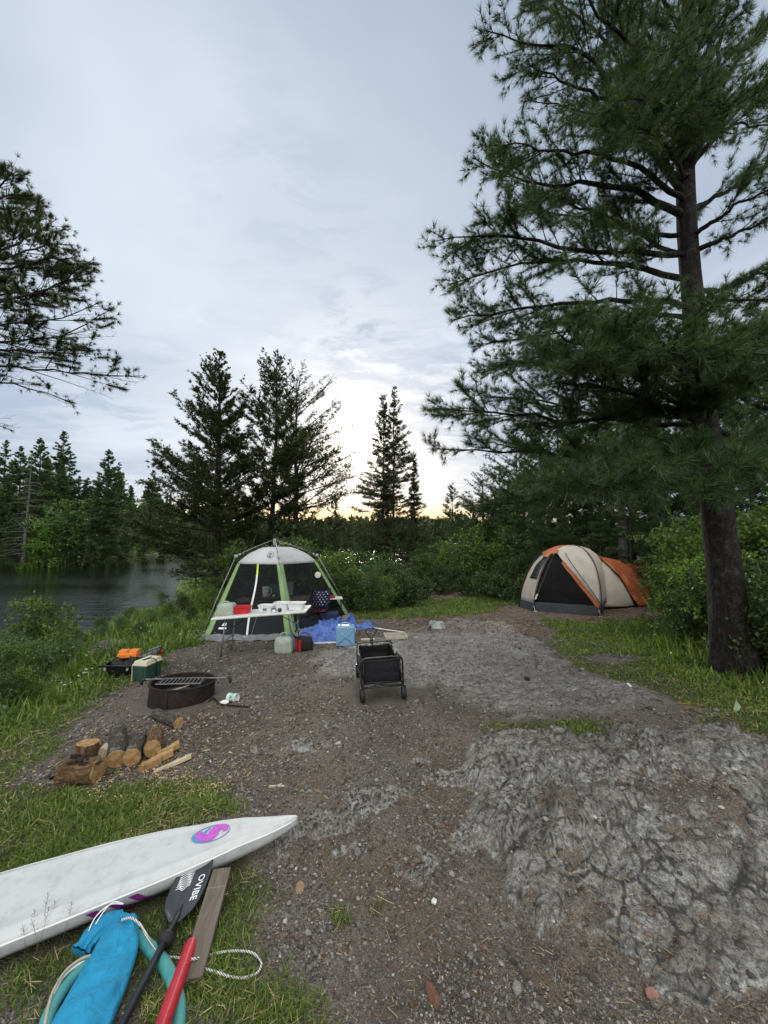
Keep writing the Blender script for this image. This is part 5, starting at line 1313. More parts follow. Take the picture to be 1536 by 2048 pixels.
m.tube(bez([Vector((-hw, WL, .13)), Vector((-hw, WL, .42)), Vector((-hw + .05, WL, .475)), Vector((0, WL, .48)), Vector((hw - .05, WL, .475)), Vector((hw, WL, .42)), Vector((hw, WL, .13))], 40), .0105, 8)
for sx in (-1, 1):
    m.tube([(sx * hw, 0, .46), (sx * hw, WL, .44)], .008, 8); m.tube([(sx * hw, 0, .165), (sx * hw, WL, .165)], .009, 8)
    m.tube([(sx * hw * 1.02, .02, .18), (sx * hw * 1.02, WL * .5, .44)], .0065, 6); m.tube([(sx * hw * 1.02, WL * .5, .18), (sx * hw * 1.02, .02, .44)], .0065, 6)
    m.tube([(sx * hw * 1.02, WL - .02, .18), (sx * hw * 1.02, WL * .5, .44)], .0065, 6); m.tube([(sx * hw * 1.02, WL * .5, .18), (sx * hw * 1.02, WL - .02, .44)], .0065, 6)
    m.tube([(sx * (hw - .02), .01, .17), (sx * (hw - .035), .01, .46)], .006, 6)
m.build('frame', M_frame, wag, smooth=True)
fi = .235
def sag(u): return -.018 * math.sin(PI * u)
b3 = MB()
def panel(mb, A, B, C, D, n=8, bulge=Vector((0, 0, 0)), nz=.01):
    vs = []
    for j in range(n + 1):
        for i in range(n + 1):
            u, v = i / n, j / n; p_ = (A * (1 - u) + B * u) * (1 - v) + (D * (1 - u) + C * u) * v
            vs.append(p_ + bulge * math.sin(PI * u) * math.sin(PI * v) + Vector((0, 0, sag(u) * v)) + Vector((noise1(u * 4, v * 4, 1), noise1(u * 4, v * 4, 2), 0)) * nz)
    mb.add(vs, [(j * (n + 1) + i, j * (n + 1) + i + 1, (j + 1) * (n + 1) + i + 1, (j + 1) * (n + 1) + i) for j in range(n) for i in range(n)])
V3 = Vector
panel(b3, V3((-fi, .02, .20)), V3((fi, .02, .20)), V3((fi, .015, .485)), V3((-fi, .015, .485)), 8, V3((0, -.015, 0)))
panel(b3, V3((-fi, WL - .02, .20)), V3((fi, WL - .02, .20)), V3((fi, WL - .01, .45)), V3((-fi, WL - .01, .45)), 8, V3((0, .02, 0)))
for sx in (-1, 1): panel(b3, V3((sx * fi, .02, .20)), V3((sx * fi, WL - .02, .20)), V3((sx * fi, WL - .01, .44)), V3((sx * fi, .015, .465)), 8, V3((sx * .03, 0, 0)))
panel(b3, V3((-fi, .02, .20)), V3((fi, .02, .20)), V3((fi, WL - .02, .21)), V3((-fi, WL - .02, .21)), 8)
b3.build('basket', M_wfab, wag, smooth=True, solid=.004)
m = MB(); m.tube([(-.235, -.004, .485), (.235, -.004, .485)], .009, 6); m.build('basket_hem', fabric('black_binding', (.02, .02, .022), .8), wag, smooth=True)
m = MB()
panel(m, V3((hw + .015, .42, .25)), V3((hw + .015, .75, .25)), V3((hw + .045, .75, .40)), V3((hw + .045, .42, .41)), 5, V3((.03, 0, 0))); m.build('side_pocket', M_wfab, wag, smooth=True, solid=.004)
m = MB(); m.tube([(-.01, WL + .03, .14), (-.02, WL + .05, .34), (-.03, WL + .08, .50)], .013, 10); m.build('drawbar', M_frame, wag, smooth=True)
hd = MB(); hz_ = .485
hd.tube(bez([V3((-.035, WL + .09, hz_ + .0)), V3((-.055, WL + .10, hz_ + .05)), V3((-.105, WL + .11, hz_ + .10)), V3((-.115, WL + .115, hz_ + .145)), V3((-.06, WL + .12, hz_ + .18)), V3((.01, WL + .12, hz_ + .175)), V3((.05, WL + .115, hz_ + .14)), V3((.035, WL + .11, hz_ + .10)), V3((-.01, WL + .10, hz_ + .05)), V3((-.025, WL + .09, hz_ + .0))], 50), .0105, 8)
hd.build('handle', M_frame, wag, smooth=True)
m = MB(); m.box((-.03, WL + .085, hz_ - .02), (.05, .03, .06)); m.box((-.03, WL + .07, hz_ + .012), (.05, .03, .012)); m.build('latch', M_blackpl, wag, bevel=.004)
def wheel(x, y, rz_):
    ty = MB(); rot = Matrix.Rotation(PI / 2, 3, 'Y'); ty.lathe([(.045, -.026), (.070, -.029), (.079, -.02), (.082, 0), (.079, .02), (.070, .029), (.045, .026)], 32, (0, 0, 0), rot=rot)
    w_ = ty.build('wheel', simple('rubber', (.010, .010, .011), .7, .3), wag, smooth=True); w_.location = (x, y, .078); w_.rotation_euler = (0, 0, rz_)
    r2 = MB(); r2.lathe([(.0, -.016), (.018, -.019), (.022, -.012), (.046, -.019), (.048, 0), (.046, .019), (.022, .012), (.018, .019), (0, .016)], 24, (0, 0, 0), rot=rot); r2.build('rim', simple('pale_grey_plastic', (.32, .33, .34), .5, .15), w_, smooth=True)
    f_ = MB(); f_.box((x + .0, y, .165), (.052, .03, .014)); f_.box((x - .026, y, .125), (.004, .024, .09)); f_.box((x + .026, y, .125), (.004, .024, .09)); f_.build('fork', M_frame, wag, bevel=.002)
for x, y, a_ in ((-hw, -.01, .04), (hw, -.01, -.05), (-hw, WL, 0), (hw, WL, 0)): wheel(x, y, a_)
# ------------------------------------------------------------ folding table
tabL, tabR = Vector(gp(437, 1310)), Vector(gp(590, 1303))
zl = at(421, 1238, 7.68).z; zr_ = at(612, 1222, 7.62).z
TA = at(421, 1237, 7.62); TB = at(611, 1222, 7.66)      # front corners
tl = (TB - TA).length; tx = (TB - TA).normalized(); ty_ = Vector((-tx.y, tx.x, 0)).normalized(); tz = tx.cross(ty_)
TD = .70
def TP(u, v, w=0): return TA + tx * (u * tl) + ty_ * (v * TD) + tz * w
tab = empty('folding_table', 'white topped folding table with grey steel legs', 'table', tuple(Vector((TP(.5, .5).x, TP(.5, .5).y, H(TP(.5, .5).x, TP(.5, .5).y)))))
T0 = tab.location.copy()
M_top = simple('white_table_plastic', (.62, .62, .59), .5, .12, 7, .2, 200, dirt=.12)
mb = MB(); rM = Matrix((tx, ty_, tz)).transposed()
mb.box(TP(.5, .5, -.022) - T0, (tl, TD, .042), rM); mb.build('table_top', M_top, tab, bevel=.015)
for u, s in ((.14, 1), (.84, -1)):
    for v in (.10, .90):
        top = TP(u, v, -.043); px_ = top.x - tx.x * .10 * s * .9; py_ = top.y; bx, by = top.x - tx.x * .06 * s, top.y - .02
        bot = Vector((bx, by, H(bx, by)))
        m = MB(); m.tube([top - T0, top.lerp(bot, .5) - T0, bot - T0], .0135, 10); l_ = m.build('leg', M_steel, tab, smooth=True)
        m = MB(); m.tube([bot + Vector((0, 0, .03)) - T0, bot + Vector((0, 0, .002)) - T0], .017, 10); m.build('foot', M_blackpl, l_, smooth=True)
    a_, b_ = TP(u, .10, -.30), TP(u, .90, -.30); m = MB(); m.tube([a_ - tx * .02 * s - T0, b_ - tx * .02 * s - T0], .009, 8); m.tube([TP(u, .10, -.46) - tx * .035 * s - T0, TP(u, .90, -.46) - tx * .035 * s - T0], .009, 8); m.build('crossbar', M_steel, tab, smooth=True)
    m = MB(); m.tube([TP(u, .5, -.30) - tx * .02 * s - T0, TP(u + .20 * s, .5, -.05) - T0], .008, 8); m.build('brace', M_darksteel, tab, smooth=True)

def superring(w_, d_, z, n=36, e=4.0):
    out = []
    for k in range(n):
        a_ = 2 * PI * k / n; c_, s_ = math.cos(a_), math.sin(a_)
        out.append(Vector((math.copysign(abs(c_) ** (2 / e), c_) * w_ / 2, math.copysign(abs(s_) ** (2 / e), s_) * d_ / 2, z)))
    return out
def loft(mb, rings, cap0=True, cap1=True, m=0):
    n = len(rings[0]); vs = [v for r_ in rings for v in r_]
    fs = [(j * n + k, j * n + (k + 1) % n, (j + 1) * n + (k + 1) % n, (j + 1) * n + k) for j in range(len(rings) - 1) for k in range(n)]
    if cap0: fs.append(tuple(reversed(range(n))))
    if cap1: fs.append(tuple((len(rings) - 1) * n + k for k in range(n)))
    mb.add(vs, fs, m)
def tub_obj(name, label, cat, u, v, w_, d_, h_, mat, group=None, rz_=0):
    root = empty(name, label, cat, tuple(TP(u, v, 0)), rz_, group)
    m = MB(); k = .80
    loft(m, [superring(w_ * k, d_ * k, .0), superring(w_ * k * 1.02, d_ * k * 1.02, .006), superring(w_ * .95, d_ * .95, h_ - .012), superring(w_ * 1.02, d_ * 1.04, h_ - .012), superring(w_ * 1.03, d_ * 1.05, h_), superring(w_ * .93, d_ * .92, h_), superring(w_ * k * .95, d_ * k * .95, .012)])
    m.build('tub_wall', mat, root, smooth=False, bevel=.002)
    return root
M_tubw = simple('white_dish_tub', (.70, .71, .72), .4, .08, 12, .05)
M_redb = simple('red_basket_plastic', (.50, .008, .018), .4, .15, 12, .1)
rb = tub_obj('basket', 'red plastic draining basket on the folding table', 'basket', .275, .45, .36, .26, .145, M_redb)
for sx in (-1, 1):
    for sy in (-1, 1): m = MB(); m.box((sx * .12, sy * .08, -.0 + .004), (.02, .02, .022)); m.build('foot', M_redb, rb)
m = MB()
for k in range(13):
    for j in range(3): m.box((-.13 + k * .0215, .108, .04 + j * .03), (.009, .004, .016))
m.build('slot', simple('dark_slots', (.09, .004, .008), .6), rb)
for sx in (-1, 1): rb.children[0]
t1 = tub_obj('dish_tub', 'white dish tub with a small grey blue sticker, next to the red basket', 'dish tub', .545, .42, .33, .27, .135, M_tubw, 'white dish tubs on the table')
t2 = tub_obj('dish_tub', 'rounded white dish tub behind the black and silver pans', 'dish tub', .70, .58, .34, .29, .145, M_tubw, 'white dish tubs on the table')
t3 = tub_obj('dish_tub', 'rightmost of the three white dish tubs, near the table end', 'dish tub', .875, .40, .36, .27, .14, M_tubw, 'white dish tubs on the table')
m = MB(); m.box((0, -.136, .062), (.085, .004, .05)); m.build('label_patch', simple('grey_blue_label', (.20, .27, .34), .5, .4, 90), t1)
for k in range(3): m = MB(); m.box((-.02 + .02 * k, -.1385, .062 + .012 * (k % 2)), (.014, .002, .02)); m.build('label_print', simple('dark_label_print', (.05, .07, .10), .5), t1)
for t_, (a_, b_) in ((t1, (.9, .03)), (t3, (.8, .05)), (t2, (.8, .04))):
    mgrid(lambda u, v: Vector(((u - .5) * .24, (v - .5) * .19, .105 + .035 * noise1(u * 3 + a_, v * 3, 7) + .01 * noise1(u * 9, v * 9, 6))), 18, 14, 'cloth_inside', fabric('white_cloth%d' % int(a_ * 100), (.66, .66, .64), .9), t_)
M_alu = simple('brushed_aluminium', (.55, .55, .56), .3, .15, 30, .1, metal=.9)
p = TP(.645, .17, .0); pan = empty('camping_pan', 'small silver camping pot lid standing against the rounded tub', 'pot', tuple(p + Vector((0, 0, .052)))); m = MB(); m.lathe([(0, -.02), (.045, -.02), (.05, -.012), (.05, .02), (.047, .02), (.044, -.012), (0, -.014)], 24, rot=Matrix.Rotation(R(80), 3, 'X')); m.build('pan_wall', M_alu, pan, smooth=True)
m = MB(); m.lathe([(0, -.018), (.02, -.02), (.03, -.016)], 16, (0, -.005, 0), rot=Matrix.Rotation(R(80), 3, 'X')); m.build('pan_centre', M_blackpl, pan, smooth=True)
p = TP(.715, .14, .0); m = MB(); m.lathe([(0, -.012), (.036, -.012), (.04, -.004), (.04, .012), (0, .012)], 22, rot=Matrix.Rotation(R(78), 3, 'X')); o = m.build('frying_lid', M_blackpl, None, smooth=True); o.location = p + Vector((0, 0, .042)); tag(o, 'round black lid leaning on the rounded white tub', 'lid')
p = TP(.66, .06, 0); m = MB(); m.lathe([(0, 0), (.028, 0), (.030, .004), (.034, .055), (.031, .055), (.027, .008), (0, .008)], 22); o = m.build('cup', M_tubw, None, smooth=True); o.location = p; tag(o, 'small white cup at the front edge of the table', 'cup')

# collapsible water containers
def clearmat(name, col, rough=.25):
    t = NT(name); v = t.coord(); n = t.noise(v, 9, 5, .6, .6)
    c = t.mix(t.ramp(n, [(.35, 0), (.65, 1)]), tuple(k * .8 for k in col), col)
    b = t.bump(n, .8, .03); d = t.bsdf(c, rough, b, 0, .5)
    tr = t.n('ShaderNodeBsdfTranslucent', i={0: (*col, 1)}); tp_ = t.n('ShaderNodeBsdfTransparent', i={0: (.85, .9, .85, 1)})
    m1 = t.n('ShaderNodeMixShader', i={0: .35, 1: d, 2: tr.outputs[0]}); m2 = t.n('ShaderNodeMixShader', i={0: .14, 1: m1.outputs[0], 2: tp_.outputs[0]})
    return t.done(m2.outputs[0])
M_clear = clearmat('milky_plastic', (.58, .64, .55)); M_clearw = clearmat('white_milky_plastic', (.74, .76, .76), .35)
def jug_body(w_, d_, h_, crump, seed):
    rings = []
    for z, k in ((0, .86), (.02, .96), (.10, 1.0), (.35, 1.0), (.6, 1.0), (.82, .97), (.93, .86), (1.0, .70)):
        rr = superring(w_ * k, d_ * k, z * h_, 40, 5)
        rings.append([p_ + Vector((noise1(i * .35 + seed, z * 6, 3), noise1(i * .35, z * 6 + seed, 4), noise1(i * .3 + seed, z * 4, 5) * .8)) * crump for i, p_ in enumerate(rr)])
    m = MB(); loft(m, rings); return m
p = TP(.105, .42, .0); wcn = empty('water_container', 'squashed clear collapsible water container on the left end of the table', 'water container', tuple(p), .05)
jug_body(.34, .27, .235, .022, 1).build('container_body', M_clear, wcn, smooth=True)
m = MB(); m.tube(bez([(-.10, 0, .225), (-.06, 0, .262), (.02, 0, .262), (.07, 0, .228)], 14), .012, 8); m.build('handle', M_clear, wcn, smooth=True)
m = MB(); m.tube([(-.155, -.08, .03), (-.185, -.085, .03)], .02, 12); m.build('cap', M_clearw, wcn, smooth=True)
p = Vector(gp(566, 1308)); wcn = empty('water_container', 'clear water container with a blue tap standing under the table', 'water container', (p.x, p.y + .12, p.z), -.12)
jug_body(.36, .26, .31, .010, 5).build('container_body', M_clear, wcn, smooth=True)
m = MB(); m.tube(bez([(-.085, 0, .30), (-.08, 0, .35), (-.03, 0, .375), (.03, 0, .365), (.05, 0, .30)], 18), .013, 8); m.build('handle', M_clear, wcn, smooth=True)
m = MB(); m.tube([(.11, -.02, .28), (.12, -.03, .335)], .026, 12); m.tube([(.12, -.03, .335), (.155, -.05, .375)], .012, 8); m.build('tap', simple('blue_plastic', (.05, .22, .50), .4), wcn, smooth=True)
m = MB(); m.tube([(.11, -.02, .255), (.113, -.022, .285)], .036, 16); m.build('cap', M_clearw, wcn, smooth=True)

# red and black cool bag
p = Vector(gp(605, 1303)); cb = empty('cool_bag', 'small black cool bag with a red front panel', 'bag', (p.x + .02, p.y + .12, p.z), .25)
M_bfab = fabric('black_nylon', (.012, .012, .014), .7, 300); M_rfab = fabric('red_nylon', (.42, .012, .022), .7, 300)
m = MB(); loft(m, [superring(.30, .24, 0, 32, 6), superring(.31, .25, .05, 32, 6), superring(.31, .25, .17, 32, 6), superring(.28, .21, .24, 32, 5), superring(.20, .14, .265, 32, 4)]); m.build('bag_body', M_bfab, cb, smooth=True)
m = MB(); m.box((-.16, -.01, .115), (.022, .21, .20)); m.build('side_panel', M_rfab, cb, bevel=.01)
m = MB(); m.box((-.105, -.128, .115), (.05, .012, .21)); m.build('piping', M_rfab, cb, bevel=.004)
m = MB(); m.tube(bez([(-.10, 0, .25), (-.06, -.02, .33), (.05, -.02, .325), (.10, 0, .25)], 16), .010, 6, flat=.5); m.build('strap', M_bfab, cb, smooth=True)

# jerry can
p = Vector(gp(690, 1293)); jc = empty('jerry_can', 'pale blue plastic jerry can with crossed ribs', 'jerry can', (p.x, p.y + .10, p.z), .06)
M_jc = simple('pale_blue_plastic', (.17, .33, .50), .45, .08, 8, .15, 60, dirt=.06)
W_, D_, H_ = .385, .20, .44
m = MB(); loft(m, [superring(W_ * .94, D_ * .9, 0, 44, 9), superring(W_, D_, .015, 44, 9), superring(W_, D_, H_ * .84, 44, 9), superring(W_ * .97, D_ * .97, H_ * .865, 44, 9)])
m.add([(-W_ * .48, -D_ * .48, H_ * .86), (W_ * .48, -D_ * .48, H_ * .86), (W_ * .48, D_ * .48, H_ * .86), (-W_ * .48, D_ * .48, H_ * .86), (-W_ * .40, -D_ * .3, H_ * .935), (W_ * .42, -D_ * .3, H_ * .90), (W_ * .42, D_ * .3, H_ * .90), (-W_ * .40, D_ * .3, H_ * .935)], [(0, 1, 5, 4), (1, 2, 6, 5), (2, 3, 7, 6), (3, 0, 4, 7), (4, 5, 6, 7)])
jb = m.build('can_body', M_jc, jc, bevel=.006)
m = MB()
for a_, b_ in (((-.15, .04), (.15, .33)), ((.15, .04), (-.15, .33))): m.tube([(a_[0], -D_ / 2, a_[1]), (b_[0], -D_ / 2, b_[1])], .0125, 8)
m.tube([(0 - .045, -D_ / 2 - .001, .185), (0, -D_ / 2 - .002, .225), (.045, -D_ / 2 - .001, .185), (0, -D_ / 2 - .002, .145)], .013, 8, closed=True)
m.build('rib', M_jc, jb, smooth=True)
m = MB(); m.tube(bez([(-.10, 0, H_ * .90), (-.085, 0, H_ * .985), (-.03, 0, H_ * 1.02), (.06, 0, H_ * .995), (.115, 0, H_ * .88)], 20), [.017] * 100 if 0 else .017, 10); m.build('handle', M_jc, jc, smooth=True)
m = MB(); m.tube([(.14, 0, H_ * .86), (.155, 0, H_ * .95)], .028, 16); m.build('cap', M_jc, jc, smooth=True)
m = MB(); m.box((W_ / 2 + .004, -.03, .30), (.012, .05, .07)); m.build('sticker', M_whitep, jc)

# milk jug and its dark lid
p = Vector(gp(874, 1259)); mj = empty('plastic_jug', 'crumpled translucent white jug lying on the bare rock', 'jug', (p.x, p.y + .06, p.z)); j = jug_body(.36, .17, .165, .055, 9)
j.build('jug_body', M_clearw, mj, smooth=True); mj.rotation_euler = (.05, .0, -.12)
m = MB()
for k in range(4): m.box((-.05 + .05 * k, -.084, .07 + .03 * (k % 2)), (.025, .004, .010), Matrix.Rotation(.3 * (k - 1), 3, 'Y'))
m.build('print', M_blackpl, mj)
p = Vector(gp(860, 1258)); m = MB(); m.box((0, 0, .03), (.05, .04, .07), Matrix.Rotation(.5, 3, 'Y')); m.box((-.03, 0, .012), (.06, .05, .02)); o = m.build('scrap_of_rubber', M_blackpl, None, bevel=.006); o.location = p; tag(o, 'scrap of black rubber touching the white jug', 'scrap')

# white pole and shallow tray
a_, b_ = Vector(gp(722, 1254)), Vector(gp(806, 1266)); m = MB(); m.tube([Vector((0, 0, .02)), (b_ - a_) * .45 + Vector((0, 0, .022)), b_ - a_ + Vector((0, 0, .02))], [.013, .013, .011], 10); m.tube([(b_ - a_) * .40 + Vector((0, 0, .022)), (b_ - a_) * .52 + Vector((0, 0, .022))], .018, 10)
o = m.build('white_pole', M_whiterail, None, smooth=True); o.location = a_; tag(o, 'thin white pole lying behind the wagon handle', 'pole')
p = Vector(gp(798, 1279)); tr_ = empty('shallow_tray', 'shallow cream wooden tray lying right of the wagon', 'tray', (p.x - .07, p.y + .16, p.z + .0), .12)
M_cream = simple('cream_board', (.42, .39, .31), .7, .15, 12, .2, dirt=.15)
m = MB(); m.box((0, 0, .012), (.46, .36, .014)); m.build('tray_bottom', simple('stained_cream', (.34, .29, .24), .8, .3, 7), tr_)
m = MB()
for c_, s_ in (((0, -.18, .035), (.48, .022, .06)), ((0, .18, .035), (.48, .022, .06)), ((-.229, 0, .035), (.022, .338, .06)), ((.229, 0, .035), (.022, .338, .06))): m.box(c_, s_)
m.build('tray_rim', M_cream, tr_, bevel=.004)
p = Vector(gp(736, 1281)); m = MB(); m.box((0, 0, .02), (.30, .09, .03)); o = m.build('cream_plank', M_cream, None, bevel=.004); o.location = p; o.rotation_euler = (0, 0, .15); tag(o, 'short cream plank behind the wagon, left of its handle', 'plank')

# ------------------------------------------------------------ blue tarp
def tarp_mat(nm='blue_tarp'):
    t = NT(nm); v = t.coord(); n = t.noise(v, 4, 5, .6)
    c = t.mix(t.ramp(n, [(.3, 0), (.7, 1)]), (.055, .12, .40), (.12, .21, .58)); return t.done(t.bsdf(c, .5, t.bump(t.noise(v, 9, 5, .6, 1.5), .9, .05), 0, .5))
M_tarp = tarp_mat()
P00, P10, P11, P01 = Vector(gp(596, 1288)), Vector(gp(684, 1283)), Vector(gp(692, 1246)), Vector(gp(583, 1252))
o0 = P00.copy()
def tf(u, v):
    p_ = (P00 * (1 - u) + P10 * u) * (1 - v) + (P01 * (1 - u) + P11 * u) * v
    x_ = p_.x + .10 * noise1(u * 4, v * 4, 11); y_ = p_.y + .13 * noise1(u * 5, v * 5, 12)
    h_ = .02 + .17 * abs(noise1(u * 5 + v * 3, v * 4, 13)) ** .8 + .10 * abs(noise1(u * 11 + v * 5, v * 9 - u * 4, 14)) + .10 * sstep(.6, 1, v) * (.5 + .5 * u)
    e_ = min(1, 8 * min(u, 1 - u, v, 1 - v)); return Vector((x_, y_, H(x_, y_) + .008 + h_ * e_)) - o0
tarp = mgrid(tf, 60, 44, 'blue_tarp', M_tarp, None, smooth=True, solid=.003); tarp.location = o0; tag(tarp, 'rumpled bright blue tarp spread beside the screen shelter', 'tarp')
c_ = Vector(gp(706, 1262)); 
def tf2(u, v):
    x_ = (u - .45) * .85 * (1 - .25 * v) + .05 * noise1(u * 5, v * 5, 21); y_ = (v - .5) * .42 + .09 * noise1(u * 5, v * 5, 22)
    h_ = .36 * math.exp(-((u - .17) / .16) ** 2) * (1 - abs(v - .5)) + .10 * math.exp(-((u - .8) / .2) ** 2) + .09 * abs(noise1(u * 8 + v * 2, v * 6, 23))
    e_ = min(1, 7 * min(u, 1 - u, v, 1 - v)); wx_, wy_ = c_.x + .12 + x_, c_.y + .3 + y_; return Vector((x_ + .12, y_ + .3, H(wx_, wy_) - c_.z + .008 + h_ * e_))
tarp2 = mgrid(tf2, 44, 30, 'blue_tarp', M_tarp, None, smooth=True, solid=.003); tarp2.location = c_; tag(tarp2, 'bunched up blue tarp end by the right corner of the shelter', 'tarp')
c_ = Vector(gp(640, 1287)); m = MB()
m.box((.25, -.0, .015), (.75, .10, .02), rotz(.12)); m.build; o = m.build('tarp_hem', simple('grey_hem', (.45, .46, .48), .6, .3), None, bevel=.004); o.location = c_; tag(o, 'pale strip of folded sheet under the front edge of the tarp', 'sheet')

# ------------------------------------------------------------ green cooler and the gear round it
fcn = Vector(gp(291, 1364)); fr_ = Vector(gp(323, 1349)); fl_ = Vector(gp(266, 1362))
rz_ = math.atan2(fr_.y - fcn.y, fr_.x - fcn.x)
ux = Vector((math.cos(rz_), math.sin(rz_), 0)); uy = Vector((-ux.y, ux.x, 0)); CLn, CW, CH = (fr_ - fcn).length, .235, .235
cool = empty('cooler', 'green cooler with a cream lid and a thin black strap', 'cooler', tuple(fcn + ux * CLn / 2 + uy * CW / 2), rz_)
M_cg = simple('dark_green_plastic', (.022, .065, .048), .5, .15, 10, .15, dirt=.15); M_cl = simple('cream_plastic', (.55, .52, .38), .5, .08, 10, .1, dirt=.1)
m = MB(); m.box((0, 0, CH / 2), (CLn * .96, CW * .96, CH), taper=1.05); cbod = m.build('cooler_body', M_cg, cool, bevel=.012)
m = MB()
for x_ in (-.4, 0, .4): m.box((x_ * CLn, -CW * .5 - .002, CH * .48), (.012, .008, CH * .9))
for y_ in (-.25, .28): m.box((-CLn * .5 - .002, y_ * CW, CH * .48), (.008, .012, CH * .9))
m.box((0, -CW * .5 - .001, CH * .80), (CLn * .98, .008, .012)); m.build('rib', M_cg, cbod, bevel=.002)
m = MB(); m.box((0, 0, CH + .012), (CLn * 1.04, CW * 1.08, .026)); m.box((0, 0, CH + .046), (CLn * .99, CW * .99, .046), taper=.93); lid = m.build('lid', M_cl, cool, bevel=.006)
m = MB(); m.box((0, 0, CH + .074), (CLn * .42, .022, .012)); m.box((-CLn * .22, 0, CH + .073), (.05, .035, .014)); m.build('lid_handle', M_blackpl, lid, bevel=.003)
m = MB(); P = [(.03, -CW * .57, .02), (.03, -CW * .57, CH + .02), (.0, -CW * .50, CH + .074), (-.06, .0, CH + .082)]; m.tube(P, .006, 6); m.build('strap', M_blackpl, cool, smooth=True)
m = MB(); m.box((-CLn * .5 - .012, CW * .5, .12), (.008, .012, .24)); m.build('edge_trim', M_cl, cool)

p = Vector(gp(236, 1356)); bg_ = empty('gear_crate', 'heap of black gear in a rounded black crate left of the green cooler', 'crate', (p.x, p.y + .20, p.z))
m = MB(); loft(m, [superring(.40, .32, 0, 36, 3.2), superring(.50, .42, .07, 36, 3.2), superring(.56, .47, .18, 36, 3.2), superring(.60, .50, .20, 36, 3.2), superring(.56, .46, .205, 36, 3.2), superring(.50, .40, .10, 36, 3.2)]); m.build('crate_shell', M_blackpl, bg_, smooth=False, bevel=.004)
mgrid(lambda u, v: Vector(((u - .5) * .50, (v - .5) * .40, .17 + .10 * noise1(u * 4, v * 4, 31) + .05 * math.sin(PI * u) + .02 * noise1(u * 12, v * 12, 32))), 26, 22, 'gear_heap', fabric('black_gear', (.014, .014, .016), .5, 100, crease=.8), bg_)
m = MB(); m.tube([(-.30, -.25, .20), (-.05, -.27, .215), (.24, -.25, .20)], .016, 10); m.build('crate_bar', M_darksteel, bg_, smooth=True)
m = MB()
for x_ in (-.2, .17): m.box((x_, -.235, .15), (.035, .01, .05), Matrix.Rotation(.3, 3, 'Y'))
m.build('buckle', simple('grey_buckle', (.38, .39, .38), .5), bg_, bevel=.003)
p2 = Vector((p.x - .06, p.y + .36, p.z + .26)); life = empty('life_vest', 'bright orange float block lying on top of the black gear', 'float', tuple(p2), .15)
M_or = simple('orange_float', (.72, .20, .02), .6, .12, 12, .3, dirt=.05)
for sx in (-1, 1): m = MB(); m.box((sx * .082, 0, .075), (.15, .14, .05), taper=.9); m.build('float_block', M_or, life, bevel=.014)
m = MB(); m.box((0, -.02, .02), (.325, .20, .075), taper=.92); m.build('float_base', M_or, life, bevel=.012)
m = MB()
a_ = p + Vector((.06, .35, .24)); b_ = p + Vector((.40, .62, .36)); d_ = b_ - a_
m.box((a_ + b_) / 2 - p, (d_.length, .03, .014), Matrix.Rotation(math.atan2(d_.y, d_.x), 3, 'Z') @ Matrix.Rotation(-.25, 3, 'Y'))
for k in range(5): m.tube([a_.lerp(b_, .2 + k * .18) - p, a_.lerp(b_, .2 + k * .18) - p + Vector((.01, -.01, -.05 - .012 * (k % 2)))], .007, 6)
o = m.build('rod_rack', M_blackpl, None, bevel=.002); o.location = p; tag(o, 'black toothed rod rack slanting up behind the orange float', 'rack')
p3 = Vector(gp(268, 1345)) + Vector((.02, .36, 0)); pc = empty('plastic_case', 'grey clear plastic tackle case leaning behind the green cooler', 'case', tuple(p3), .5)
m = MB(); m.box((0, 0, .21), (.36, .26, .05), Matrix.Rotation(-.45, 3, 'Y')); m.build('case_shell', clearmat('grey_clear_plastic', (.34, .36, .36), .3), pc, bevel=.01)
m = MB(); m.box((0, 0, .08), (.30, .24, .16)); m.build('case_base', M_blackpl, pc, bevel=.01)
c0 = p3 + Vector((.12, .2, .26)); pr_ = at(321, 1303, c0.y + .05); net = empty('float_rod', 'black rod with a red ball float on its end behind the cooler', 'rod', tuple(c0))
m = MB(); m.tube([Vector((-.12, 0, -.20)), Vector((0, 0, 0)), (pr_ - c0) * .98], [.014, .012, .009], 8); m.build('rod', M_blackpl, net, smooth=True)
m = MB(); m.lathe([(0, -.042), (.02, -.038), (.034, -.02), (.038, .0), (.033, .022), (.018, .038), (0, .043)], 20, pr_ - c0); m.build('ball', simple('red_ball', (.62, .01, .03), .35, .1), net, smooth=True)
m = MB(); m.tube(bez([c0 + Vector((-.02, -.04, -.02)) - p3, c0 + Vector((.03, -.05, .02)) - p3, c0 + Vector((.10, -.04, .0)) - p3], 12), .007, 8); m.build('wire_handle', M_steel, pc, smooth=True)
for px_, py_, L_, a_, lb in ((330, 1322, .14, .0, 'thin wooden slat right of the cooler, left piece'), (343, 1322, .08, .05, 'thin wooden slat right of the cooler, right piece'), (203, 1333, .22, .1, 'thin pale stick poking out of the grass left of the black crate')):
    q = Vector(gp(px_, py_)); m = MB(); m.box((0, 0, .012), (L_, .018, .012)); o = m.build('wood_strip', M_palew, None, bevel=.002); o.location = q; o.rotation_euler = (0, 0, a_); tag(o, lb, 'slat')
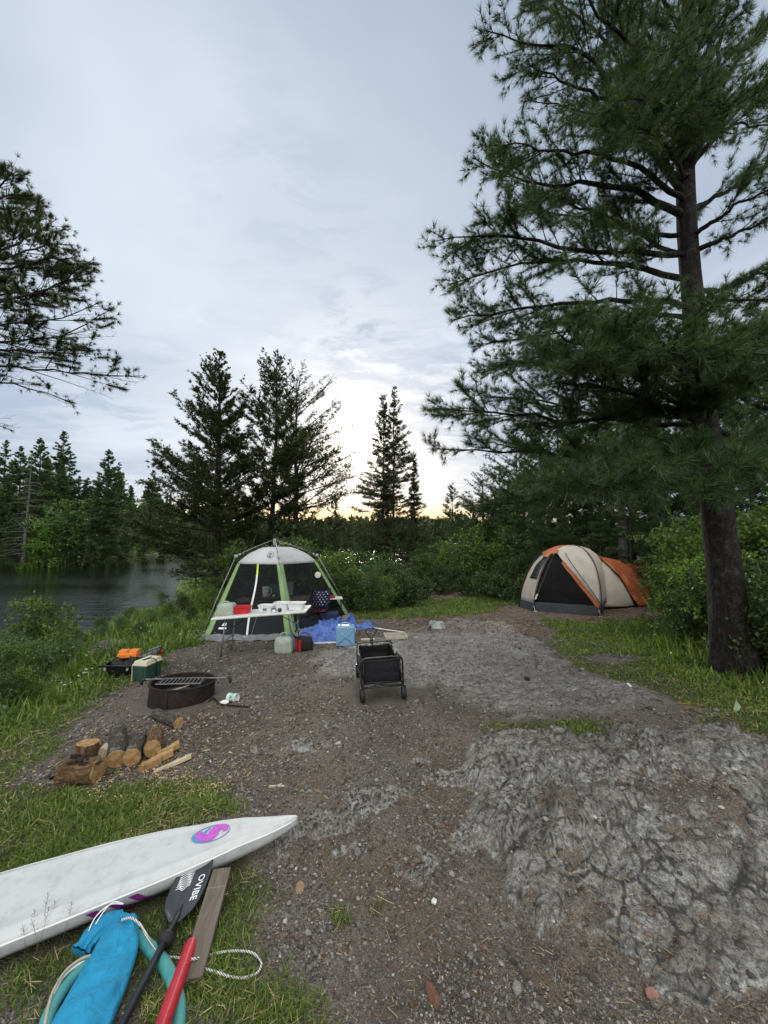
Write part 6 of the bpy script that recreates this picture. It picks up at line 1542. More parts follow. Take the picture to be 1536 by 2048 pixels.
# ------------------------------------------------------------ screen shelter
bA, bB, bC = Vector(gp(405, 1279)), Vector(gp(584, 1278)), Vector(gp(700, 1233))
bD = bA + bC - bB; bD.z = H(bD.x, bD.y)
hA, hB, hC, apex = at(472, 1112, 10.15), at(557, 1115, 9.85), at(634, 1110, 11.55), at(549, 1079, 10.85)
hD = hA + hC - hB; hD.z = hA.z
lA, lB, lC = at(475, 1127, 10.3), at(560, 1129, 10.0), at(633, 1124, 11.4)
lD = lA + lC - lB; lD.z = (lA.z + lC.z) / 2
sc_ = empty('screen_shelter', 'grey roofed screen shelter with lime green corner strips and black mesh walls', 'shelter', tuple(Vector(((bA + bC) / 2).to_3d()[:2] + (H(*((bA + bC) / 2).to_2d()),)) if False else Vector((*((bA + bC) / 2).to_2d(), H(*((bA + bC) / 2).to_2d())))))
S0 = sc_.location.copy()
def rel(p): return Vector(p) - S0
M_mesh = fabric('black_mosquito_mesh', (.010, .011, .012), .9, 100, alpha=.55)
M_wall = fabric('black_polyester', (.009, .010, .012), .75, 200, .25, 3, alpha=.97)
M_lime = fabric('lime_green_strip', (.235, .36, .15), .8, 300, .2, 5)
M_roof = fabric('light_grey_canopy', (.50, .49, .50), .8, 300, .08, 3, crease=.5)
M_skirt = fabric('grey_ground_flap', (.20, .205, .21), .85, 200, .3, 6, crease=.6)
M_zip = simple('white_zip', (.70, .71, .72), .6, .1)
def poles(nm, pts, r=.0135, mat=M_steel): m = MB(); m.tube([rel(p) for p in pts], r, 10); return m.build(nm, mat, sc_, smooth=True)
for h_, b_, l_ in ((hA, bA, lA), (hB, bB, lB), (hC, bC, lC), (hD, bD, lD)):
    out = (h_ - apex); out.z = 0; out.normalize()
    poles('leg', [h_, h_.lerp(b_ + out * .05, .5) + out * .02, b_ + out * .05])
    poles('roof_arm', [apex + Vector((0, 0, .0)), apex.lerp(h_, .5) + Vector((0, 0, .02)), h_], .012)
    m = MB(); m.box(rel(h_), (.085, .06, .07), rotz(random.random())); m.box(rel(h_.lerp(apex, .09)), (.05, .04, .045)); m.build('hub', simple('grey_plastic_joint', (.45, .45, .44), .5, .1), sc_, bevel=.008)
m = MB(); m.tube([rel(apex + Vector((0, 0, .02))), rel(apex - Vector((0, 0, .16)))], .03, 12); m.build('apex_hub', simple('grey_plastic_joint', (.45, .45, .44)), sc_, smooth=True)
m = MB(); m.tube(bez([rel(apex + Vector((.12, 0, -.07))), rel(apex + Vector((.25, 0, -.13))), rel(apex + Vector((.38, 0, -.06)))], 10), .008, 6); m.build('cord', simple('yellow_cord', (.40, .42, .10), .8), sc_)
topz = at(552, 1094, 10.85)
def roof_side(L0, L1, edge_sag=.05):
    mid_in = (topz - (L0 + L1) / 2)
    def f(u, v):
        e = L0 * (1 - u) + L1 * u
        inn = Vector((mid_in.x, mid_in.y, 0)).normalized() * .05 * math.sin(PI * u)
        p_ = e.lerp(topz, v) + inn * (1 - v); zz = (e.z - edge_sag * .2 * math.sin(PI * u)) + (topz.z - e.z) * math.sin(min(1, v * 1.25) * PI / 2) ** .85
        return rel(Vector((p_.x, p_.y, zz + .012 * noise1(u * 6 + L0.x, v * 5, 41) + .006 * noise1(u * 16, v * 3, 42))))
    return f
for L0, L1 in ((lA, lB), (lB, lC), (lC, lD), (lD, lA)): mgrid(roof_side(L0, L1), 24, 16, 'canopy_panel', M_roof, sc_, solid=.003)
# walls
def wall_pt(L0, L1, B0, B1, u, v, off=0):
    a_ = L0 * (1 - u) + L1 * u; b_ = B0 * (1 - u) + B1 * u; p_ = a_.lerp(b_, v)
    n_ = (B1 - B0).cross(Vector((0, 0, 1))).normalized()
    cen = (bA + bC) / 2
    if n_.dot(p_ - cen) < 0: n_ = -n_
    return p_ + n_ * (off - .05 * math.sin(PI * v) * math.sin(PI * u)) + Vector((0, 0, .03 if v > .98 else 0))
faces = {'ab': (lA, lB, bA, bB), 'bc': (lB, lC, bB, bC), 'cd': (lC, lD, bC, bD), 'da': (lD, lA, bD, bA)}
for k_, (L0, L1, B0, B1) in faces.items():
    low = .60 if k_ == 'ab' else .80
    mgrid(lambda u, v: rel(wall_pt(L0, L1, B0, B1, .04 + u * .92, v * low)), 14, 10, 'mesh_wall', M_mesh, sc_)
    mgrid(lambda u, v: rel(wall_pt(L0, L1, B0, B1, .04 + u * .92, low + (1 - low) * v) + Vector((0, 0, .0)) + Vector((noise1(u * 7, v * 3, 5), 0, noise1(u * 6, v * 3, 6))) * .03), 20, 8, 'lower_wall', M_wall, sc_)
    def fl(u, v):
        p_ = wall_pt(L0, L1, B0, B1, u, 1.0, .0); q = wall_pt(L0, L1, B0, B1, u, 1.0, .20); r_ = p_.lerp(q, v); x_, y_ = r_.x + .03 * noise1(u * 8, v, 8), r_.y + .03 * noise1(u * 8, v, 9)
        return rel((x_, y_, H(x_, y_) + .02 + .10 * (1 - v) + .035 * noise1(u * 9, v * 3, 10)))
    mgrid(fl, 26, 6, 'ground_flap', M_skirt, sc_, solid=.003)
cs = {'a': (lA, bA, 'da', 'ab'), 'b': (lB, bB, 'ab', 'bc'), 'c': (lC, bC, 'bc', 'cd'), 'd': (lD, bD, 'cd', 'da')}
for k_, (l_, b_, f0, f1) in cs.items():
    for fk, u0, u1 in ((f0, .94, 1.0), (f1, .0, .06)):
        F_ = faces[fk]; s_ = .045 if True else 0
        def st(u, v):
            uu = (1 - .070 * (1 - u)) if u0 > .5 else .070 * u
            return rel(wall_pt(*F_, uu, v, .012) + Vector((0, 0, 0)))
        mgrid(st, 4, 14, 'corner_strip', M_lime, sc_, solid=.003)
# seam strip further along the rear right wall, seen through the mesh
F_ = faces['cd']; mgrid(lambda u, v: rel(wall_pt(*F_, .30 + u * .09, v * .9, .01)), 3, 10, 'seam_strip', M_lime, sc_)
F_ = faces['ab']
m = MB(); P = [rel(wall_pt(*F_, .50 + .012 * math.sin(v * 7), v, .03)) for v in np.linspace(.0, 1, 26)]
zs = []
for p_ in P: zs += [p_ + Vector((-.022, 0, 0)), p_ + Vector((.022, 0, 0))]
m.add(zs[:10] + [] , [(2 * i, 2 * i + 1, 2 * i + 3, 2 * i + 2) for i in range(4)]); m.build('zip_top', simple('neon_yellow_tape', (.55, .78, .05), .6), sc_)
m = MB(); m.add(zs[8:], [(2 * i, 2 * i + 1, 2 * i + 3, 2 * i + 2) for i in range(21)]); m.build('door_zip', M_zip, sc_, solid=.012)
m = MB(); q = P[-1]; m.box(q + Vector((-.03, -.05, .03)), (.06, .05, .05)); m.box(q + Vector((.03, -.05, .02)), (.05, .05, .06)); m.build('door_weight', simple('buff_stone', (.50, .45, .38), .9), sc_, bevel=.01)
m = MB(); m.tube([rel(wall_pt(*F_, .60, .66, .02)), rel(wall_pt(*F_, .55, .97, .02))], .006, 6); m.build('guy_line', M_steel, sc_)
# round maker's emblem on the canopy and a patch on the lower wall, as they look
fR = roof_side(lA, lB)
def on_roof(a_, b_, dz): 
    p_ = fR(min(.99, max(.01, .72 + a_ * .78)), min(.99, max(.01, .26 + b_ * .85))); return p_ + Vector((0, -.02, .02)) * (1 + dz)
M_prt = simple('dark_grey_print', (.07, .075, .085), .6)
ring_shape('emblem', .135, .135, .016, .016, M_prt, 0, place=on_roof, parent=sc_, n=30)
m = MB(); m.add([on_roof(*p_, 0) for p_ in ((-.05, .05), (.01, .07), (.03, .02), (-.02, -.0), (-.06, .0))], [(0, 1, 2, 3, 4)]); m.add([on_roof(*p_, 0) for p_ in ((-.07, -.05), (.02, -.04), (.02, -.09), (-.06, -.09))], [(0, 1, 2, 3)]); m.build('emblem_mark', M_prt, sc_)
m = MB(); m.add([rel(wall_pt(*F_, u, v, .04)) for u, v in ((.17, .835), (.225, .835), (.222, .80), (.185, .80))], [(0, 1, 2, 3)]); m.add([rel(wall_pt(*F_, u, v, .04)) for u, v in ((.145, .875), (.24, .875), (.24, .853), (.145, .853))], [(0, 1, 2, 3)]); m.build('maker_patch', M_whitep, sc_)
q = at(636, 1150, 11.1); m = MB(); m.lathe([(0, 0), (.06, .004), (.085, .02), (.09, .03), (.085, .034), (0, .02)], 20, rot=Matrix.Rotation(R(80), 3, 'X')); o = m.build('sun_hat', simple('pale_cloth_hat', (.62, .58, .46), .8, .15), None, smooth=True); o.location = q; tag(o, 'round pale badge hanging on the right leg of the shelter', 'badge')

# things inside the shelter
cx_, cy_ = (-3.05, 10.9); gz = H(cx_, cy_)
pt = empty('picnic_table', 'brown picnic table standing inside the screen shelter', 'table', (cx_, cy_, gz), .12)
M_ptw = woodmat('brown_table_wood', (.14, .10, .065), (.24, .175, .12), 'X')
m = MB()
for k in range(5): m.box((0, -.32 + k * .16, .72), (1.9, .145, .04))
m.build('table_top', M_ptw, pt, bevel=.004)
for s in (-1, 1):
    m = MB()
    for k in range(2): m.box((0, s * (.68 + .13 * k), .43), (1.9, .12, .04))
    m.build('bench', M_ptw, pt, bevel=.004)
    m = MB(); m.box((s * .7, 0, .36), (.05, .10, .80), Matrix.Rotation(.45, 3, 'X')); m.box((s * .7, 0, .36), (.05, .10, .80), Matrix.Rotation(-.45, 3, 'X')); m.box((s * .7, 0, .39), (.04, 1.5, .09)); m.build('leg', M_ptw, pt)
def small(name, label, cat, loc, build, mat, smooth=True, bevel=0, rz_=0):
    m = MB(); build(m); o = m.build(name, mat, None, smooth=smooth, bevel=bevel); o.location = loc; o.rotation_euler = (0, 0, rz_); tag(o, label, cat); return o
tz_ = gz + .742
def X(px, y): return (px - CX) / F * y
pj = small('pitcher', 'white plastic pitcher on the picnic table in the shelter', 'pitcher', (X(534, 11), 11.0, tz_), lambda m: (m.lathe([(0, 0), (.075, 0), (.08, .01), (.095, .30), (.09, .30), (.07, .02), (0, .02)], 24), m.tube(bez([(.09, 0, .26), (.15, 0, .24), (.15, 0, .10), (.085, 0, .06)], 12), .012, 8)), M_tubw)
small('backpack', 'dark backpack slumped at the left end of the picnic table', 'backpack', (X(505, 11.2), 11.2, tz_), lambda m: loft(m, [superring(.42, .28, 0, 28, 3), superring(.46, .32, .12, 28, 3), superring(.40, .28, .28, 28, 3), superring(.22, .16, .38, 28, 3)]), fabric('navy_nylon', (.012, .014, .035), .7))
small('food_bag', 'dark red food bag between backpack and pitcher', 'bag', (X(519, 11.1), 11.05, tz_), lambda m: loft(m, [superring(.20, .18, 0, 24, 3), superring(.22, .2, .10, 24, 3), superring(.16, .12, .22, 24, 3)]), fabric('maroon_nylon', (.06, .012, .015), .7))
small('storage_box', 'teal storage box on the picnic table behind the green strip', 'box', (X(562, 11.5), 11.35, tz_ + .06), lambda m: m.box((0, 0, .13), (.46, .30, .26), taper=1.04), simple('teal_plastic', (.015, .12, .13), .5), False, .01)
small('hanging_towel', 'grey towel hanging right of the teal box', 'towel', (X(584, 11.4), 11.3, tz_ + .02), lambda m: m.box((0, 0, .19), (.18, .03, .38), Matrix.Rotation(.06, 3, 'Y')), fabric('grey_towel', (.30, .32, .34), .9), False, .008)
small('enamel_cup', 'small pale cup on the picnic table in front of the teal box', 'cup', (X(551, 10.9), 10.85, tz_), lambda m: m.lathe([(0, 0), (.035, 0), (.04, .09), (.036, .09), (.032, .01), (0, .01)], 18), M_tubw)
small('griddle', 'flat black griddle lying on the picnic table', 'griddle', (X(537, 10.7), 10.6, tz_), lambda m: (m.box((0, 0, .03), (.75, .34, .05)), m.tube([(.37, 0, .045), (.72, .03, .07)], .012, 8)), M_blackpl, False, .006)
ch = empty('camp_chair', 'navy folding camp chair with white dots inside the shelter', 'chair', (X(637, 10.6), 10.6, H(X(637, 10.6), 10.6)), -.15)
M_navy = fabric('navy_canvas', (.014, .016, .045), .85)
mgrid(lambda u, v: Vector(((u - .5) * (.50 + .08 * v), .20 + .12 * v - .06 * math.sin(PI * u), .45 + v * .52 - .07 * math.sin(PI * u) * v)), 12, 10, 'backrest', M_navy, ch, solid=.006)
mgrid(lambda u, v: Vector(((u - .5) * .50, -.22 + v * .42, .42 - .06 * math.sin(PI * u) * math.sin(PI * v))), 10, 8, 'seat', fabric('maroon_canvas', (.09, .012, .02), .85), ch, solid=.006)
for sx in (-1, 1):
    m = MB(); m.tube([(sx * .27, -.24, 0), (sx * .26, .30, .98)], .010, 8); m.build('leg', M_darksteel, ch, smooth=True)
    m = MB(); m.tube([(sx * .27, .28, 0), (sx * .27, -.22, .62)], .010, 8); m.build('leg', M_darksteel, ch, smooth=True)
    m = MB(); m.box((sx * .29, -.02, .62), (.07, .46, .012)); m.build('armrest', M_navy, ch, bevel=.004)
m = MB()
for k in range(2): m.tube([(-.27, -.235 + .0 * k, .02 if k else .40), (.27, -.235, .40 if k else .02)], .009, 6)
m.build('crossbar', M_darksteel, ch)
m = MB()
for j in range(6):
    for i in range(5):
        u = .14 + i * .18 + (.09 if j % 2 else 0); v = .2 + j * .14
        if u > .92: continue
        c_ = Vector(((u - .5) * (.50 + .08 * v), .20 + .12 * v - .06 * math.sin(PI * u) - .008, .45 + v * .52 - .07 * math.sin(PI * u) * v))
        m.add([c_ + Vector((.017 * math.cos(a_), 0, .017 * math.sin(a_))) for a_ in np.linspace(0, 2 * PI, 9)[:-1]], [tuple(range(8))])
m.build('dot_print', simple('pale_dots', (.55, .55, .60), .8), ch)
sd2 = empty('side_table', 'small camp side table with a red checked cloth in the shelter', 'table', (X(665, 11.3), 11.3, H(X(665, 11.3), 11.3)), .2)
m = MB(); m.box((0, 0, .66), (.60, .40, .03)); m.build('table_top', M_top, sd2, bevel=.005)
for sx in (-1, 1):
    for sy in (-1, 1): m = MB(); m.tube([(sx * .26, sy * .16, .65), (sx * .28, sy * .18, 0)], .010, 8); m.build('leg', M_darksteel, sd2)
small('red_cloth', 'crumpled red cloth on the side table in the shelter', 'cloth', (X(660, 11.3), 11.25, sd2.location.z + .675), lambda m: loft(m, [superring(.36, .22, 0, 24, 3), superring(.34, .2, .04, 24, 3), superring(.2, .12, .065, 24, 3)]), fabric('red_cloth', (.30, .03, .03), .9))
small('storage_bin', 'dark blue plastic bin beside the camp chair in the shelter', 'bin', (X(662, 10.9), 10.7, H(X(662, 10.9), 10.7)), lambda m: m.box((0, 0, .17), (.48, .34, .34), taper=1.06), simple('navy_plastic', (.015, .025, .06), .5), False, .015)

# ------------------------------------------------------------ orange and beige dome tent
tA, tB, tC = Vector(gp(1040, 1207)), Vector(gp(1067, 1222)), Vector(gp(1197, 1232))
tA = Vector((4.35, 12.5, 0)); base_pts = [tA, tB, tC, Vector((6.9, 12.0, 0)), Vector((6.7, 13.7, 0)), Vector((5.3, 14.1, 0))]
for p_ in base_pts: p_.z = H(p_.x, p_.y)
cen = sum(base_pts, Vector()) / 6; cen.z = H(cen.x, cen.y); top = at(1140, 1093, cen.y - .2)
tent = empty('dome_tent', 'beige and orange dome tent with its mesh door facing the camp', 'tent', tuple(cen))
def dome(i, u, s, off=0):
    """sector i between base corners i and i+1; u across, s from ground (0) to top (1)"""
    a_, b_ = base_pts[i % 6], base_pts[(i + 1) % 6]; b0 = a_ * (1 - u) + b_ * u
    hf = math.sin(min(s, 1) * PI / 2) ** .92; rf = max(0, math.cos(min(s, 1) * PI / 2)) ** .82
    tpx_ = Vector((top.x, top.y, b0.z + (top.z - b0.z)))
    h_ = Vector((b0.x, b0.y, 0)) - Vector((cen.x, cen.y, 0))
    bulge = .10 * math.sin(PI * u) * math.sin(PI * min(1, s * 1.05)) * -.5
    shift = Vector((top.x - cen.x, top.y - cen.y, 0)) * s
    p_ = Vector((cen.x, cen.y, 0)) + shift + h_ * (rf + bulge) + h_.normalized() * off
    p_.z = b0.z + (top.z - b0.z) * hf + off * .6 * s
    return p_ - Vector(cen)
M_beige = fabric('beige_tent_fabric', (.50, .44, .375), .75, 300, .10, 3, crease=.45)
M_orange = fabric('orange_tent_fabric', (.46, .13, .055), .75, 300, .15, 3, crease=.5)
M_tgrey = fabric('charcoal_tub_floor', (.055, .062, .07), .7, 200, .2, 3, crease=.5)
M_tmesh = fabric('tent_mesh', (.012, .012, .013), .9, 100, alpha=.5)
def sect(i, s0f, s1f, u0, u1, nm, mat, off=0, nu=22, nv=18, wr=.022, solid=.002):
    def f(u, v):
        uu = u0 + (u1 - u0) * u; a_ = s0f(uu) if callable(s0f) else s0f; b_ = s1f(uu) if callable(s1f) else s1f
        s = a_ + (b_ - a_) * v; p_ = dome(i, uu, s, off); return p_ + p_.normalized() * wr * (noise1(uu * 5 + i, s * 7, 51) + .5 * noise1(uu * 13, s * 11 + i, 52))
    return mgrid(f, nu, nv, nm, mat, tent, solid=solid)
for i in range(6): sect(i, 0.0, lambda u, i=i: .065 + (.012 if i == 1 else 0), 0, 1, 'floor_tub', M_tgrey, .01)
# window panel (sector 0), door (sector 1)
sect(0, .06, .80, 0, 1, 'side_panel', M_beige)
win = sect(0, lambda u: .30, lambda u: .32 + .40 * math.sin(PI * (u - .22) / .6) ** .5 if .22 < u < .82 else .32, .24, .80, 'window', simple('black_window_mesh', (.012, .013, .015), .8), .02)
fly_edge = lambda u: .74 - .66 * u ** 1.25
sect(1, .075, lambda u: max(.09, fly_edge(u)), .0, .97, 'door_mesh', M_tmesh, -.01)
sect(1, lambda u: max(.065, fly_edge(u) - .055), lambda u: fly_edge(u) + .02, .35, 1, 'orange_trim', M_orange, .025)
sect(1, lambda u: fly_edge(u), 1.0, 0, 1, 'fly', M_beige, .05, 22, 20)
sect(0, .66, 1.0, 0, 1, 'fly', M_orange, .05)
sect(0, .60, .70, .35, 1.0, 'brow', M_orange, .08)
sect(1, .66, .74, 0, .16, 'brow', M_orange, .09)
sect(5, .06, 1.0, 0, 1, 'fly', M_orange, .05)
for i in (2, 3, 4): sect(i, .06, 1.0, 0, 1, 'fly', M_beige, .05)
for i, sl2 in ((0, .0), (1, 0), (2, 0)):
    m = MB(); m.tube([dome(i, 0, s, .085 if i == 2 else .035) for s in np.linspace(0, 1, 24)], .012 if i != 1 else .016, 8); m.build('pole', M_barkgrey if i == 1 else M_darksteel, tent, smooth=True)
m = MB(); m.tube([dome(1, 1 - .62 * (s - .08) / .6 if s > .08 else 1, s, .11) for s in np.linspace(.02, .68, 16)], .010, 6); m.build('pole', M_darksteel, tent, smooth=True)
m = MB(); m.add([dome(1, 0, .10, .04) , dome(1, 0, .72, .04), dome(1, .06, .70, .04), dome(1, .035, .10, .04)], [(0, 1, 2, 3)]); m.build('door_edge', simple('pale_zip_tape', (.52, .49, .42), .7), tent, solid=.004)
for c_ in (base_pts[1], base_pts[2]):
    m = MB(); m.tube([c_ - cen + Vector((0, -.02, .16)), c_ - cen + Vector((.02, -.10, 0))], .007, 6); m.box(c_ - cen + Vector((.02, -.10, .005)), (.12, .03, .01)); m.build('peg_strap', M_whiterail, tent)
# inside
for px_, y_, w_, h_, lb in ((1115, 12.1, .95, .26, 'dark sleeping bag heaped inside the tent door, left one'), (1150, 11.6, .8, .22, 'dark sleeping bag heaped inside the tent door, right one')):
    gz_ = H(X(px_, y_), y_); o = mgrid(lambda u, v: Vector(((u - .5) * w_, (v - .5) * .7, .06 + h_ * math.sin(PI * u) ** .6 * math.sin(PI * v) ** .6 * (1 + .3 * noise1(u * 5, v * 5, px_)))), 22, 16, 'sleeping_bag', fabric('grey_quilt%d' % px_, (.045, .046, .05), .8, crease=.8), None)
    o.location = (X(px_, y_), y_, gz_); tag(o, lb, 'sleeping bag')
# rear awning: beige end wall with an orange sheet stretched over it
def A(px_, py_, y_): return at(px_, py_, y_) - Vector(cen)
w0 = [A(1205, 1122, 11.9), A(1222, 1137, 11.8), A(1243, 1160, 11.7), A(1258, 1185, 11.6), A(1268, 1210, 11.5)]
w1 = [A(1203, 1212, 11.3), A(1215, 1214, 11.3), A(1232, 1214, 11.35), A(1250, 1213, 11.4), A(1268, 1211, 11.5)]
W0, W1 = bez(w0, 16), bez(w1, 16); nW = min(len(W0), len(W1))
mgrid(lambda u, v: W0[int(round(u * (nW - 1)))].lerp(W1[int(round(u * (nW - 1)))], v) + Vector((0, -.06 * math.sin(PI * v) * math.sin(PI * u), 0)) + Vector((0, noise1(u * 6, v * 6, 61) * .02, 0)), nW, 14, 'awning_wall', M_beige, tent, solid=.003)
e0 = bez([A(1196, 1112, 11.95), A(1222, 1135, 11.75), A(1245, 1160, 11.62), A(1262, 1190, 11.5), A(1280, 1214, 11.45)], 20)
e1 = bez([A(1196, 1112, 12.0), A(1235, 1120, 12.8), A(1268, 1126, 13.1), A(1288, 1128, 13.0), A(1300, 1140, 12.9)], 20)
e2 = bez([A(1280, 1214, 11.45), A(1292, 1212, 11.6), A(1302, 1205, 12), A(1310, 1185, 12.4), A(1300, 1140, 12.9)], 20)
def aw(u, v):
    i = int(round(u * (len(e0) - 1))); a_ = e0[i]; b_ = e1[i]; p_ = a_.lerp(b_, v)
    k = int(round(v * (len(e2) - 1))); p_ = p_ + (e2[k] - e0[-1].lerp(e1[-1], v)) * u ** 2
    return p_ + Vector((0, -.03, .03)) * noise1(u * 3 - v * 5, v * 7 + u * 3, 62) * math.sin(PI * min(1, v + .05)) + Vector((0, -.03, .05)) * math.sin(PI * v) * u * .5
mgrid(aw, 40, 30, 'awning', M_orange, tent, solid=.003)
mgrid(lambda u, v: e1[int(round(u * (len(e1) - 1)))].lerp(Vector((e1[int(round(u * (len(e1) - 1)))].x, e1[int(round(u * (len(e1) - 1)))].y + .5, -.05)), v), len(e1), 8, 'awning_back', M_orange, tent, solid=.003)
# ------------------------------------------------------------ grass, gravel and litter
bpy.context.view_layer.update()
def scatter(n, r0, r1, g, a=1.02):
    """points whose density falls with distance, all round the camp in front of the viewer"""
    r = r0 * (r1 / r0) ** g.random(n); th = g.uniform(-a, a, n); return np.sin(th) * r, np.cos(th) * r, r
# ground the objects stand on is kept free of blades
DISKS = [(fx, fy, .62), (wc.x, wc.y + .4, .6)]
def clear(x, y):
    ok = np.ones(x.shape, bool)
    for a, b_, r_ in DISKS: ok &= np.hypot(x - a, y - b_) > r_
    # under the board
    dx, dy = x - bn.x, y - bn.y; s = dx * ax_b.x + dy * ax_b.y; q = dx * sd_b.x + dy * sd_b.y
    bwv = np.interp(s, [0, .22, .45, .75, 1.05, 1.4, 2.0, 2.6, 3.1], [.004, .078, .135, .19, .222, .245, .25, .215, .05])
    ok &= ~((s > 0) & (s < 3.1) & (np.abs(q) < bwv + .01))
    # tent floors
    for P in (np.array([(p.x, p.y) for p in base_pts]), np.array([(p.x, p.y) for p in (bA, bB, bC, bD)])): ok &= poly_sd(P, x, y) < .03
    return ok
def blades(name, n, r0, r1, hfun, wfac, mat, g, dens, lean=.5, seg=True):
    x, y, r = scatter(n, r0, r1, g)
    z, rk, sl_, gr, cr = ground_fields(x, y)
    near, far = shore(x, y)
    keep = (g.random(n) < dens(x, y, gr, r)) & (near > .1) & (rk < .3) & clear(x, y)
    x, y, z, r = x[keep], y[keep], z[keep], r[keep]; n = len(x)
    h = hfun(x, y, r) * g.uniform(.45, 1.25, n); w_ = wfac * np.maximum(r, 1.2) * g.uniform(.7, 1.4, n)
    a = g.uniform(0, 2 * PI, n); ln = np.abs(g.normal(size=n)) * lean + .08
    d = np.stack([np.cos(a) * ln, np.sin(a) * ln, np.ones(n)], 1); d = unit(d); s = np.stack([-np.sin(a + g.uniform(-1, 1, n)), np.cos(a), np.zeros(n)], 1)
    P = np.stack([x, y, z - .01], 1); S = s * w_[:, None] / 2; hh = h[:, None]
    droop = np.stack([np.cos(a), np.sin(a), np.zeros(n)], 1) * (ln * h * .5)[:, None] - np.array([0, 0, 1.0]) * (ln * h * .18)[:, None]
    Vv = np.stack([P - S, P + S, P + d * hh * .55 + S * .8, P + d * hh * .55 - S * .8, P + d * hh + droop], 1).reshape(-1, 3)
    k = np.arange(n)[:, None] * 5
    o = mesh_np(name, Vv, k + np.array([0, 1, 2, 3]), k + np.array([3, 2, 4]), mat); print(name, n)
    return o
g = G_(501)
def hshort(x, y, r):
    b_ = .026 + .022 * sstep(-.2, .5, perlin(x * 1.3, y * 1.3, 7)) + .03 * sstep(.1, .6, perlin(x * .6, y * .6, 9)) * sstep(2.5, 4, r)
    right = sstep(3.4, 4.6, x) * sstep(8.5, 6, y)
    return b_ + .004 + .035 * sstep(7, 11, r) + .09 * right * (0.5 + .5 * perlin(x * 2, y * 2, 4)) + .03 * sstep(3, 6, -x)
tag(blades('grass', 700000, 1.15, 24, hshort, .0022, M_grass, g, lambda x, y, gr, r: np.clip(gr * 1.0 * (.55 + .75 * (perlin(x * 3, y * 3, 5) > -.25)) - .02, 0, 1), .85), kind='stuff')
def tallz(x, y):
    """where knee high growth stands: river bank, thicket edges, round the pine"""
    near, far = shore(x, y)
    a = sstep(3.6, 1.2, near) * (y > 2)
    b_ = sstep(-3.6, -5.2, x + .12 * (y - 5)) * sstep(3.2, 4.6, y)
    c_ = sstep(4.0, 5.2, x - .10 * (y - 5)) * (y > 2.6) * (y < 9)
    d = sstep(13.4, 15, y) * .6 * (1 - (x > 1.2) * (x < 3.6) * (y < 17.2))
    e = np.exp(-(((x + 4.9) / 1.0) ** 2 + ((y - 8.6) / 1.2) ** 2)) * 1.2
    return np.clip(np.maximum.reduce([a, b_, c_, d, e]), 0, 1)
tag(blades('tall_grass', 190000, 2.4, 34, lambda x, y, r: (.13 + .22 * tallz(x, y) * (1 - .45 * (x < -6))) * (.8 + .5 * perlin(x * 1.1, y * 1.1, 3)), .0024, M_tall, g, lambda x, y, gr, r: tallz(x, y) * (gr > .4) * .8, .45), kind='stuff')
# leafy weeds low in the tall grass
n = 90000; x, y, r = scatter(n, 2.4, 26, g); z, rk, sl_, gr, _c = ground_fields(x, y); nr, _f = shore(x, y)
k = (g.random(n) < tallz(x, y) * (gr > .4) * (perlin(x * 1.7, y * 1.7, 12) > -.1)) & clear(x, y) & (nr > .1); x, y, z = x[k], y[k], z[k]
P = np.stack([x, y, z + g.uniform(.02, .34, len(x)) * (.6 + .6 * perlin(x, y, 13))], 1); D = g.normal(size=P.shape) + np.array([0, 0, .4])
Vv, Fq = leaves(P, D, .06, .034, g, .5); tag(mesh_np('weeds', Vv, Fq, None, M_leafB), kind='stuff')
# small white flowers in the bank and right verge
n = 5000; x, y, r = scatter(n, 4, 17, g); zz = tallz(x, y); fl_ = perlin(x * .9, y * .9, 23); k = (zz > .3) & (y < 12) & (fl_ > .38) & clear(x, y); x, y, r = x[k][:420], y[k][:420], r[k][:420]
z = ground_fields(x, y)[0] + .2 + .22 * g.random(len(x)); m_v = []; P = np.stack([x, y, z], 1)
Vv, Fq = leaves(np.repeat(P, 4, 0), np.tile(np.array([[1, 0, .15], [-1, 0, .15], [0, 1, .15], [0, -1, .15]]), (len(P), 1)), .02, .018, g, .9)
tag(mesh_np('white_flowers', Vv, Fq, None, simple('daisy_white', (.75, .75, .70), .7)), kind='stuff')

# gravel: small faceted stones
def stones(name, x, y, z, size, g, mats, sink=.35):
    n = len(x)
    ico = np.array([(1, 0, 0), (-1, 0, 0), (0, 1, 0), (0, -1, 0), (0, 0, 1), (0, 0, -1), (.6, .6, .55), (-.6, -.6, .5), (-.6, .6, .5), (.6, -.6, .55)])
    tr = np.array([(0, 6, 9), (0, 2, 6), (2, 8, 6), (2, 1, 8), (1, 7, 8), (1, 3, 7), (3, 9, 7), (3, 0, 9), (4, 9, 6), (4, 6, 8), (4, 8, 7), (4, 7, 9), (5, 2, 0), (5, 1, 2), (5, 3, 1), (5, 0, 3)])
    V0 = ico[None] * g.uniform(.72, 1.25, (n, 10, 1)); sc = np.stack([g.uniform(.7, 1.3, n), g.uniform(.6, 1.1, n), g.uniform(.45, .8, n)], 1) * size[:, None] / 2
    V0 = V0 * sc[:, None, :]; a = g.uniform(0, 2 * PI, n); ca, sa = np.cos(a)[:, None], np.sin(a)[:, None]
    X_ = V0[..., 0] * ca - V0[..., 1] * sa; Y_ = V0[..., 0] * sa + V0[..., 1] * ca; Z_ = V0[..., 2]
    Vv = np.stack([X_ + x[:, None], Y_ + y[:, None], Z_ + (z + sc[:, 2] * (1 - 2 * sink))[:, None]], -1).reshape(-1, 3)
    Ft = (tr[None] + np.arange(n)[:, None, None] * 10).reshape(-1, 3)
    return mesh_np(name, Vv, None, Ft, mats)
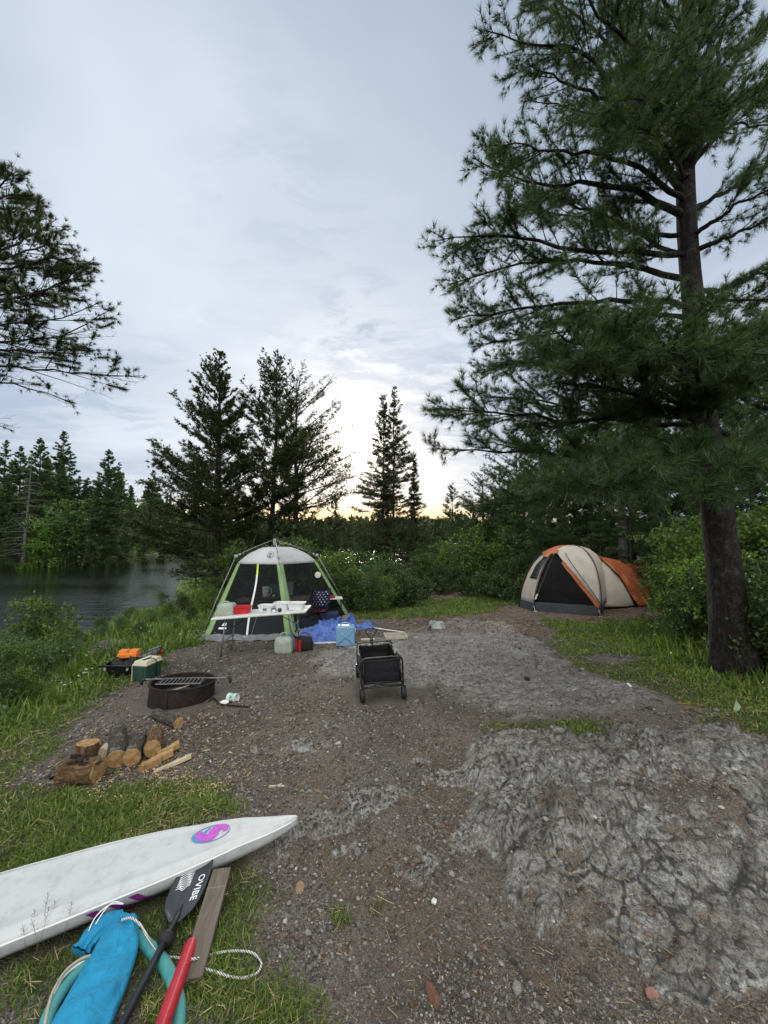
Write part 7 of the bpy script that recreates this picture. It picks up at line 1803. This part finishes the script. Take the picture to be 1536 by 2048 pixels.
def stonemat():
    t = NT('gravel_stone'); rnd = t.n('ShaderNodeNewGeometry').outputs['Random Per Island']; pos = t.n('ShaderNodeNewGeometry').outputs['Position']
    c = t.ramp(rnd, [(0, (.06, .053, .048)), (.22, (.12, .106, .096)), (.45, (.19, .178, .165)), (.68, (.27, .25, .23)), (.84, (.21, .135, .105)), (.90, (.36, .335, .30)), (.98, (.52, .49, .45))], 'CONSTANT')
    n_ = t.noise(pos, 160, 4, .7); c = t.mix(t.ramp(n_, [(.35, .55), (.65, 0)]), c, (.05, .045, .04))
    return t.done(t.bsdf(c, .85, t.bump(n_, .5, .004), 0, .3))
M_stone = stonemat()
n = 230000; x, y, r = scatter(n, 1.1, 11, g, 1.0); z, rk, sl_, gr, cr = ground_fields(x, y)
dn = (1 - gr) * (1 - sl_ * .93) * np.clip(1 - rk * 1.15, 0, 1) * (.35 + .9 * sstep(-.3, .4, perlin(x * 2.3, y * 2.3, 31)))
k = (g.random(n) < dn * .85) & clear(x, y); x, y, z, r = x[k], y[k], z[k], r[k]
size = .0048 * np.maximum(r, 1.4) ** .75 * np.exp(g.normal(size=len(x)) * .45); print('gravel', len(x))
tag(stones('gravel', x, y, z, size, g, M_stone), kind='stuff')
# a few bigger loose stones
n = 1500; x, y, r = scatter(n, 1.2, 9, g, .95); z, rk, sl_, gr, cr = ground_fields(x, y); k = (g.random(n) < (1 - gr) * (1 - sl_) * .9 * np.exp(-((x - .3) / 1.6) ** 2)) & clear(x, y); x, y, z, r = x[k], y[k], z[k], r[k]
tag(stones('loose_stones', x, y, z, np.minimum(.010 * r ** .5 * np.exp(np.abs(g.normal(size=len(x))) * .6), .05), g, M_stone, .6), kind='stuff')
n = 9000; x, y, r = scatter(n, 1.3, 6, g, .95); z, rk, sl_, gr, cr = ground_fields(x, y); k = (g.random(n) < rk * .5 + (1 - gr) * .05) & (x > .2) & (sl_ < .3); x, y, z, r = x[k], y[k], z[k], r[k]
tag(stones('rock_fragments', x, y, z, np.minimum(.007 * r ** .6 * np.exp(np.abs(g.normal(size=len(x))) * .6), .045), g, M_stone, .5), kind='stuff')
# bark chips, sawdust and dry needles
def chips(name, n, r0, r1, dens, ln, wd, mat, lift=.004, flat=True, th=.003):
    x, y, r = scatter(n, r0, r1, g, 1.0); z, rk, sl_, gr, cr = ground_fields(x, y); k = (g.random(n) < dens(x, y, gr, rk, sl_)) & clear(x, y); x, y, z, r = x[k], y[k], z[k], r[k]; n = len(x)
    a = g.uniform(0, 2 * PI, n); L = ln * np.maximum(r, 1.3) ** .6 * np.exp(g.normal(size=n) * .45) / 2; W_ = wd * np.maximum(r, 1.3) ** .6 * g.uniform(.6, 1.4, n) / 2
    u = np.stack([np.cos(a), np.sin(a), g.normal(size=n) * .18], 1) * L[:, None]; v = np.stack([-np.sin(a), np.cos(a), g.normal(size=n) * .25], 1) * W_[:, None]
    P = np.stack([x, y, z + lift + g.random(n) * .006], 1)
    top = np.stack([P - u - v, P + u * 1.1 - v * .6, P + u + v, P - u * .9 + v * .8], 1); bot = top - np.array([0, 0, th])
    Vv = np.concatenate([top, bot], 1).reshape(-1, 3); b_ = np.arange(n)[:, None] * 8
    F_ = np.concatenate([b_ + np.array(q) for q in ((0, 1, 2, 3), (7, 6, 5, 4), (0, 4, 5, 1), (1, 5, 6, 2), (2, 6, 7, 3), (3, 7, 4, 0))])
    print(name, n); return mesh_np(name, Vv, F_, None, mat)
def chipmat(nm, stops):
    t = NT(nm); rnd = t.n('ShaderNodeNewGeometry').outputs['Random Per Island']; return t.done(t.bsdf(t.ramp(rnd, stops), .85, None, 0, .2))
M_chip = chipmat('wood_chips', [(0, (.08, .05, .03)), (.4, (.15, .10, .065)), (.7, (.26, .18, .11)), (.9, (.42, .32, .20)), (1, (.60, .50, .35))])
M_dry = chipmat('dry_needles', [(0, (.10, .055, .03)), (.5, (.22, .13, .07)), (.85, (.34, .25, .15)), (1, (.48, .40, .28))])
fpx, fpy = -2.35, 3.75
def dchip(x, y, gr, rk, sl_): return np.clip(1.0 * np.exp(-(((x - fpx) / .9) ** 2 + ((y - fpy) / .55) ** 2)) + .5 * np.exp(-(((x - fpx) / 1.4) ** 2 + ((y - 4.6) / .8) ** 2)) + .012 * (1 - gr) * (1 - sl_ * .8), 0, 1)
tag(chips('wood_chips', 60000, 1.2, 11, dchip, .011, .005, M_chip), kind='stuff')
def dsaw(x, y, gr, rk, sl_): return np.clip(np.exp(-(((x + 2.0) / .55) ** 2 + ((y - 3.25) / .28) ** 2)) + .8 * np.exp(-(((x + 1.55) / .3) ** 2 + ((y - 3.2) / .22) ** 2)), 0, 1) * sstep(-.1, .5, perlin(x * 4, y * 4, 44) + .4 * perlin(x * 13, y * 13, 45))
tag(chips('sawdust', 42000, 2.4, 5, dsaw, .0045, .003, chipmat('sawdust', [(0, (.42, .30, .12)), (1, (.68, .54, .28))]), .022, th=.001), kind='stuff')
tag(chips('dry_needles', 70000, 1.15, 10, lambda x, y, gr, rk, sl_: (.16 + .35 * sstep(.0, .5, perlin(x * 1.4, y * 1.4, 61))) * (1 - gr * .6) * (1 - sl_ * .8), .020, .0012, M_dry, .003, th=.001), kind='stuff')
tag(chips('dry_straw', 26000, 1.2, 9, lambda x, y, gr, rk, sl_: np.clip(gr * 1.2, 0, 1) * .8 * (perlin(x * 2.2, y * 2.2, 71) > -.1), .030, .0016, chipmat('straw', [(0, (.20, .15, .07)), (.6, (.34, .28, .14)), (1, (.50, .43, .25))]), .018, th=.0008), kind='stuff')
tag(chips('forest_litter', 60000, 9, 22, lambda x, y, gr, rk, sl_: np.clip(1 - gr, 0, 1) * .6 * (x > 0), .012, .006, chipmat('brown_litter', [(0, (.14, .07, .04)), (1, (.32, .19, .12))]), .003), kind='stuff')

# single small things that catch the eye on the ground
def bit(name, label, cat, px_, py_, size, mat, rz_=0, bevel=.002, up=0, tilt=(0, 0)):
    p = Vector(gp(px_, py_)); m = MB(); m.box((0, 0, size[2] / 2), size, taper=.85); o = m.build(name, mat, None, bevel=bevel); o.location = p + Vector((0, 0, up)); o.rotation_euler = (tilt[0], tilt[1], rz_); return tag(o, label, cat)
bit('white_scrap', 'small upright white scrap at the grass edge beyond the bedrock', 'scrap', 1258, 1372, (.03, .06, .012), M_whitep, .4, .002, .01, (.5, 0))
bit('yellow_splinter', 'pale yellow wood splinter on the dirt above the board tip', 'splinter', 553, 1574, (.13, .016, .012), M_palew, .05)
def blob(name, label, cat, px_, py_, sx, sy, sz, mat, seed, rz_=0):
    p = Vector(gp(px_, py_)); n = 12; vs = []; fs = []
    for j in range(7):
        for i in range(n):
            th, ph = 2 * PI * i / n, PI * j / 6; d_ = Vector((math.sin(ph) * math.cos(th), math.sin(ph) * math.sin(th), math.cos(ph))); k_ = 1 + .3 * noise1(d_.x * 2 + seed, d_.y * 2 + d_.z, 3) + .12 * noise1(d_.x * 6 + seed, d_.y * 6 + d_.z * 5, 4); vs.append((d_.x * sx * k_, d_.y * sy * k_, d_.z * sz * k_))
    fs = [(j * n + i, j * n + (i + 1) % n, (j + 1) * n + (i + 1) % n, (j + 1) * n + i) for j in range(6) for i in range(n)]
    m = MB(); m.add(vs, fs); o = m.build(name, mat, None, smooth=False); o.location = p + Vector((0, 0, sz * .5)); o.rotation_euler = (0, 0, rz_); return tag(o, label, cat)
blob('bark_piece', 'rust brown flake of bark near the bottom edge of the gravel', 'bark', 866, 1995, .022, .05, .012, simple('rust_bark', (.13, .06, .035), .9, .4, 30, .8), 1, .2)
blob('tan_chip', 'tan wood flake on the gravel right of the grey plank', 'bark', 600, 1776, .025, .045, .006, simple('tan_flake', (.24, .16, .09), .9, .3, 30), 2)
blob('pine_cone', 'dark pine cone lying on the smooth bedrock', 'cone', 1054, 1360, .03, .055, .03, simple('cone_brown', (.04, .03, .024), .9, .5, 40, 1), 3, .3)
blob('pale_stone', 'chalky white pebble on the gravel below the nubs of rock', 'stone', 868, 1805, .014, .013, .011, simple('chalk', (.62, .62, .58), .8), 4)
blob('red_stone', 'pinkish red flat stone on the lower part of the rough rock', 'stone', 1305, 1990, .03, .022, .010, simple('pink_stone', (.27, .14, .11), .8, .3, 30), 5, .8)
blob('grey_cobble', 'rounded blue grey cobble on the gravel left of the rock nubs', 'stone', 715, 1707, .02, .028, .016, simple('cobble', (.14, .145, .15), .8, .3, 30), 6, .4)
for i, (a_, b_, rz_) in enumerate([(1362, 1408, .1), (1374, 1416, .3), (1395, 1409, -.3)]):
    tag(blob('fallen_leaf', 'x', 'leaf', a_, b_, .055, .022, .005, simple('orange_dead_leaf', (.24, .10, .05), .8, .3, 20), 7 + i, rz_), ['orange dead leaf on dark soil below the big pine, left one', 'orange dead leaf on dark soil, lower of the three', 'orange dead leaf closest to the grass under the pine'][i], 'leaf')
p = Vector(gp(1470, 1424)) + Vector((0, 0, .05))
lf = mgrid(lambda u, v: Vector(((u - .5) * .075 * math.sin(PI * (.08 + .9 * v)) + .02 * math.sin(v * 3), -.02 * v, (v - .5) * .12 + .02 * math.sin(PI * u))), 8, 12, 'pale_leaf', simple('pale_leaf', (.36, .50, .30), .6, .15, 20), None, solid=.002); lf.location = p; tag(lf, 'pale mint curled leaf in the grass by the right edge', 'leaf')
# seed stalks standing before the board
g2 = random.Random(4); root = empty('seed_stalks', 'thin purple brown grass seed stalks standing before the white board', 'grass stalks', tuple(Vector(gp(80, 1900))))
for i in range(7):
    b_ = Vector((g2.uniform(-.07, .09), g2.uniform(-.05, .03), 0)); t_ = b_ + Vector((g2.uniform(-.04, .04), g2.uniform(-.02, .04), g2.uniform(.15, .23))); P = bez([b_, b_.lerp(t_, .5) + Vector((.006, 0, 0)), t_], 14)
    m = MB(); m.tube(P, .0008, 4); st_o = m.build('stalk', simple('stalk', (.14, .13, .07), .8), root); h_ = MB(); h_.tube([P[-4], P[-1]], .0006, 3)
    for k in range(11):
        f_ = k / 11; q = P[-5].lerp(P[-1], f_); a_ = k * 2.4; L_ = .010 * (1 - f_) + .003; e_ = q + Vector((math.cos(a_) * L_, math.sin(a_) * L_, .006)); h_.tube([q, e_], .0004, 3); h_.tube([e_, e_ + (e_ - q) * .35 + Vector((0, 0, .003))], [.0011, .0004], 4)
    h_.build('seed_head', simple('seed_head', (.16, .12, .12), .8), st_o)
